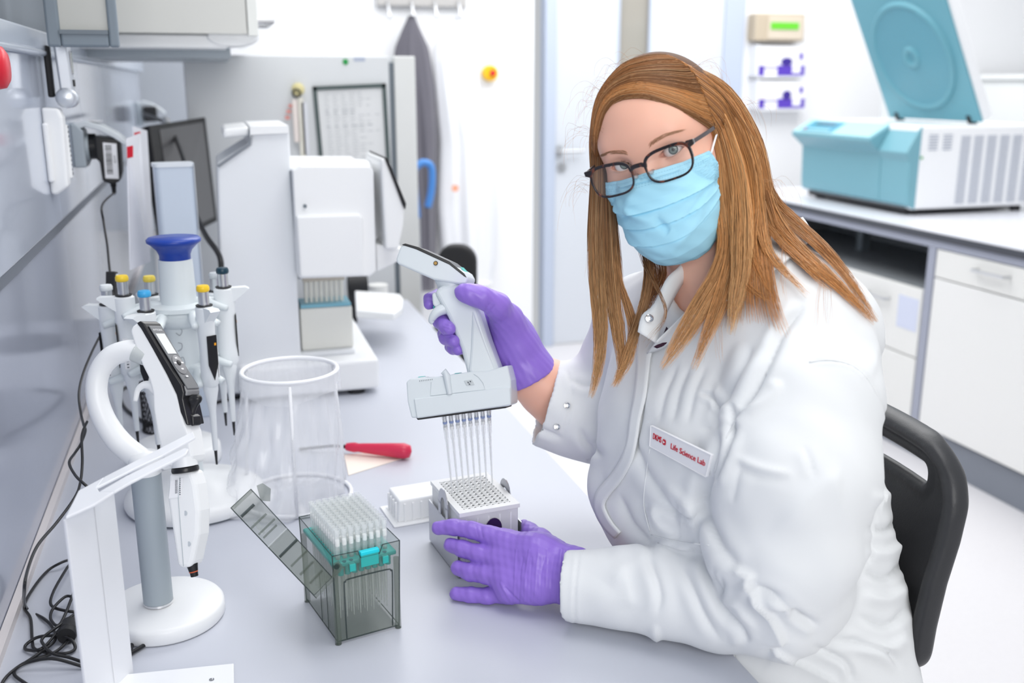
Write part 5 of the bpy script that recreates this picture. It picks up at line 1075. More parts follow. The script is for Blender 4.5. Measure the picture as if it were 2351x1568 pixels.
# ================================================================ multichannel pipette in the raised hand
MD = 1.425
mp = thing('multichannel_pipette', D(1060, 930, MD), 'pale grey eight channel electronic pipette held up in the raised gloved hand', 'pipette')
M_MP = mat('pipette_pale_grey', (0.66, 0.71, 0.74), 0.33)
MX = nrm(FW * 0.97 + RT * 0.2)
def MPt(x, y, o=0.0): return D(x, y, MD) + MX * o
def mpr(pts, o0, o1, name, m, par=None, bevel=0.003, seg=3): return MB().prism([MPt(x, y, o0) for x, y in pts], MX * (o1 - o0)).build(name, m, par if par is not None else mp, bevel=bevel, seg=seg, fix=True)
mpr([(943, 876), (952, 868), (996, 866), (1090, 852), (1128, 850), (1172, 838), (1180, 872), (1181, 925), (1176, 930), (966, 957), (955, 957), (946, 920)], -0.022, 0.026, 'lower_housing', M_MP)
mpr([(961, 913), (1179, 886), (1181, 928), (968, 958)], -0.0245, -0.018, 'front_cover', M_MP, bevel=0.002)
mpr([(964, 955), (1168, 929), (1168, 935), (968, 962)], -0.020, 0.022, 'tip_plate', M_BLACKM, bevel=0.001)
mpr([(1003, 672), (1018, 656), (1052, 650), (1086, 660), (1098, 690), (1126, 780), (1152, 850), (1176, 905), (1176, 925), (1130, 905), (1094, 880), (1078, 855), (1064, 800), (1034, 728)], -0.018, 0.020, 'handle', M_MP, bevel=0.011, seg=4)
mpr([(1090, 700), (1122, 790), (1150, 860), (1180, 900), (1180, 928), (1158, 930), (1100, 880), (1082, 850), (1086, 800)], -0.020, 0.022, 'back_spine', M_MP, bevel=0.005)
hd_ = [(919, 598), (929, 570), (937, 564), (960, 568), (1040, 605), (1076, 628), (1083, 641), (1078, 655), (1062, 655), (1006, 645), (960, 625), (922, 608)]
mpr(hd_, -0.021, 0.025, 'display_head', M_MP, bevel=0.0075, seg=4)
mpr([(932, 565), (941, 562), (970, 570), (1040, 602), (1074, 630), (1080, 640), (1074, 637), (1040, 610), (966, 576)], -0.0215, 0.0255, 'display_bezel', M_BLACK, bevel=0.001)
mpr([(1060, 613), (1072, 626), (1077, 634), (1072, 631)], -0.010, 0.012, 'teal_key', M_TURQ, bevel=0.0005)
f = Field(MPt(1030, 660, 0) - 0.05, MPt(1030, 660, 0) + 0.05, 0.0013)
f.cone(MPt(1026, 640, 0.0), MPt(1034, 668, 0.0), 0.0175, 0.0145, 0.01).cone(MPt(1048, 640, 0), MPt(1044, 664, 0), 0.014, 0.014, 0.012)
sdf_obj('neck', f, M_MP, mp, 3)
c = MPt(1010, 607, -0.0215); cp_ = MB().cyl(c, c - MX * 0.0008, 0.0032, n=18).build('charge_contact_ring', M_BLACK, mp); MB().cyl(c, c - MX * 0.0014, 0.0023, n=18).build('charge_contact', mat('brass', srgb('e2b46a'), 0.3, metal=0.7), cp_)
mpr([(996, 674), (1006, 671), (1016, 690), (1020, 700), (1006, 708), (998, 700)], -0.012, 0.012, 'trigger', M_MP, bevel=0.003)
mpr([(998, 704), (1001, 700), (1002, 712), (998, 714)], -0.008, 0.008, 'trigger_edge', M_TURQ, bevel=0.0005)
hk = smooth_path([MPt(1030, 706, -0.006), MPt(1016, 712, -0.010), MPt(1004, 722, -0.012), MPt(996, 736, -0.012), MPt(1000, 742, -0.012)], 5)
MB().tube(hk, list(np.interp(np.linspace(0, 1, len(hk)), [0, .5, 1], [0.010, 0.0065, 0.0028])), 14).build('finger_hook', M_MP, mp, smooth=180)
cv = [(1001, 880), (1003, 908), (1048, 902), (1122, 892), (1112, 866), (1098, 856), (1084, 856)]
e = MB(); e.tube([MPt(x, y, -0.0222) for x, y in [(1000, 876), (998, 907), (1122, 893), (1117, 878), (1106, 864), (1096, 858)]], 0.0004, 5); e.build('panel_seam', M_GREYP, mp)
MB().tube([MPt(x, y, -0.0225) for x, y in [(1024, 858), (1030, 853), (1035, 862), (1038, 880), (1042, 903)]], [0.002, 0.0055, 0.0055, 0.0048, 0.004], 12).build('grip_rib', M_MP, mp, smooth=60)
for (x, y), nm in (((972, 867), 'left_eject_key'), ((1055, 859), 'eject_key')):
    mpr([(x - 11, y + 6), (x - 8, y - 1), (x + 9, y - 3), (x + 15, y + 2), (x + 14, y + 5)], -0.018, 0.006, 'key_mount', M_LGREY, bevel=0.0015)
    mpr([(x - 7, y + 1), (x - 5, y - 3), (x + 6, y - 4), (x + 8, y)], -0.016, 0.0, 'eject_key', M_TURQ, bevel=0.0012)
mpr([(1074, 873), (1092, 870), (1098, 882), (1080, 884)], -0.0228, -0.0218, 'viewing_window', mat('window_grey', (0.50, 0.54, 0.56), 0.3), bevel=0.0005)
kb = MB()
for q_ in range(8): kb.prism([MPt(974 + q_ * 4, 874.5 - q_ * .5, -0.0226), MPt(975 + q_ * 4, 874.5 - q_ * .5, -0.0226), MPt(975 + q_ * 4, 872 - q_ * .5, -0.0226), MPt(974 + q_ * 4, 872 - q_ * .5, -0.0226)], -MX * 0.0003)
for x, y in ((1082, 875), (1087, 873), (1085, 879)): kb.prism([MPt(x, y, -0.0232), MPt(x + 3, y, -0.0232), MPt(x + 4, y + 3, -0.0232), MPt(x + 1, y + 3, -0.0232)], -MX * 0.0001)
kb.build('scale_marks', M_INK, mp)
a0, a1 = np.array(RK(ox + 0 * pit, oy + 6 * pit, RH)), np.array(RK(ox + 7 * pit, oy + 6 * pit, RH))
pxa, pya = proj(a0); pxb, pyb = proj(a1)
for k in range(8):
    t = k / 7; e_ = a0 * (1 - t) + a1 * t + (0, 0, -0.004); s_ = D(1020 + 102 * t, 955 - 15 * t, MD + 0.005 + 0.02 * t)
    dd_ = nrm(e_ - s_); LT = np.linalg.norm(e_ - s_)
    tt = MB().lathe([(0.0040, 0.0), (0.0042, 0.003), (0.0036, 0.006), (0.0034, 0.034), (0.0024, 0.040), (0.0018, 0.085), (0.0009, LT)], s_, dd_, n=12).build('tip', film('long_tip', (0.90, 0.93, 0.95), 0.30, 0.06, 0.9), mp, smooth=60)
    MB().lathe([(0.0034, -0.010), (0.0026, -0.006), (0.0026, 0.004), (0.0030, 0.006), (0.0024, 0.010), (0.0024, 0.016), (0, 0.016)], s_, dd_, n=12).build('nozzle', M_CHROME, tt, smooth=40)
    MB().lathe([(0.0030, 0.0085), (0.0033, 0.0095), (0.0033, 0.011), (0.0030, 0.012)], s_, dd_, n=12).build('blue_seal', mat('seal_blue', srgb('2f6fc4'), 0.4), tt, smooth=40)
    MB().cyl(s_ + dd_ * 0.0165, s_ + dd_ * 0.0215, 0.0030, n=12).build('filter', M_FILTER, tt, smooth=40)
    MB().cyl(s_ + dd_ * 0.022, s_ + dd_ * (LT - 0.003), 0.0013, 0.0006, n=8).build('inner_channel', film('tip_core', (0.97, 0.98, 0.98), 0.8), tt, smooth=60)
# ================================================================ person
M_SKIN = mat('skin', srgb('f0b9a2'), 0.45, sub=0.12, var=0.05, vscale=30, bump=0.12, bscale=900, bdist=0.0005)
M_GLOVE = mat('purple_glove', srgb('9272d2'), 0.36, bump=0.25, bscale=260, bdist=0.0006)
M_CLOTH = mat('coat_cotton', (0.76, 0.775, 0.79), 0.82, bump=0.25, bscale=1100, bdist=0.0004, sheen=0.1)
EYE = D(1482, 366, 1.165); vd = nrm(EYE - CAM); b_ = -vd; r_ = nrm(RT - b_ * (RT @ b_)); u_ = np.cross(b_, r_); u_ = u_ if u_ @ UP > 0 else -u_
PSI, PHI, ROLL = radians(20), radians(7), radians(17)
f0 = b_ * cos(PSI) - r_ * sin(PSI); x0 = r_ * cos(PSI) + b_ * sin(PSI); z0 = u_
f1 = f0 * cos(PHI) - z0 * sin(PHI); z1 = z0 * cos(PHI) + f0 * sin(PHI)
def rollv(v): # rotate about the viewing axis so the eye line climbs to the right
    x, y, z = v @ r_, v @ u_, v @ b_; c, s = cos(ROLL), sin(ROLL); return r_ * (x * c - y * s) + u_ * (x * s + y * c) + b_ * z
HX, HY, HZ = rollv(x0), rollv(f1), rollv(z1)
HF = Frame(EYE - HY * 0.078, HX, HY, HZ)
def to_head(P): q = np.atleast_2d(P) - HF.o; return np.stack([q @ HF.x, q @ HF.y, q @ HF.z], 1)

LEFT = nrm((0.45, -0.89, 0)); FWD = nrm((-0.89, -0.45, 0)); TFm = Frame((0, 0, 0), LEFT, FWD, (0, 0, 1))
NB = np.array([0.612, 1.120, 1.195])                 # neck base
SL = D(1848, 778, 1.195); SR = D(1478, 745, 1.44)
hN = HF(0, -0.028, -0.085)
# ---- head
Hd = Field((-0.088, -0.125, -0.255), (0.088, 0.125, 0.130), 0.0011)
Hd.ell((0, -0.010, 0.026), (0.0710, 0.094, 0.080), 0.02); Hd.ell((0, 0.024, -0.026), (0.0600, 0.058, 0.084), 0.03)
Hd.ell((0, 0.030, 0.034), (0.059, 0.054, 0.056), 0.03)
Hd.cone((-0.034, 0.066, 0.021), (0.034, 0.066, 0.021), 0.0155, 0.0155, 0.018)
for s in (-1, 1):
    Hd.ell((s * 0.043, 0.050, -0.030), (0.022, 0.024, 0.020), 0.022); Hd.cone((s * 0.050, 0.004, -0.062), (s * 0.010, 0.066, -0.104), 0.014, 0.013, 0.03)
    Hd.ell((s * 0.0325, 0.088, -0.002), (0.017, 0.0125, 0.0120), 0.010, sub=True)
    Hd.cone((s * 0.016, 0.076, -0.036), (s * 0.010, 0.094, -0.040), 0.008, 0.0065, 0.01)
    Hd.ell((s * 0.0710, -0.010, -0.016), (0.006, 0.016, 0.028), 0.008)
Hd.cone((0, 0.078, 0.004), (0, 0.0975, -0.036), 0.0075, 0.0105, 0.014)
Hd.ell((0, 0.068, -0.098), (0.022, 0.016, 0.017), 0.02)
for s in (-1, 1):
    ec = np.array([s * 0.0315, 0.0660, 0.0])
    Hd.ell(ec, (0.0142, 0.0140, 0.0138), 0.005)
    def almond(X, Y, Z, s=s, ec=ec):
        x = (X - ec[0]) * s; t = np.clip(x / 0.0150, -1, 1); m_ = 1 - t * t
        zt = 0.0060 * m_ ** 0.8 - 0.0004 + 0.0010 * t; zb = -0.0046 * m_ - 0.0008 + 0.0010 * t
        return np.maximum(np.maximum(Z - ec[2] - zt, zb - (Z - ec[2])), ec[1] + 0.002 - Y) + 0 * X
    Hd.op(ec + (-0.015, 0.0, -0.008), ec + (0.015, 0.02, 0.008), almond, 0.0008, sub=True)
nb_l = to_head(NB)[0]; hn_l = np.array([0, -0.026, -0.06])
Hd.cone(hn_l, nb_l, 0.054, 0.060, 0.025)
Vh, Fh = Hd.mesh(1); Vhw = HF.o + Vh @ np.array([HF.x, HF.y, HF.z])
# ---- rest of the body under the clothes (arms end inside the gloves)
WRn = D(1225, 872, 1.478); ELr = D(1410, 985, 1.53); WLn = atZ(1330, 1330, 0.803); ELl = atZ(1790, 1372, 0.835)
Bd = Field((0.15, 0.60, 0.0), (1.15, 1.62, 1.26), 0.0062)
Bd.cone(HF(0, -0.026, -0.07), NB, 0.053, 0.062, 0.02).ell(NB - FWD * 0.02 - (0, 0, 0.15), (0.165, 0.10, 0.15), 0.05, TFm)
Bd.cone(SL, SR, 0.050, 0.050, 0.06).ell((0.655, 1.10, 0.90), (0.155, 0.125, 0.20), 0.06, TFm).ell((0.71, 1.08, 0.66), (0.185, 0.155, 0.15), 0.06, TFm)
Bd.chain([(SL, 0.055), (ELl, 0.045), (WLn, 0.030)], 0.03)
Bd.chain([(SR, 0.055), (ELr, 0.046), (WRn + (ELr - WRn) * .35, 0.047), (WRn + (ELr - WRn) * .08, 0.038), (WRn, 0.0315)], 0.02)
for s in (-1, 1):
    hp = np.array([0.70, 1.08, 0.61]) + LEFT * s * 0.10; kn = hp + nrm(FWD * 0.9 + np.array([-.2, 0.12, 0])) * 0.40 + (0, 0, -0.01); an = np.array([kn[0] + 0.06, kn[1], 0.07])
    Bd.chain([(hp, 0.085), (kn, 0.060), (an, 0.040), (an + FWD * 0.16 - (0, 0, 0.03), 0.032)], 0.02)
Vb, Fb = Bd.mesh(2)
keep = None
Vall = np.vstack([Vhw, Vb]); Fall = np.vstack([Fh, Fb + len(Vhw)])
me = np_mesh('person', Vall, Fall); person = link('person', me, M_SKIN, None, 180)
tag(person, 'seated woman in a white lab coat, mask and glasses, holding a multichannel pipette', 'person')
person['label'] = 'person seated at the bench in white lab coat, blue mask and dark glasses'

# ---- eyes
M_SCL = mat('eye_white', (0.80, 0.77, 0.75), 0.15, coat=0.8); M_IRIS = mat('iris', srgb('71807a'), 0.25, var=0.35, vscale=900, coat=1.0); M_IRISD = mat('iris_ring', srgb('3c4744'), 0.25, coat=1.0)
for s in (-1, 1):
    ec = HF(s * 0.0315, 0.0660, 0.0); gz = nrm(CAM - ec); R_ = 0.0123
    prof = [(R_ * sin(a), R_ * cos(a)) for a in np.radians([0, 4, 9, 13, 20, 25, 27.5, 40, 60, 90, 120, 150, 180])]
    prof[0] = (0.0, prof[0][1]); prof[-1] = (0.0, prof[-1][1])
    mb = MB(); mb.lathe(prof, ec, gz, n=36); me = mb.mesh('eyeball')
    o = link('eyeball', me, [M_SCL, M_IRIS, M_IRISD, M_BLACK], person, 180)
    idx = []
    for p in me.polygons:
        c = np.array(p.center) - ec; a = degrees(math.acos(max(-1, min(1, c @ gz / np.linalg.norm(c))))); idx.append(3 if a < 9 else 1 if a < 22 else 2 if a < 27.5 else 0)
    me.polygons.foreach_set('material_index', idx)

# nearest-point helper: front of the face at head-local (x, z)
front = Vh[:, 1] > 0.03; Vf = Vh[front]
def face_y(x, z, r=0.0022):
    d = (Vf[:, 0] - x) ** 2 + (Vf[:, 2] - z) ** 2; m = d < r * r
    return Vf[m, 1].max() if m.any() else Vf[np.argmin(d), 1]
rs = np.random.RandomState(5)
M_BROW = mat('brow_hair', srgb('b58a6c'), 0.6); M_LASH = mat('lash', (0.02, 0.014, 0.012), 0.5)
for s in (-1, 1):
    mb = MB()
    for k in range(150):
        t = rs.rand(); x = s * (0.013 + 0.036 * t); z = 0.0145 + 0.0065 * sin(pi * min(1, t * 1.15) * 0.62) + (rs.rand() - .5) * 0.0052 * (1 - .55 * t)
        y = face_y(x, z); L_ = 0.006 + 0.003 * rs.rand(); dx = s * L_ * (0.6 + .4 * t); dz = L_ * (0.45 - 0.75 * t)
        x2, z2 = x + dx, z + dz; y2 = face_y(x2, z2)
        mb.tube([HF(x, y - .0003, z), HF((x + x2) / 2, (y + y2) / 2 + .0007, (z + z2) / 2 + .0002), HF(x2, y2 + .0005, z2)], [0.00016, 0.00014, 0.00004], 3, caps=False)
    mb.build('eyebrow', M_BROW, person, smooth=180)['kind'] = 'stuff'
    mb = MB(); ec = np.array([s * 0.0315, 0.0660, 0.0])
    for k in range(46):
        t = -0.85 + 1.8 * k / 45; x = s * 0.0150 * t; m_ = max(0, 1 - t * t); z = 0.0060 * m_ ** .8 - 0.0002 + .001 * t; rr = sqrt(max(1e-8, 0.0141 ** 2 - x * x - z * z)); p = ec + np.array([x, rr, z])
        L_ = 0.0062 + 0.0030 * max(0, t); o_ = nrm((s * (0.25 + 0.55 * t) + rs.randn() * .08, 0.75, 0.15))
        mb.tube([HF(*p), HF(*(p + o_ * L_ * .5 + (0, 0, 0.0002))), HF(*(p + o_ * L_ * .95 + (0, 0, 0.0022)))], [0.00024, 0.00016, 0.00004], 3, caps=False)
        if k % 2: 
            zb = -0.0046 * m_ - 0.0010 + .001 * t; rr = sqrt(max(1e-8, 0.0141 ** 2 - x * x - zb * zb)); p = ec + np.array([x, rr, zb])
            mb.tube([HF(*p), HF(*(p + nrm((s * .5 * t, .7, -.5)) * 0.0032))], [0.00012, 0.00003], 3, caps=False)
    ln_ = [HF(*(ec + np.array([s * 0.0150 * t, sqrt(0.0141 ** 2 - (0.0150 * t) ** 2 - (0.0060 * (1 - t * t) ** .8) ** 2 if abs(t) < .9 else 1e-6) + 0.0002, 0.0060 * (1 - t * t) ** .8 - .0003 + .001 * t]))) for t in np.linspace(-.85, .89, 16)]
    mb.tube(ln_, 0.00042, 4, caps=False)
    mb.build('eyelashes', M_LASH, person, smooth=180)['kind'] = 'stuff'

# ---- glasses
gl_ = thing('glasses', HF(0, 0.1, 0), None, None); attach(gl_, person); gl_.location = (0, 0, 0); gl_.matrix_parent_inverse = Matrix.Identity(4)
M_TORT = mat('tortoise_frame', (0.018, 0.008, 0.007), 0.16, coat=0.6)
nt = M_TORT.node_tree; nz = nt.nodes.new('ShaderNodeTexNoise'); nz.inputs['Scale'].default_value = 110; cr = nt.nodes.new('ShaderNodeValToRGB')
cr.color_ramp.elements[0].position = 0.56; cr.color_ramp.elements[0].color = (0.012, 0.007, 0.008, 1); cr.color_ramp.elements[1].position = 0.70; cr.color_ramp.elements[1].color = (0.16, 0.035, 0.012, 1)
tc_ = nt.nodes.new('ShaderNodeTexCoord'); nt.links.new(tc_.outputs['Object'], nz.inputs['Vector']); nt.links.new(nz.outputs['Fac'], cr.inputs[0]); nt.links.new(cr.outputs[0], nt.nodes['Principled BSDF'].inputs['Base Color'])
GZ = -0.0085; GY = 0.1115
def GL(x, z): return HF(x, GY - 1.9 * x * x, z + GZ)
def lens_out(s, grow=0.0):
    out = []; W_, H_ = 0.0262 + grow, 0.0172 + grow; cx = s * 0.0355
    for i in range(44):
        a = 2 * pi * i / 44; c, q = cos(a), sin(a); e = 3.2
        x = W_ * np.sign(c) * abs(c) ** (2 / e); z = H_ * np.sign(q) * abs(q) ** (2 / e)
        x *= 1 - 0.07 * (z < 0) * abs(z) / H_; z += 0.0016 * (x * s) / W_ * (1 if z > 0 else .2)
        out.append((cx + x, z))
    return out
for s in (-1, 1):
    out = lens_out(s)
    mb = MB(); inn_ = lens_out(s, -0.0004); n = len(out); V = []
    o2 = lens_out(s, 0.0022)
    for i in range(n):
        tk = 0.0006 if out[i][1] < 0 else 0.0
        ox_, oz_ = o2[i][0] - (o2[i][0] - out[i][0]) * (0.35 if out[i][1] < 0 else 0), o2[i][1] + (0.0010 if out[i][1] > 0.008 else 0)
        V += [GL(inn_[i][0], inn_[i][1]), GL(ox_, oz_), GL(ox_, oz_) - HY * 0.0036, GL(inn_[i][0], inn_[i][1]) - HY * 0.0036]
    F_ = []
    for i in range(n):
        j = (i + 1) % n
        for a in range(4): F_.append((i * 4 + a, i * 4 + (a + 1) % 4, j * 4 + (a + 1) % 4, j * 4 + a))
    mb.add(V, F_); rim = mb.build('rim', M_TORT, gl_, smooth=50, bevel=0.0004, fix=True)
    mb = MB(); c_ = GL(s * 0.0355, 0) - HY * 0.0012; V = [c_] + [GL(*p) - HY * 0.0016 for p in inn_]
    mb.add(V, [(0, 1 + i, 1 + (i + 1) % n) for i in range(n)]); mb.build('lens', mat('spectacle_lens', (0.9, 0.92, 0.95), 0.03, spec=0.6, alpha=0.055), gl_, smooth=180)
    # end piece and temple arm
    mb = MB(); mb.prism([GL(s * 0.0600, 0.0185), GL(s * 0.0690, 0.0180), GL(s * 0.0690, 0.0125), GL(s * 0.0610, 0.009)], -HY * 0.0040); mb.build('end_piece', M_TORT, gl_, bevel=0.0008, fix=True)
    a = GL(s * 0.0680, 0.0150) - HY * 0.002
    tp_ = smooth_path([a, HF(s * 0.0735, 0.060, 0.0065), HF(s * 0.0745, 0.02, 0.006), HF(s * 0.0745, -0.012, 0.004), HF(s * 0.076, -0.03, -0.014)], 5)
    mb = MB(); V = []
    for p in tp_: V += [p + HZ * 0.0022 + HX * s * 0.0006, p + HZ * 0.0022 - HX * s * 0.0006, p - HZ * 0.0022 - HX * s * 0.0006, p - HZ * 0.0022 + HX * s * 0.0006]
    mb.add(V, [(i * 4 + q, i * 4 + (q + 1) % 4, i * 4 + 4 + (q + 1) % 4, i * 4 + 4 + q) for i in range(len(tp_) - 1) for q in range(4)]); mb.build('temple', mat('temple_dark', (0.06, 0.05, 0.055), 0.35), gl_, fix=True)
    MB().cyl(a + HZ * 0.003, a - HZ * 0.003, 0.0014, n=10).build('hinge', M_METAL, gl_)
    MB().tube([GL(s * 0.0105, -0.004) - HY * .003, HF(s * 0.0095, 0.093, -0.012 + GZ * .3)], [0.0009, 0.0035], 10).build('nose_pad', mat('nose_pad', (0.5, 0.45, 0.44), 0.2, alpha=0.6), gl_, smooth=180)
br_ = [GL(-0.0115, 0.0080) , GL(-0.005, 0.0108), GL(0.005, 0.0108), GL(0.0115, 0.0080), GL(0.0105, 0.0030), GL(0.004, 0.0058), GL(-0.004, 0.0058), GL(-0.0105, 0.0030)]
MB().prism(br_, -HY * 0.0036).build('bridge', M_TORT, gl_, bevel=0.0008, fix=True)

# ---- face mask
fm_ = thing('face_mask', HF(0, 0.1, -0.06), None, None); attach(fm_, person); fm_.location = (0, 0, 0); fm_.matrix_parent_inverse = Matrix.Identity(4)
M_MASK = mat('mask_fabric', srgb('a6dcf1'), 0.75, bump=0.2, bscale=1500, bdist=0.0003, sub=0.0)
vs_ = [0, .12, .28, .42, .58, .72, .86, .95, 1.0]
Cz = [-0.0130, -0.027, -0.042, -0.055, -0.078, -0.098, -0.1180, -0.130, -0.135]; Cy = [0.0965, 0.1085, 0.1170, 0.1190, 0.1175, 0.1120, 0.0975, 0.080, 0.068]
Ex = [0.0590, .0605, .0618, .0622, .0622, .0612, .0570, .050, .044]; Ez = [-0.0185, -0.027, -0.037, -0.047, -0.060, -0.075, -0.094, -0.112, -0.119]; Ey = [0.047, .041, .036, .033, .030, .029, .031, .034, .036]
def trilin(P):
    q = (P - Hd.lo) / Hd.h; i = np.clip(np.round(q).astype(int), 0, Hd.n - 1); return Hd.v[i[:, 0], i[:, 1], i[:, 2]]
def mask_pt(u, v):
    t = abs(u); g = np.sin(t * pi / 2); c = np.cos(t * pi / 2) ** (0.85 + 0.5 * np.exp(-(v / .25) ** 2))
    cz, cy = np.interp(v, vs_, Cz), np.interp(v, vs_, Cy); ex, ez, ey = np.interp(v, vs_, Ex), np.interp(v, vs_, Ez), np.interp(v, vs_, Ey)
    x = np.sign(u) * ex * g ** 0.92; y = ey + (cy - ey) * c; z = ez + (cz - ez) * np.cos(t * pi / 2) ** 1.3
    return x, y, z
NU, NV = 150, 170; U = np.linspace(-1, 1, NU); Vv = np.linspace(0, 1, NV); UU, VV = np.meshgrid(U, Vv)
X, Y, Z = np.vectorize(mask_pt)(UU, VV); P = np.stack([X.ravel(), Y.ravel(), Z.ravel()], 1)
for _ in range(4):
    d = trilin(P); dr = P - np.array([0, 0.01, -0.04]); dr /= np.linalg.norm(dr, axis=1)[:, None]; P += dr * np.clip(0.0022 - d, 0, 0.01)[:, None]
uu, vv = UU.ravel(), VV.ravel(); dr = P - np.array([0, 0.0, -0.06]); dr /= np.linalg.norm(dr, axis=1)[:, None]
H_ = np.zeros(len(P))
for v0, amp, sl_, w_ in ((0.40, 0.0044, 0.05, 0.10), (0.55, 0.0038, 0.02, 0.09), (0.70, 0.0034, -0.03, 0.08)):       # pleats: overhanging steps
    q = vv - (v0 + sl_ * uu + 0.012 * np.sin(uu * 4 + v0 * 9)); fade = np.clip((1 - np.abs(uu)) * 7, 0, 1)
    H_ += amp * fade * np.where(q < 0, np.exp(q / w_), 0) - amp * .4 * fade * np.where(q >= 0, np.exp(-q / 0.02), 0)
def crease(a, b, amp, wd):   # dent or ridge between two points of the sheet
    ax, ay = a; bx, by = b; dx, dy = bx - ax, by - ay; t = np.clip(((uu - ax) * dx + (vv - ay) * dy) / (dx * dx + dy * dy), 0, 1)
    d = np.hypot(uu - ax - t * dx, (vv - ay - t * dy)); return amp * np.exp(-(d / wd) ** 2) * np.sin(pi * np.clip(t * .9 + .1, 0, 1)) ** .5
H_ += crease((-0.28, .36), (0.05, .50), 0.0055, 0.05) + crease((0.05, .50), (0.12, .62), -0.0045, 0.04) + crease((-0.30, .40), (-0.75, .52), -0.003, 0.035)
H_ += crease((-0.15, .05), (-0.30, .34), 0.0016, 0.08) + crease((0.2, .62), (0.85, .42), -0.0016, 0.03) + crease((-.6, .65), (.1, .82), 0.0016, 0.05) + crease((0.05, .78), (0.6, .62), 0.0018, .04)
H_ += 0.0006 * np.sin(uu * 9 + vv * 17) + 0.0004 * np.sin(uu * 21 - vv * 29)
P += dr * H_[:, None]
P[:, 2] = P[:, 2]; GM = P.reshape(NV, NU, 3)
quad = lambda r, c: (r * NU + c, r * NU + c + 1, (r + 1) * NU + c + 1, (r + 1) * NU + c)
Fm = np.array([quad(r, c) for r in range(NV - 1) for c in range(NU - 1)])[:, ::-1]
Pw = HF.o + P @ np.array([HF.x, HF.y, HF.z])
mo_ = link('mask_sheet', np_mesh('mask_sheet', Pw, Fm), M_MASK, fm_, 180)
so = mo_.modifiers.new('thickness', 'SOLIDIFY'); so.thickness = 0.0008; so.offset = -1
Nw = HF.o * 0
def gm(u, v, off=0.0004):
    r = min(NV - 2, max(0, v * (NV - 1))); c = min(NU - 2, max(0, (u + 1) / 2 * (NU - 1))); i, j = int(r), int(c); p = GM[i, j] * (1 - (c - j)) + GM[i, j + 1] * (c - j)
    p2 = GM[i + 1, j] * (1 - (c - j)) + GM[i + 1, j + 1] * (c - j); p = p * (1 - (r - i)) + p2 * (r - i); n = np.cross(GM[i, j + 1] - GM[i, j], GM[i + 1, j] - GM[i, j]); n = nrm(n); n = n if n @ (p - (0, 0, -.06)) > 0 else -n
    return HF(*(p + n * off))
st_ = MB()
def dash(u0, v0, u1, v1, w_=0.0022):
    a, b = gm(u0, v0), gm(u1, v1); st_.tube([a, b], 0.00013, 3, caps=False)
for v0 in (0.035, 0.085, 0.105):
    for k in range(56): u = -0.92 + 1.84 * k / 56; dash(u, v0, u + 0.018, v0)
for s in (-1, 1):
    for q in range(4):
        for k in range(24): dash(s * (0.955 - q * 0.022), 0.12 + k * 0.017, s * (0.955 - q * 0.022) , 0.12 + k * 0.017 + .008)
for v0 in (0.955, 0.972):
    for k in range(56): u = -0.92 + 1.84 * k / 56; dash(u, v0, u + 0.018, v0)
st_.build('stitching', mat('stitch', srgb('5e9fb8'), 0.6), fm_)['kind'] = 'stuff'
for s in (-1, 1):
    a = gm(s * 0.96, 0.04, 0.0006 if s > 0 else -0.001); e_ = HF(s * 0.0755, 0.000, 0.004); b = gm(s * 0.96, 0.62, 0.0006)
    mid_ = HF(s * 0.0735, 0.022, -0.002) if s > 0 else HF(-0.0560, 0.030, -0.006)
    o = MB(); o.tube(smooth_path([a, mid_, e_, HF(s * 0.0770, -0.012, -0.02), HF(s * 0.073, -0.004, -0.05), HF(s * 0.070, 0.018, -0.062), b], 6), 0.0013, 8); o.build('ear_loop', mat('elastic_white', (0.86, 0.87, 0.88), 0.7), fm_, smooth=180)
MB().tube([gm(u, 0.065, 0.0003) for u in np.linspace(-0.42, 0.42, 22)], 0.0012, 6).build('nose_wire', M_MASK, fm_, smooth=180)
# ================================================================ lab coat
cuffL = atZ(1312, 1345, TZ + 0.050)
foreL = [(cuffL, 0.0465), (atZ(1420, 1350, TZ + 0.055), 0.050), (atZ(1540, 1362, TZ + 0.061), 0.056), (atZ(1660, 1375, TZ + 0.068), 0.063), (D(1790, 1362, 1.195), 0.070)]
Ct = Field((0.33, 0.70, 0.50), (1.06, 1.62, 1.36), 0.0032)
Ct.ell((0.635, 1.125, 1.075), (0.165, 0.120, 0.17), 0.05, TFm)                       # chest
Ct.ell(np.array((0.625, 1.125, 1.00)) + FWD * 0.075 + LEFT * 0.06, (0.095, 0.085, 0.09), 0.07, TFm); Ct.ell(np.array((0.63, 1.14, 1.00)) + FWD * 0.050 - LEFT * 0.055, (0.085, 0.080, 0.09), 0.07, TFm); Ct.chain([(D(1500, 1000, 1.36), 0.045), (D(1428, 1120, 1.395), 0.034), (D(1452, 1205, 1.41), 0.036)], 0.06)
Ct.ell((0.660, 1.10, 0.90), (0.178, 0.155, 0.17), 0.06, TFm)                         # waist
Ct.ell((0.690, 1.085, 0.72), (0.195, 0.160, 0.20), 0.07, TFm)                        # seat
Ct.cone(SL + LEFT * -0.01, SR, 0.070, 0.062, 0.05); Ct.cone(NB + (0.012, -0.005, 0.002), SL, 0.060, 0.070, 0.05); Ct.cone(NB, SR, 0.058, 0.060, 0.04)
bkp = D(1880, 640, 1.30)
Ct.ell(SL * 0.5 + NB * 0.5 - FWD * 0.045 + (0.0, 0, -0.02), (0.12, 0.070, 0.080), 0.05, TFm)      # rounded upper back
Ct.chain([(SL + (0.0, 0, -0.005), 0.078), (D(1842, 910, 1.165), 0.089), (D(1818, 1080, 1.145), 0.096), (D(1805, 1230, 1.155), 0.088), (foreL[-1][0], 0.073)], 0.012)
Ct.chain(foreL[::-1], 0.010)
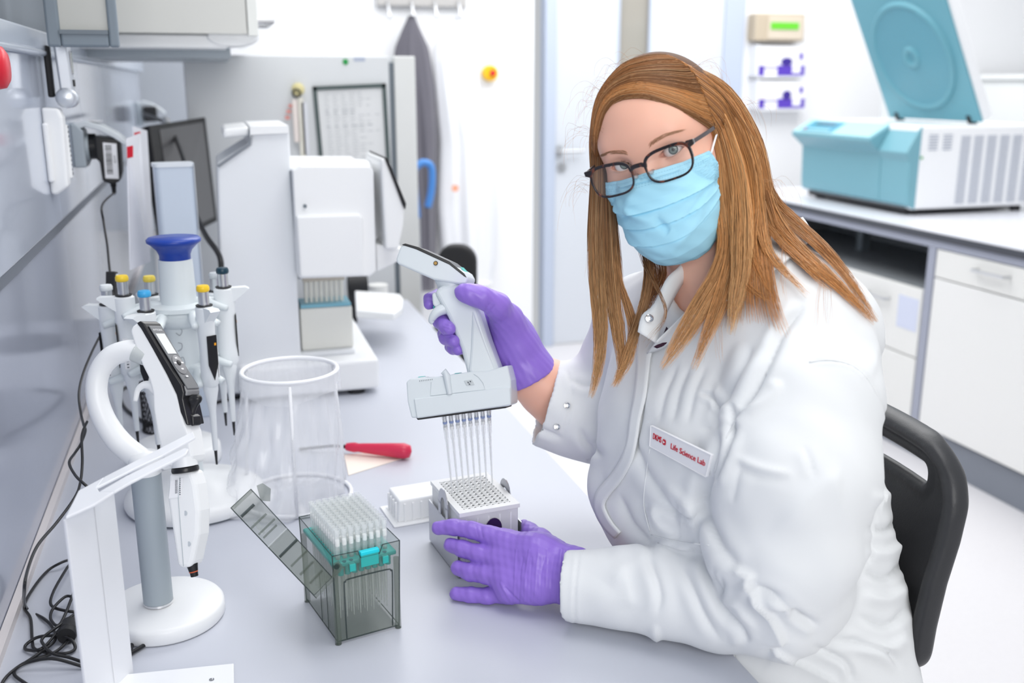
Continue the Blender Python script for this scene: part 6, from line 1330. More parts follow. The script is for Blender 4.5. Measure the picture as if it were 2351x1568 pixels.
Ct.cone(foreL[-1][0], foreL[-1][0] + (0.02, -0.01, 0.01), 0.070, 0.062, 0.02)
EC_ = D(1400, 965, 1.50); cuffR = D(1254, 927, 1.487)
Ct.chain([(SR, 0.062), ((SR + EC_) / 2 + (0.0, 0.01, 0), 0.064), (EC_, 0.064), (D(1330, 945, 1.49), 0.062), (cuffR, 0.0645)], 0.03)
for s in (-1, 1):   # coat skirt over the thighs
    hp = np.array([0.70, 1.08, 0.63]) + LEFT * s * 0.11; kn = hp + nrm(FWD * 0.9 + np.array([-.2, 0.12, 0])) * 0.26
    Ct.cone(hp, kn, 0.105, 0.075, 0.05)
Ct.rbox((0.30, 1.2, TZ - 0.20), (TX - 0.30, 0.8, 0.2 - 0.0), 0.0, 0.0, sub=True) if False else None
# table keeps the cloth above it
def tabl(X, Y, Z): return np.maximum(np.maximum(X - TX, TZ - 0.032 - Z) * 0 + (X - TX), np.maximum(Z - TZ, TZ - 0.034 - Z))
Ct.op((0.3, 0.6, TZ - 0.034), (TX, 1.7, TZ), tabl, 0.0, sub=True)
dcf = nrm(cuffL - foreL[1][0]); Ct.cone(cuffL - dcf * 0.02, cuffL + dcf * 0.10, 0.0385, 0.0385, 0, sub=True)
Ct.rbox(cuffL + dcf * 0.05, (0.09, 0.0425, 0.09), 0.0, 0, Frame((0, 0, 0), np.cross(dcf, (0, 0, 1)), dcf, (0, 0, 1)), sub=True)
dcr = nrm(cuffR - D(1345, 950, 1.49)); Ct.cone(cuffR - dcr * 0.03, cuffR + dcr * 0.10, 0.0590, 0.0590, 0, sub=True)
cn = nrm(dcr * 0.97 + np.array([0, 0, 0.05])); bx_ = np.cross(cn, (0, 0, 1)); bx_ = nrm(bx_)
Ct.rbox(cuffR + cn * 0.055, (0.10, 0.052, 0.10), 0.0, 0, Frame((0, 0, 0), bx_, cn, np.cross(bx_, cn)), sub=True)
# open neck
Vt = D(1512, 790, 1.20)
Ct.cone(HF(0, -0.02, -0.07), NB + (0, 0, -0.03), 0.066, 0.062, 0.006, sub=True)
Ct.cone(NB + FWD * 0.03 + (0, 0, 0.045), Vt + FWD * 0.01, 0.050, 0.004, 0.004, sub=True)
Vc, Fc_ = Ct.mesh(3)
# keep only the outer shell and thin cloth: vertices move along normals for the folds seen in the photograph
Nc = normals(Vc, Fc_)
q_ = Vc - CAM; dd = q_ @ FW; PX = 1175.5 + FPX * (q_ @ RT) / dd; PY = 784 - FPX * (q_ @ UP) / dd
fac = -(Nc * q_).sum(1) / np.linalg.norm(q_, axis=1); vis = np.clip(fac * 4 + 0.6, 0, 1)
# visible layer only: coarse depth buffer
key = (np.clip(PX / 10, 0, 300).astype(int)) * 400 + np.clip(PY / 10, 0, 300).astype(int); zb_ = np.full(400 * 400, 9.0); np.minimum.at(zb_, key, dd); vis = vis * (dd < zb_[key] + 0.05)
DISP = np.zeros(len(Vc))
def fold(pts, wd, amp, kind='ridge', ends=1.0):
    global DISP
    wd = wd * 0.8
    P_ = np.array(smooth_path([(x, y, 0) for x, y in pts], 5))[:, :2]; best = np.full(len(Vc), 1e9); sgn = np.zeros(len(Vc)); tt = np.zeros(len(Vc)); n = len(P_) - 1
    lo, hi = P_.min(0) - 4 * wd, P_.max(0) + 4 * wd; m = np.where((PX > lo[0]) & (PX < hi[0]) & (PY > lo[1]) & (PY < hi[1]) & (vis > 0))[0]
    if not len(m): return
    x, y = PX[m], PY[m]; B = best[m]; S_ = sgn[m]; T_ = tt[m]
    for i in range(n):
        (ax, ay), (bx, by) = P_[i], P_[i + 1]; dx, dy = bx - ax, by - ay; L2 = dx * dx + dy * dy + 1e-9
        t = np.clip(((x - ax) * dx + (y - ay) * dy) / L2, 0, 1); ex, ey = x - ax - t * dx, y - ay - t * dy; d = np.hypot(ex, ey); k = d < B
        B = np.where(k, d, B); S_ = np.where(k, np.sign(dx * ey - dy * ex), S_); T_ = np.where(k, (i + t) / n, T_)
    e0 = np.clip(np.minimum(T_, 1 - T_) * 3.2 / max(ends, .35), 0, 1); env = e0 * e0 * (3 - 2 * e0)
    if kind == 'ridge': f = np.where(S_ > 0, np.exp(-(B / (2.1 * wd)) ** 2), np.exp(-(B / (0.85 * wd)) ** 1.6))
    elif kind == 'valley': f = -0.8 * np.exp(-(B / (wd * .6)) ** 1.3) + 0.45 * np.exp(-((B - wd * 1.7) / (wd * 1.3)) ** 2) * np.where(S_ > 0, 1.0, 0.55)
    else: # step: raised on the left of the path, dropping sharply on the right
        f = np.where(S_ > 0, np.exp(-B / (wd * 2.4)), np.exp(-(B / (wd * .45)) ** 1.2) * 1.25 - 0.25 * np.exp(-B / (wd * 1.5)))
    DISP[m] += 1.75 * amp * f * env * vis[m]
M_ = 0.001
# sleeve of the near arm
fold([(1655, 990), (1640, 1060), (1618, 1130), (1625, 1190), (1655, 1260), (1700, 1310)], 20, 7 * M_, 'valley', .3)
fold([(1615, 1140), (1617, 1180), (1640, 1240), (1690, 1300), (1740, 1330)], 16, 5 * M_, 'step', .3)
fold([(1700, 1050), (1690, 1110), (1680, 1160)], 14, 1.6 * M_, 'valley')
fold([(1680, 1045), (1718, 1062), (1770, 1080), (1830, 1088)], 14, 2.0 * M_, 'ridge')
fold([(1690, 1068), (1740, 1088), (1820, 1100)], 9, -2.5 * M_, 'ridge')
fold([(1845, 1020), (1860, 1060), (1868, 1100)], 12, 1.5 * M_, 'valley')
fold([(1760, 1240), (1830, 1170), (1900, 1105), (1940, 1095)], 30, 2.5 * M_, 'ridge')
fold([(1715, 1320), (1740, 1370), (1770, 1410), (1790, 1455), (1800, 1480)], 14, 6 * M_, 'step', .4)
fold([(1725, 1350), (1765, 1360), (1805, 1385), (1830, 1410), (1880, 1440)], 14, 5.5 * M_, 'valley', .4)
fold([(1745, 1370), (1790, 1376), (1815, 1395), (1800, 1410)], 12, 5 * M_, 'ridge')
fold([(1660, 1280), (1652, 1330), (1660, 1360), (1665, 1340), (1668, 1300)], 9, 3.5 * M_, 'valley')
fold([(1615, 1275), (1635, 1340), (1665, 1400), (1700, 1440), (1716, 1480)], 15, 4.5 * M_, 'valley', .4)
fold([(1650, 1375), (1690, 1378), (1710, 1400), (1740, 1450)], 12, 4 * M_, 'ridge')
fold([(1395, 1262), (1455, 1262), (1500, 1268)], 12, 2.5 * M_, 'ridge'); fold([(1490, 1265), (1530, 1248), (1570, 1252), (1600, 1262)], 12, 4 * M_, 'ridge')
fold([(1480, 1270), (1500, 1310), (1515, 1370), (1505, 1420)], 14, 3 * M_, 'valley'); fold([(1560, 1290), (1590, 1350), (1620, 1420), (1660, 1480)], 15, 3 * M_, 'valley')
fold([(1420, 1290), (1440, 1350), (1450, 1400)], 16, 2 * M_, 'ridge'); fold([(1500, 1430), (1510, 1465), (1500, 1488)], 10, 3 * M_, 'ridge')
fold([(1330, 1262), (1322, 1320), (1318, 1390), (1322, 1440)], 5, 1.2 * M_, 'valley', .1)
fold([(1500, 1275), (1440, 1300), (1400, 1350)], 22, 2 * M_, 'ridge')
# chest and shoulder
fold([(1850, 700), (1800, 760), (1755, 850), (1715, 930), (1680, 970)], 16, 6 * M_, 'valley', .5)
fold([(1730, 790), (1690, 870), (1660, 930), (1640, 990)], 14, 4 * M_, 'valley', .6)
fold([(1790, 870), (1780, 900), (1750, 930), (1700, 955), (1685, 985)], 12, 3.0 * M_, 'ridge', .6)
fold([(1640, 870), (1660, 910), (1662, 950), (1655, 980)], 9, 2 * M_, 'ridge'); fold([(1600, 900), (1640, 915), (1655, 950)], 8, 3 * M_, 'valley')
fold([(1690, 925), (1680, 1000), (1660, 1060), (1640, 1110)], 12, 5 * M_, 'valley', .4)
for x_ in (1560, 1590, 1625): fold([(x_, 830), (x_ - 30, 900), (x_ - 50, 980)], 12, 1.8 * M_, 'valley')
fold([(1480, 880), (1470, 960), (1450, 1040), (1400, 1110)], 10, 2.5 * M_, 'valley', .3)
fold([(1455, 1000), (1480, 1080), (1530, 1150), (1560, 1210)], 18, 4 * M_, 'valley', .6)
fold([(1500, 1150), (1520, 1200), (1560, 1230)], 12, 4 * M_, 'ridge'); fold([(1495, 1160), (1580, 1180), (1620, 1170)], 10, 3 * M_, 'valley'); fold([(1500, 1235), (1560, 1245), (1620, 1240)], 8, 2.5 * M_, 'ridge')
fold([(1520, 1110), (1590, 1150), (1620, 1190)], 14, 3.5 * M_, 'ridge'); fold([(1420, 1130), (1450, 1200), (1500, 1250)], 16, 4 * M_, 'valley')
# yoke seam and back
fold([(1858, 830), (1900, 826), (1950, 835), (1985, 862), (2010, 900), (2032, 950), (2045, 1010)], 4, 1.6 * M_, 'valley', .1)
fold([(2010, 740), (2030, 830), (2045, 920), (2062, 1010)], 12, 2.5 * M_, 'valley'); fold([(1985, 720), (2005, 800), (1995, 880)], 14, 2 * M_, 'ridge')
for i_, (yy_, a_) in enumerate(((1110, 3), (1180, 4), (1240, 5), (1290, 4), (1345, 5), (1400, 4), (1460, 4))):
    fold([(1995 - i_ * 6, yy_ + 30 - i_ * 4), (2035, yy_ + 25 + 10 * (i_ % 2)), (2085, yy_ - 12)], 13, a_ * M_, 'valley' if i_ % 2 else 'ridge')
fold([(1905, 1470), (1970, 1475), (2040, 1500), (2070, 1540)], 12, 5 * M_, 'valley'); fold([(1770, 1490), (1850, 1530), (1920, 1568)], 10, 4 * M_, 'step', .3); fold([(1860, 1480), (1940, 1520), (1955, 1568)], 10, 4 * M_, 'valley')
# far sleeve
fold([(1300, 845), (1312, 900), (1305, 960), (1290, 1000)], 6, 1.2 * M_, 'valley', .2); fold([(1330, 980), (1350, 1020), (1390, 1050)], 14, 4 * M_, 'valley'); fold([(1310, 870), (1340, 885), (1370, 880)], 10, 3 * M_, 'valley'); fold([(1200, 950), (1240, 985), (1300, 1010)], 10, 3 * M_, 'valley')
# fine irregular drape everywhere
DISP += (np.sin(Vc[:, 0] * 61 + Vc[:, 2] * 37) * np.sin(Vc[:, 1] * 53 - Vc[:, 2] * 29) * 1.1 + np.sin(Vc[:, 0] * 131 + Vc[:, 1] * 97 + Vc[:, 2] * 71) * 0.4) * M_
Vc = Vc + Nc * DISP[:, None]
Vc = lap(Vc, Fc_, 0.2)
# sink nothing into the bench
inb = (Vc[:, 0] < TX) & (Vc[:, 2] > TZ - 0.02) & (Vc[:, 2] < TZ + 0.0012); Vc[inb, 2] = TZ + 0.0012
coat = link('lab_coat', np_mesh('lab_coat', Vc, Fc_), M_CLOTH, person, 180); coat['label'] = 'white cotton lab coat'
# surface lookup: from a picture point to the coat
Nc = normals(Vc, Fc_); q_ = Vc - CAM; dd = q_ @ FW; PX = 1175.5 + FPX * (q_ @ RT) / dd; PY = 784 - FPX * (q_ @ UP) / dd
def on_coat(x, y, off=0.002):
    m = (np.abs(PX - x) < 12) & (np.abs(PY - y) < 12)
    if not m.any(): return D(x, y, 1.3)
    i = np.where(m)[0]; d = dd[i]; f = d < d.min() + 0.03; i = i[f]; wgt = np.exp(-((PX[i] - x) ** 2 + (PY[i] - y) ** 2) / 30); return D(x, y, float((dd[i] * wgt).sum() / wgt.sum()) - off)
def cloth_strip(name, A_, B_, thick, m=M_CLOTH, parent=None, n=24, bulge=0.0):
    a = smooth_path(A_, 8); b = smooth_path(B_, 8); a = [a[int(round(i * (len(a) - 1) / n))] for i in range(n + 1)]; b = [b[int(round(i * (len(b) - 1) / n))] for i in range(n + 1)]
    V = []; F_ = []; K = 5
    for i in range(n + 1):
        for k in range(K): t = k / (K - 1); V.append(a[i] * (1 - t) + b[i] * t - FW * bulge * sin(pi * t))
    for i in range(n):
        for k in range(K - 1): F_.append((i * K + k, i * K + k + 1, (i + 1) * K + k + 1, (i + 1) * K + k))
    mb = MB().add(V, F_); o = mb.build(name, m, parent if parent is not None else coat, smooth=180); s_ = o.modifiers.new('thick', 'SOLIDIFY'); s_.thickness = thick; s_.offset = 0; return o
# collar, placket, snaps, pocket label
PD = 1.185
cloth_strip('collar', [D(1592, 560, 1.245), D(1560, 610, 1.235), D(1530, 640, 1.225), D(1500, 700, 1.215), D(1474, 724, 1.208), D(1464, 762, 1.204)], [D(1602, 606, 1.250), D(1580, 632, 1.245), D(1556, 668, 1.235), D(1536, 706, 1.225), D(1520, 742, 1.215), D(1506, 788, 1.208)], 0.0022, bulge=0.004)
Apl = [(1464, 762), (1462, 800), (1462, 850), (1456, 905), (1446, 960), (1440, 1010), (1425, 1055), (1398, 1095), (1372, 1125), (1364, 1150), (1366, 1175), (1385, 1210), (1412, 1236)]
Bpl = [(1506, 788), (1494, 815), (1488, 860), (1482, 910), (1470, 962), (1462, 1012), (1450, 1060), (1426, 1104), (1400, 1136), (1388, 1156), (1390, 1172), (1404, 1198), (1424, 1222)]
cloth_strip('placket', [on_coat(x, y, 0.004) for x, y in Apl], [on_coat(x, y, 0.006) for x, y in Bpl], 0.003, n=40)
cloth_strip('lapel', [on_coat(1484, 812, .006), on_coat(1520, 800, .008), on_coat(1560, 770, .012), on_coat(1610, 730, .016), on_coat(1670, 690, .018)], [D(1508, 784, 1.205), D(1540, 752, 1.20), D(1575, 715, 1.20), D(1610, 670, 1.21), D(1650, 610, 1.22)], 0.0022, bulge=0.003)
cloth_strip('collar', [D(1650, 610, 1.225), D(1700, 575, 1.24), D(1760, 545, 1.26), D(1812, 512, 1.29), D(1842, 500, 1.32)], [on_coat(1670, 690, .012), on_coat(1730, 650, .012), on_coat(1790, 610, .012), on_coat(1840, 570, .014), D(1866, 548, 1.30)], 0.003, bulge=0.006)
for i, (x, y, dpt) in enumerate(((1491, 731, 1.203), (1302, 931, None), (1279, 980, None))):
    c = D(x, y, dpt) if dpt else on_coat(x, y, 0.0055); n_ = nrm(CAM - c)
    s_ = MB().lathe([(0.0, 0.0006), (0.0016, 0.0007), (0.0022, 0.0018), (0.0042, 0.0022), (0.0050, 0.0012), (0.0052, -0.0006)], c, n_, n=20).build('snap_button', M_CHROME, coat, smooth=50)
lab = [(1503, 975), (1636, 1044), (1631, 1094), (1493, 1024)]
LQ = [on_coat(x, y, 0.0035) for x, y in lab]
lm_ = MB(); K = 10
for j in range(4):
    for i in range(K):
        def lp_(u, v): 
            x = (lab[0][0] * (1 - u) + lab[1][0] * u) * (1 - v) + (lab[3][0] * (1 - u) + lab[2][0] * u) * v; y = (lab[0][1] * (1 - u) + lab[1][1] * u) * (1 - v) + (lab[3][1] * (1 - u) + lab[2][1] * u) * v; return (x, y)
ctr = sum(LQ) / 4 - FW * 0.004; lx_ = nrm((LQ[1] - LQ[0]) + (LQ[2] - LQ[3])); ly_ = (LQ[0] - LQ[3]) + (LQ[1] - LQ[2]); ln__ = nrm(np.cross(lx_, ly_)); ln__ = ln__ if ln__ @ FW < 0 else -ln__; ly_ = np.cross(ln__, lx_)
FLb = Frame(ctr, lx_, ly_, ln__); LQ2 = [ctr + lx_ * ((p - ctr) @ lx_) + ly_ * ((p - ctr) @ ly_) + ln__ * 0.002 for p in LQ]
lbo = MB().prism(LQ2, -ln__ * 0.004).build('name_patch', mat('patch_white', (0.84, 0.84, 0.87), 0.7), coat, bevel=0.0008, fix=True)
br2 = MB().tube([p * 0.985 + ctr * 0.015 + ln__ * 0.0003 for p in LQ2], 0.00045, 5, closed=True).build('patch_border', mat('thread_white', (0.9, 0.9, 0.92), 0.6), lbo)
M_RT = mat('red_thread', srgb('c41a35'), 0.6)
wl_ = np.linalg.norm(LQ2[1] - LQ2[0])
text('patch_text', 'DKMS', Frame(FLb(-wl_ * 0.385, 0.0007, 0.0024), lx_, ly_, ln__), 0.0105, M_RT, lbo, 0.0003, sx=0.62)
pv = FLb(-wl_ * 0.262, 0.0004, 0.0024)
mk = MB(); mk.prism([pv + lx_ * a + ly_ * b for a, b in rrect(0.0062, 0.0068, 0.0018, 4)], ln__ * 0.0003).build('red_emblem', M_RT, lbo, fix=True)
MB().prism([pv + lx_ * a + ly_ * b + ln__ * 0.0004 for a, b in ((-.0013, -.0018), (-.0013, .0018), (.0018, 0))], ln__ * 0.0002).build('emblem_mark', M_PAPER, lbo, fix=True)
text('patch_text', 'Life Science Lab', Frame(FLb(wl_ * 0.125, -0.0003, 0.0024), lx_, ly_, ln__), 0.0098, M_RT, lbo, 0.0003, sx=1.02)
def seam(pts, r=0.0007, off=0.0006, name='seam'):
    P_ = smooth_path([(x, y, 0) for x, y in pts], 5); MB().tube([on_coat(p[0], p[1], off) for p in P_], r, 6).build(name, M_CLOTH, coat, smooth=180)
seam([(1858, 831), (1900, 826), (1950, 836), (1985, 862), (2010, 900), (2030, 945)]); seam([(1712, 935), (1690, 965), (1668, 1005), (1652, 1045), (1640, 1085)])
seam([(1492, 1030), (1482, 1100), (1478, 1160), (1492, 1220)]); seam([(1495, 1228), (1540, 1240), (1590, 1248), (1628, 1252)])
seam([(1340, 1264), (1334, 1310), (1328, 1370), (1326, 1425)]); seam([(1318, 850), (1322, 900), (1310, 960), (1292, 1008)])
# purple top glimpsed in the open neck
cloth_strip('undershirt', [D(1500, 796, 1.222), D(1518, 776, 1.222), D(1530, 750, 1.226)], [D(1508, 800, 1.222), D(1526, 792, 1.222), D(1545, 770, 1.226)], 0.001, mat('dark_plum_cloth', (0.04, 0.01, 0.03), 0.8), person)

# ================================================================ gloves
def chain_px(F_, pts, k, g=1.0): F_.chain([(D(x, y, d) if d > 0.9 else atZ(x, y, TZ + d), r * g) for x, y, d, r in pts], k)
G1 = Field((0.24, 1.03, TZ), (0.48, 1.33, 0.90), 0.0014)
chain_px(G1, [(1006, 1212, 1.392, .0088), (1040, 1210, 1.388, .0102), (1085, 1217, 1.380, .0108), (1125, 1230, 1.372, .0122), (1165, 1248, 1.362, .0150)], 0.004, 1.1)
chain_px(G1, [(1034, 1251, 1.385, .0088), (1062, 1260, 1.376, .0102), (1100, 1272, 1.365, .0112), (1140, 1284, 1.355, .0135), (1170, 1292, 1.35, .0155)], 0.004, 1.12)
chain_px(G1, [(1052, 1304, 1.372, .0095), (1080, 1314, 1.362, .0108), (1118, 1319, 1.350, .0115), (1165, 1328, 1.34, .0150)], 0.004, 1.12)
chain_px(G1, [(1048, 1363, .0098, .0088), (1082, 1366, .0105, .0098), (1120, 1368, .012, .0102), (1170, 1358, .018, .0135)], 0.004, 1.08)
for x, y, d, r in ((1165, 1250, 1.362, .0155), (1170, 1290, 1.35, .0165), (1168, 1328, 1.34, .0160), (1170, 1357, 1.335, .0150)):
    G1.cone(D(x, y, d), D(1235, y * .72 + 1312 * .28, 1.335), r, .0225, 0.018)
G1.cone(D(1228, 1262, 1.345), D(1318, 1300, 1.325), .0200, .0250, 0.02); G1.cone(D(1228, 1345, 1.325), D(1318, 1342, 1.315), .0200, .0230, 0.02); G1.cone(D(1318, 1322, 1.32), D(1350, 1330, 1.31), .0290, .0290, 0.02)
chain_px(G1, [(1204, 1208, 1.468, .0090), (1216, 1222, 1.452, .0110), (1240, 1240, 1.425, .0140), (1275, 1272, 1.37, .0190)], 0.010, 1.1)
def tabl2(X, Y, Z): return (Z - TZ - 0.0015) + 0 * X + 0 * Y
G1.op((0.2, 1.0, TZ), (0.5, 1.4, TZ + 0.002), tabl2, 0, sub=True)
def px_of(V): q = V - CAM; d = q @ FW; return 1175.5 + FPX * (q @ RT) / d, 784 - FPX * (q @ UP) / d, d
def wrinkles(lines, seedv=0):
    def post(V, Fc):
        N = normals(V, Fc); X, Y, d = px_of(V); disp = np.zeros(len(V))
        for pts, wd, amp in lines:
            P_ = np.array(pts, float); B = np.full(len(V), 1e9)
            for (ax, ay), (bx, by) in zip(P_[:-1], P_[1:]):
                dx, dy = bx - ax, by - ay; t = np.clip(((X - ax) * dx + (Y - ay) * dy) / (dx * dx + dy * dy), 0, 1); B = np.minimum(B, np.hypot(X - ax - t * dx, Y - ay - t * dy))
            disp += amp * np.exp(-(B / wd) ** 2)
        disp += 0.00035 * np.sin(V[:, 0] * 420 + V[:, 2] * 310) * np.sin(V[:, 1] * 380)
        return V + N * disp[:, None]
    return post
WL_ = [([(1185 + k * 12 + (k % 3) * 3, 1262 + (k % 2) * 18), (1186 + k * 12 - 4, 1320), (1180 + k * 12, 1380)], 2.2, (-0.0007 if k % 2 else 0.0007)) for k in range(11)]
WL_ += [([(1092, 1205), (1098, 1232)], 2.5, -.0006), ([(1104, 1210), (1108, 1234)], 2.5, -.0006), ([(1160, 1350), (1190, 1380)], 3, -.0012), ([(1150, 1340), (1175, 1385)], 3, .0009), ([(1290, 1262), (1283, 1320), (1284, 1388)], 3, .0014), ([(1303, 1262), (1296, 1320), (1295, 1388)], 3, -.0012)]
sdf_obj('left_glove', G1, M_GLOVE, person, 2, wrinkles(WL_))
G2 = Field(D(1120, 790, 1.45) - (0.13, 0.12, 0.13), D(1120, 790, 1.45) + (0.13, 0.12, 0.13), 0.0014)
K_ = [(1092, 700, 1.478, .0135), (1090, 735, 1.484, .0140), (1096, 772, 1.486, .0135), (1110, 805, 1.484, .0125)]
for x, y, d, r in K_: G2.cone(D(x, y, d), D(1178, y * .5 + 800 * .5, 1.474), r, .021, 0.018)
G2.chain([(D(1160, 745, 1.462), .024), (D(1185, 800, 1.468), .031), (D(1210, 850, 1.475), .0335), (D(1222, 868, 1.478), .0345), (D(1232, 882, 1.480), .0350)], 0.02)
chain_px(G2, [(1060, 671, 1.388, .0098), (1078, 675, 1.386, .0112), (1108, 683, 1.389, .0122), (1142, 702, 1.404, .0155), (1164, 734, 1.436, .0205), (1184, 790, 1.460, .026)], 0.016)
chain_px(G2, [(1092, 700, 1.478, .0125), (1040, 684, 1.480, .0105), (1006, 679, 1.466, .0098), (988, 687, 1.446, .0098), (986, 698, 1.436, .0085)], 0.003)
chain_px(G2, [(1090, 735, 1.484, .0125), (1040, 724, 1.482, .0112), (1014, 726, 1.456, .0112), (1012, 738, 1.430, .0115), (1025, 752, 1.412, .0105), (1032, 755, 1.404, .0090)], 0.003)
chain_px(G2, [(1096, 772, 1.486, .0120), (1045, 764, 1.482, .0108), (1022, 768, 1.456, .0108), (1025, 776, 1.430, .0105), (1042, 783, 1.412, .0092)], 0.003)
chain_px(G2, [(1110, 805, 1.484, .0110), (1060, 798, 1.480, .0092), (1036, 796, 1.456, .0090), (1040, 800, 1.432, .0088), (1052, 803, 1.418, .0080)], 0.003)
dw = nrm(D(1232, 882, 1.480) - D(1185, 800, 1.468)); cwr = D(1219, 858, 1.476)
def cutp(X, Y, Z): return -((X - cwr[0]) * dw[0] + (Y - cwr[1]) * dw[1] + (Z - cwr[2]) * dw[2]) + 0.006
G2.op(cwr - 0.07, cwr + 0.07, cutp, 0.0, sub=True)
WR_ = [([(1160 + k * 5, 900 - k * 9), (1150 + k * 5, 860 - k * 9)], 2.2, (-1) ** k * .0006) for k in range(5)] + [([(1112, 716), (1122, 700)], 2.5, -.0008), ([(1122, 720), (1136, 702)], 2.5, -.0008), ([(1020, 745), (1036, 750)], 2, -.0006), ([(1018, 752), (1034, 758)], 2, -.0006)]
sdf_obj('right_glove', G2, M_GLOVE, person, 2, wrinkles(WR_))

# ================================================================ chair under the person
chv = thing('lab_chair', (0.82, 1.12, 0), 'black plastic lab chair with a handle slot, occupied by the seated person', 'chair')
M_CH = mat('chair_plastic', (0.030, 0.031, 0.035), 0.42, bump=0.35, bscale=500, bdist=0.0006)
yN = D(2205, 1150, 1.22)[1]
prof = [atY(x, y, yN) for x, y in ((2104, 1552), (2122, 1450), (2146, 1350), (2176, 1255), (2196, 1170), (2203, 1110), (2196, 1060))]
zs = [p[2] for p in prof][::1]; xs = [p[0] for p in prof]; zo = np.argsort(zs); ZS = np.array(zs)[zo]; XS = np.array(xs)[zo]
z_lo, z_hi = ZS[0], ZS[-1] + 0.006; WB = 0.41
def BK(s, z, off=0.0):   # s across from the near edge (0) to the far edge (WB)
    x = np.interp(z, ZS, XS) + (z - ZS[-1]) * 0.25 * (z > ZS[-1]); c = (s / WB * 2 - 1); return np.array([x + 0.030 * (1 - c * c) + off, yN + s, z])
Fb_ = Field((xs[0] - 0.08, yN - 0.04, z_lo - 0.04), (max(xs) + 0.12, yN + WB + 0.04, z_hi + 0.04), 0.0032)
def backf(X, Y, Z):
    s = Y - yN; c = s / WB * 2 - 1; xc = np.interp(Z, ZS, XS) + np.maximum(Z - ZS[-1], 0) * 0.25 + 0.030 * (1 - np.clip(c, -1, 1) ** 2)
    hw, hh, r = WB / 2, (z_hi - z_lo) / 2, 0.085; zc_ = (z_hi + z_lo) / 2; qy = np.abs(s - hw) - hw + r; qz = np.abs(Z - zc_) - hh + np.where(Z > zc_, r, 0.03); rr2 = np.where(Z > zc_, r, 0.03)
    qy = np.abs(s - hw) - hw + rr2; o2 = np.sqrt(np.maximum(qy, 0) ** 2 + np.maximum(qz, 0) ** 2) + np.minimum(np.maximum(qy, qz), 0) - rr2
    th = np.abs(X - xc - 0.006) - 0.0065; sheet = np.maximum(o2 + 0.004, th); rim = np.sqrt((o2 + 0.012) ** 2 + ((X - xc - 0.006) * 0.8) ** 2) - 0.0145
    hy = np.abs(s - hw) - 0.135 + 0.02; hz = np.abs(Z - (z_hi - 0.058)) - 0.022 + 0.02; ho = np.sqrt(np.maximum(hy, 0) ** 2 + np.maximum(hz, 0) ** 2) + np.minimum(np.maximum(hy, hz), 0) - 0.02
    b = np.maximum(smin(sheet, rim, 0.01), -ho); return smin(b, np.sqrt(ho ** 2 + ((X - xc - 0.006)) ** 2) - 0.009, 0.006)
Fb_.op(Fb_.lo, Fb_.lo + Fb_.h * (Fb_.n - 1), backf, 0.0); sdf_obj('backrest', Fb_, M_CH, chv, 2)
MB().prism([(xs[0] - 0.46 + a + 0.215, yN + WB / 2 + b, 0.455) for a, b in rrect(0.43, 0.42, 0.08, 6)], (0, 0, 0.03)).build('seat', M_CH, chv, bevel=0.01, seg=3, fix=True)
for s_ in (0.10, WB - 0.10): MB().tube(smooth_path([BK(s_, z_lo + 0.08, 0.016), BK(s_, z_lo, 0.018), (xs[0] + 0.02, yN + s_, 0.50), (xs[0] - 0.06, yN + s_, 0.445), (xs[0] - 0.2, yN + s_, 0.445)], 5), 0.011, 10).build('back_tube', M_BLACKM, chv, smooth=60)
sc_ = (xs[0] - 0.24, yN + WB / 2)
MB().cyl((sc_[0], sc_[1], 0.10), (sc_[0], sc_[1], 0.45), 0.026, n=20).build('gas_post', M_CHROME, chv, smooth=40)
for k in range(5):
    a = 2 * pi * k / 5 + .4; e_ = np.array([sc_[0] + 0.28 * cos(a), sc_[1] + 0.28 * sin(a), 0.07])
    MB().tube([(sc_[0], sc_[1], 0.11), e_], [0.024, 0.015], 8).build('leg', M_BLACKM, chv, smooth=50); MB().cyl(e_ + (0, -0.014, -0.042), e_ + (0, 0.014, -0.042), 0.028, n=16).build('castor', M_BLACKM, chv, smooth=50)
# creased dark line of the wrist opening
# ================================================================ hair: locks of fine strands over a thin cap
M_HAIR = bpy.data.materials.new('hair_golden'); M_HAIR.use_nodes = True; nt = M_HAIR.node_tree; pb_ = nt.nodes['Principled BSDF']
pb_.inputs['Roughness'].default_value = 0.38; pb_.inputs['Specular IOR Level'].default_value = 0.45
at_ = nt.nodes.new('ShaderNodeAttribute'); at_.attribute_name = 'tint'; at_.attribute_type = 'GEOMETRY'; nt.links.new(at_.outputs['Color'], pb_.inputs['Base Color'])
def skull(px, py, grow=0.010):
    o = (CAM - HF.o); r = ray(px, py); A = np.array([HF.x, HF.y, HF.z]); c = np.array([0, -0.010, 0.026]); R_ = np.array([0.0710, 0.094, 0.080]) + grow
    O = (A @ o - c) / R_; V = (A @ r) / R_; a, b, cc_ = V @ V, 2 * O @ V, O @ O - 1; disc = b * b - 4 * a * cc_
    t = (-b - sqrt(disc)) / (2 * a) if disc > 0 else -b / (2 * a)
    return CAM + r * t
HP, HT, HC = [], [], []       # strand points, thickness, colours
DK, MD_, GO, LT_ = np.array(srgb('6b4a32')), np.array(srgb('b07a4c')), np.array(srgb('dd9c5c')), np.array(srgb('f6d3a0'))
hr = np.random.RandomState(21)
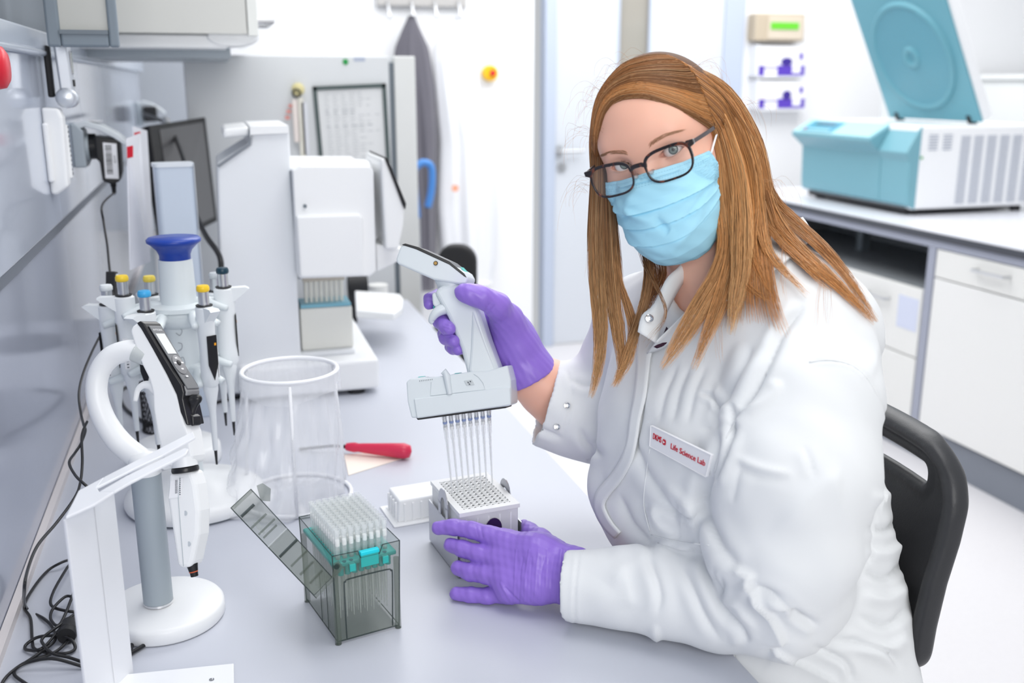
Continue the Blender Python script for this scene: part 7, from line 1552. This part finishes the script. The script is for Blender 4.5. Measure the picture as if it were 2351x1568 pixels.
def lock(pts, n, w0, w1, c0, c1, thin=0.0, tipw=None, fr=0.0016, rad=0.00026, segs=22, var=0.38, short=0.22, sheet=None, flat=0.55):
    """pts: (px, py, depth or None for on the skull). w0/w1: half width in metres at root and tip."""
    P = [skull(x, y) if d is None else D(x, y, d) for x, y, d in pts]; P = np.array(smooth_path(P, 8)); L_ = np.r_[0, np.cumsum(np.linalg.norm(np.diff(P, axis=0), axis=1))]; L_ /= L_[-1]
    for k in range(n):
        end = 1 - short * hr.rand() ** 1.15; T = np.linspace(0, end, segs); Q = np.stack([np.interp(T, L_, P[:, j]) for j in range(3)], 1)
        tg = np.gradient(Q, axis=0); tg /= np.linalg.norm(tg, axis=1)[:, None]; side = np.cross(tg, -FW); side /= np.linalg.norm(side, axis=1)[:, None] + 1e-9; dep = np.cross(side, tg)
        a = hr.uniform(-1, 1); b = hr.uniform(-1, 1) * sqrt(max(0, 1 - a * a)); ws = w0 + (w1 - w0) * T; 
        if tipw is not None: ws = np.interp(T, np.linspace(0, 1, len(tipw)), tipw)
        ph = hr.rand(3) * 6.28; wob = fr * (np.sin(T * 5 + ph[0]) * 0.7 + np.sin(T * 11 + ph[1]) * 0.35) * T
        clump = 1 - 0.35 * T ** 2 * (0.5 + 0.5 * np.sin(a * 14 + ph[2] * .3))
        Q = Q + side * ((a * ws * clump) + wob)[:, None] + dep * (b * ws * flat + wob * .5)[:, None]
        v = hr.rand() + 0.28 * sin(a * 19 + b * 5 + n); t_ = T ** 1.3; col = c0[None] * (1 - t_)[:, None] + c1[None] * t_[:, None]; col = col * (1 + var * (v - .5) * 2)  # bright and dark streaks of the hair lighting are put into the strand tint
        if hr.rand() < 0.10: col = col * 0.6 + LT_[None] * 0.4
        if b > 0.3: col = col * 0.85
        HP.append(Q); HT.append(rad * (1 - 0.75 * T ** 3)); HC.append(np.clip(col, 0, 1))
# sweep from the parting over the crown to the left of the picture
part = [(1634, 292), (1631, 270), (1624, 248), (1615, 225), (1605, 200), (1594, 178), (1578, 158), (1556, 142), (1530, 131)]
low = [(1634, 296), (1600, 268), (1550, 240), (1500, 224), (1452, 220), (1415, 228), (1392, 250), (1379, 285), (1373, 325), (1374, 370)]
top = [(1530, 131), (1500, 128), (1470, 133), (1440, 147), (1414, 168), (1394, 192), (1378, 218), (1368, 248), (1362, 290), (1359, 340)]
for k in range(30):
    f = k / 29; n_ = 10; pts = []
    for i in range(n_):
        g = i / (n_ - 1); lx, ly = low[i]; tx, ty = top[i]
        px0, py0 = np.interp(f * 8, range(9), [p[0] for p in part]), np.interp(f * 8, range(9), [p[1] for p in part])
        x, y = lx * (1 - f) + tx * f, ly * (1 - f) + ty * f
        bl = max(0, 1 - g * 3.2) ; x, y = x * (1 - bl) + px0 * bl, y * (1 - bl) + py0 * bl
        pts.append((x, y, None))
    P_end = skull(pts[-1][0], pts[-1][1]); d_end = depth(P_end)
    pts += [(1363 + 12 * (1 - f), 420, d_end + 0.004), (1362 + 16 * (1 - f) , 520, d_end + 0.012)]
    c = DK * .55 + MD_ * .45 if f > 0.25 else MD_ * .6 + DK * .4
    if 0.05 < f < 0.4: c = MD_ * .55 + GO * .45
    if f > 0.8: c = MD_ * .7 + DK * .3
    lock(pts, 90, 0.0035, 0.004, c, MD_, fr=0.0010, short=0.35, segs=26, flat=0.5)
# crown to the right and back
back = [(1530, 131), (1556, 142), (1578, 158), (1594, 178), (1605, 200), (1615, 225), (1624, 248), (1631, 270), (1636, 292)]
endR = [(1752, 395), (1738, 380), (1725, 370), (1712, 365), (1700, 365), (1688, 370), (1676, 380), (1664, 390), (1653, 400)]
for k in range(26):
    f = k / 25; x0_, y0_ = np.interp(f * 8, range(9), [p[0] for p in back]), np.interp(f * 8, range(9), [p[1] for p in back])
    x1_, y1_ = np.interp(f * 8, range(9), [p[0] for p in endR]), np.interp(f * 8, range(9), [p[1] for p in endR])
    bow = 34 * (1 - f) + 8
    m1 = (x0_ * .62 + x1_ * .38 + bow * .55, y0_ * .66 + y1_ * .34 - bow * .50, None); m2 = (x0_ * .28 + x1_ * .72 + bow * .5, y0_ * .33 + y1_ * .67 - bow * .25, None)
    dE = 1.250 - 0.060 * f
    pts = [(x0_, y0_, None), m1, m2, (x1_, y1_, dE), (x1_ + 8 * (1 - f), y1_ + 90, dE + .004), (x1_ + 14 * (1 - f) - 2, y1_ + 190, dE - .006), (x1_ + 30 * (1 - f) - 25 * f, y1_ + 300, dE - .022), (x1_ + 60 * (1 - f) - 60 * f, y1_ + 380, dE - .030)]
    c = GO * .65 + MD_ * .35 if k % 3 else MD_ * .8 + DK * .2
    lock(pts, 95, 0.0035, 0.0060, c, GO * .8 + MD_ * .2, fr=0.0022, short=0.55, segs=28, flat=0.6)
for k in range(8):
    f = k / 7; lock([(1622 + 12 * f, 246 + 40 * f, None), (1634 + 8 * f, 285 + 30 * f, 1.186), (1645, 340 + 12 * f, 1.183), (1652, 420, 1.181), (1657, 520, 1.178), (1650, 620, 1.172)], 60, .002, .005, GO * .6 + MD_ * .4, GO, fr=.0012, short=.4, segs=24)
# falls on the left of the picture
for (pts, n, tw, c0, c1) in [
    ([(1372, 330, 1.222), (1370, 430, 1.226), (1368, 540, 1.232), (1372, 660, 1.240), (1378, 760, 1.248), (1374, 840, 1.252), (1356, 915, 1.256)], 520, [.006, .0085, .010, .0105, .009, .006, .0012], MD_ * .6 + DK * .4, GO * .6 + LT_ * .4),
    ([(1392, 420, 1.228), (1396, 520, 1.232), (1400, 620, 1.240), (1410, 700, 1.245), (1420, 770, 1.248), (1428, 840, 1.25), (1412, 890, 1.252)], 420, [.006, .0095, .0095, .009, .008, .006, .0012], MD_ * .6 + DK * .4, GO * .7 + LT_ * .3),
    ([(1405, 540, 1.245), (1420, 640, 1.25), (1440, 700, 1.25), (1455, 760, 1.25), (1440, 830, 1.25), (1405, 892, 1.255)], 160, [.004, .0035, .004, .006, .006, .001], MD_, GO * .7 + LT_ * .3),
    ([(1480, 560, 1.245), (1490, 620, 1.245), (1480, 690, 1.24), (1455, 770, 1.24), (1430, 840, 1.245), (1408, 890, 1.25)], 150, [.006, .006, .005, .005, .004, .001], DK * .5 + MD_ * .5, GO * .7 + LT_ * .3),
    ([(1468, 560, 1.25), (1482, 610, 1.24), (1508, 660, 1.215), (1527, 705, 1.195), (1524, 735, 1.190), (1500, 765, 1.190), (1474, 800, 1.192)], 16, [.005, .004, .002, .001, .0008, .0008, .0005], DK * .6 + MD_ * .4, MD_),
    ([(1505, 590, 1.26), (1515, 625, 1.26), (1500, 670, 1.25), (1480, 720, 1.24)], 120, [.010, .008, .005, .002], DK * .6 + MD_ * .4, MD_)]:
    lock(pts, n, 0, 0, c0, c1, tipw=tw, fr=0.0042, short=0.36)
lock([(1370, 320, 1.226), (1384, 390, 1.246), (1392, 460, 1.254), (1402, 540, 1.256), (1416, 620, 1.256), (1425, 690, 1.256)], 420, 0, 0, MD_ * .5 + DK * .5, MD_, tipw=[.004, .010, .011, .010, .007, .004], fr=.002, short=.3)
# falls on the right of the picture, over the near shoulder
for (pts, n, tw, c0, c1) in [
    ([(1628, 258, None), (1636, 310, 1.186), (1649, 380, 1.184), (1656, 470, 1.182), (1668, 560, 1.178), (1650, 630, 1.172), (1610, 700, 1.168), (1565, 775, 1.166), (1518, 850, 1.166)], 620, [.0015, .006, .007, .009, .0105, .012, .013, .010, .003], MD_ * .4 + GO * .6, GO * .6 + LT_ * .4),
    ([(1620, 235, None), (1648, 300, 1.195), (1668, 380, 1.188), (1680, 480, 1.180), (1685, 570, 1.172), (1665, 660, 1.165), (1635, 740, 1.160), (1610, 800, 1.16), (1590, 852, 1.16)], 380, [.0015, .006, .007, .009, .010, .010, .009, .006, .0015], MD_ * .6 + GO * .4, GO * .8 + LT_ * .2),
    ([(1606, 200, None), (1655, 270, 1.20), (1690, 380, 1.190), (1700, 470, 1.180), (1702, 560, 1.165), (1700, 630, 1.158), (1690, 690, 1.155), (1678, 770, 1.155)], 560, [.0015, .006, .008, .0105, .0125, .0125, .010, .0015], MD_ * .2 + GO * .8, GO * .5 + LT_ * .5),
    ([(1590, 172, None), (1665, 250, 1.215), (1712, 370, 1.21), (1728, 470, 1.200), (1725, 550, 1.185), (1738, 610, 1.175), (1765, 660, 1.170), (1790, 700, 1.168)], 240, [.0015, .006, .008, .0095, .007, .0055, .004, .0012], MD_ * .5 + GO * .5, GO),
    ([(1575, 155, None), (1672, 240, 1.225), (1728, 380, 1.22), (1745, 480, 1.212), (1758, 560, 1.198), (1790, 610, 1.185), (1830, 650, 1.178), (1858, 680, 1.175)], 230, [.0015, .006, .008, .0095, .008, .006, .004, .0012], MD_ * .3 + GO * .7, GO * .8 + LT_ * .2),
    ([(1560, 143, None), (1665, 215, 1.24), (1730, 340, 1.24), (1752, 460, 1.245), (1790, 530, 1.24), (1850, 590, 1.235), (1920, 650, 1.232), (2012, 742, 1.240)], 520, [.0015, .006, .010, .013, .013, .010, .006, .0015], MD_ * .5 + GO * .5, GO * .7 + MD_ * .3),
    ([(1550, 138, None), (1660, 205, 1.25), (1728, 320, 1.26), (1765, 450, 1.275), (1830, 515, 1.285), (1890, 570, 1.275), (1950, 640, 1.262), (2016, 740, 1.250)], 420, [.0015, .006, .010, .012, .010, .008, .006, .0015], MD_ * .7 + DK * .3, GO * .6 + MD_ * .4),
    ([(1750, 440, 1.235), (1775, 520, 1.215), (1800, 560, 1.205), (1850, 610, 1.195), (1910, 670, 1.19)], 100, [.008, .007, .005, .004, .002], MD_, GO),
    ([(1690, 560, 1.17), (1705, 640, 1.168), (1730, 668, 1.168), (1770, 690, 1.166)], 90, [.006, .004, .0025, .0008], MD_, GO * .6 + MD_ * .4)]:
    lock(pts, n, 0, 0, c0, c1, tipw=tw, fr=0.0042, short=0.42)
# loose flyaway hairs
for k in range(110):
    x0_, y0_ = [(1395, 195), (1440, 150), (1500, 130), (1600, 150), (1690, 240), (1365, 300), (1360, 420), (1745, 420), (1380, 230)][k % 9]; x0_ += hr.uniform(-25, 25); y0_ += hr.uniform(-8, 25)
    s_ = skull(x0_, y0_); d_ = depth(s_); sx_ = -1 if x0_ < 1520 else 1; L1 = hr.uniform(20, 70)
    lock([(x0_, y0_, d_), (x0_ + sx_ * L1 * .5, y0_ - L1 * .35 * hr.rand(), d_), (x0_ + sx_ * L1, y0_ + L1 * hr.uniform(-.2, .9), d_ + .005), (x0_ + sx_ * L1 * 1.05, y0_ + L1 * hr.uniform(.6, 2.0), d_ + .01)], 1, .0005, .0005, MD_, GO, fr=.002, rad=0.00010, segs=14)
for k in range(70):   # stray hairs along the long falls
    x0_, y0_, d_ = [(1372, 500, 1.232), (1410, 640, 1.245), (1640, 700, 1.165), (1700, 600, 1.158), (1800, 560, 1.2), (1900, 620, 1.235), (1745, 600, 1.18)][k % 7]
    a = hr.uniform(-14, 14); lock([(x0_ + a, y0_, d_), (x0_ + a * 2, y0_ + 70, d_), (x0_ + a * 3 + hr.uniform(-15, 15), y0_ + 140, d_ + .004)], 1, .001, .001, MD_, GO, fr=.003, rad=0.00011, segs=12)
bins = {}
gx, gy = (PX / 8).astype(int), (PY / 8).astype(int); okb = (gx >= 0) & (gx < 300) & (gy >= 0) & (gy < 200); ZM = np.full((300, 200), 9.0); np.minimum.at(ZM, (gx[okb], gy[okb]), dd[okb])
Zf = ZM.copy()
for _ in range(2):
    sh = np.stack([np.roll(np.roll(Zf, a, 0), b, 1) for a in (-1, 0, 1) for b in (-1, 0, 1)]); Zf = np.where(Zf > 5, sh.min(0), Zf)
sh = np.stack([np.roll(np.roll(Zf, a, 0), b, 1) for a in (-1, 0, 1) for b in (-1, 0, 1)]); Zf = np.where((sh < 5).all(0), sh.mean(0), Zf)
for i_, Q in enumerate(HP):
    x, y, d = px_of(Q)
    if x[-1] < 1560: continue
    s_ = Zf[np.clip((x / 8).astype(int), 0, 299), np.clip((y / 8).astype(int), 0, 199)] - 0.0035 - 0.005 * ((i_ * 7919) % 100) / 100
    s_ = s_ - 0.012 * np.clip(1 - np.hypot((x - 1760) / 130, (y - 600) / 110), 0, 1) ** .5; s_ = np.where(y < 470, 9.0, s_)
    nd = np.minimum(d, s_)
    for _ in range(3): nd = np.minimum(nd, np.convolve(np.pad(nd, 2, 'edge'), np.ones(5) / 5, 'valid'))
    HP[i_] = CAM + (Q - CAM) * (nd / d)[:, None]
def strands_mesh(name, HP, HT, HC, sides=3):
    Vs, Fs, Cs, off = [], [], [], 0
    for Q, R_, C_ in zip(HP, HT, HC):
        n = len(Q); tg = np.gradient(Q, axis=0); tg /= np.linalg.norm(tg, axis=1)[:, None] + 1e-12; x = np.cross(tg, FW); x /= np.linalg.norm(x, axis=1)[:, None] + 1e-12; y = np.cross(tg, x)
        ring_ = np.stack([Q + (x * cos(2 * pi * k / sides) + y * sin(2 * pi * k / sides)) * R_[:, None] for k in range(sides)], 1).reshape(-1, 3)
        i = np.arange(n - 1)[:, None] * sides; k = np.arange(sides)[None]; k2 = (k + 1) % sides
        Fs.append((np.stack([i + k, i + k2, i + sides + k2, i + sides + k], -1).reshape(-1, 4) + off)); Vs.append(ring_); Cs.append(np.repeat(C_, sides, 0)); off += n * sides
    V = np.concatenate(Vs); me = np_mesh(name, V, np.concatenate(Fs)); ca = me.color_attributes.new('tint', 'FLOAT_COLOR', 'POINT'); col = np.concatenate([np.concatenate(Cs), np.ones((len(V), 1))], 1).astype(np.float32); ca.data.foreach_set('color', col.ravel())
    return me
hair = link('hair', strands_mesh('hair', HP, HT, HC), M_HAIR, person, 180); hair['kind'] = 'stuff'; hair['label'] = 'long straight reddish blonde hair'
# thin cap under the strands
cap = Field((-0.10, -0.13, -0.08), (0.10, 0.10, 0.13), 0.0022)
cap.ell((0, -0.012, 0.026), (0.0765, 0.0965, 0.0865))
for s in (-1, 1): cap.ell((s * 0.056, -0.025, -0.02), (0.016, 0.050, 0.055), 0.02)
eV, eF = cap.mesh(2)
eW = HF.o + eV @ np.array([HF.x, HF.y, HF.z]); ex, ey, ed = px_of(eW)
fp = np.array([(1634, 300), (1600, 270), (1550, 243), (1500, 228), (1452, 224), (1415, 232), (1394, 255), (1382, 290), (1376, 340), (1374, 420), (1380, 600), (1650, 600), (1650, 400)], float)
inside = np.zeros(len(ex), bool); j = len(fp) - 1
for i in range(len(fp)):
    c_ = ((fp[i, 1] > ey) != (fp[j, 1] > ey)) & (ex < (fp[j, 0] - fp[i, 0]) * (ey - fp[i, 1]) / (fp[j, 1] - fp[i, 1] + 1e-9) + fp[i, 0]); inside ^= c_; j = i
face_side = eV[:, 1] > 0.0
kill = inside & face_side; keepf = ~kill[eF].any(1)
M_HCAP = mat('hair_cap', srgb('5a3a22'), 0.7, var=0.3, vscale=90)
link('hair_under_layer', np_mesh('hair_under_layer', eW, eF[keepf]), M_HCAP, hair, 180)
print('objects', len(bpy.data.objects), 'tris', sum(len(p.vertices) - 2 for o in bpy.data.objects if o.type == 'MESH' for p in o.data.polygons) if len(bpy.data.objects) < 3000 else 0)
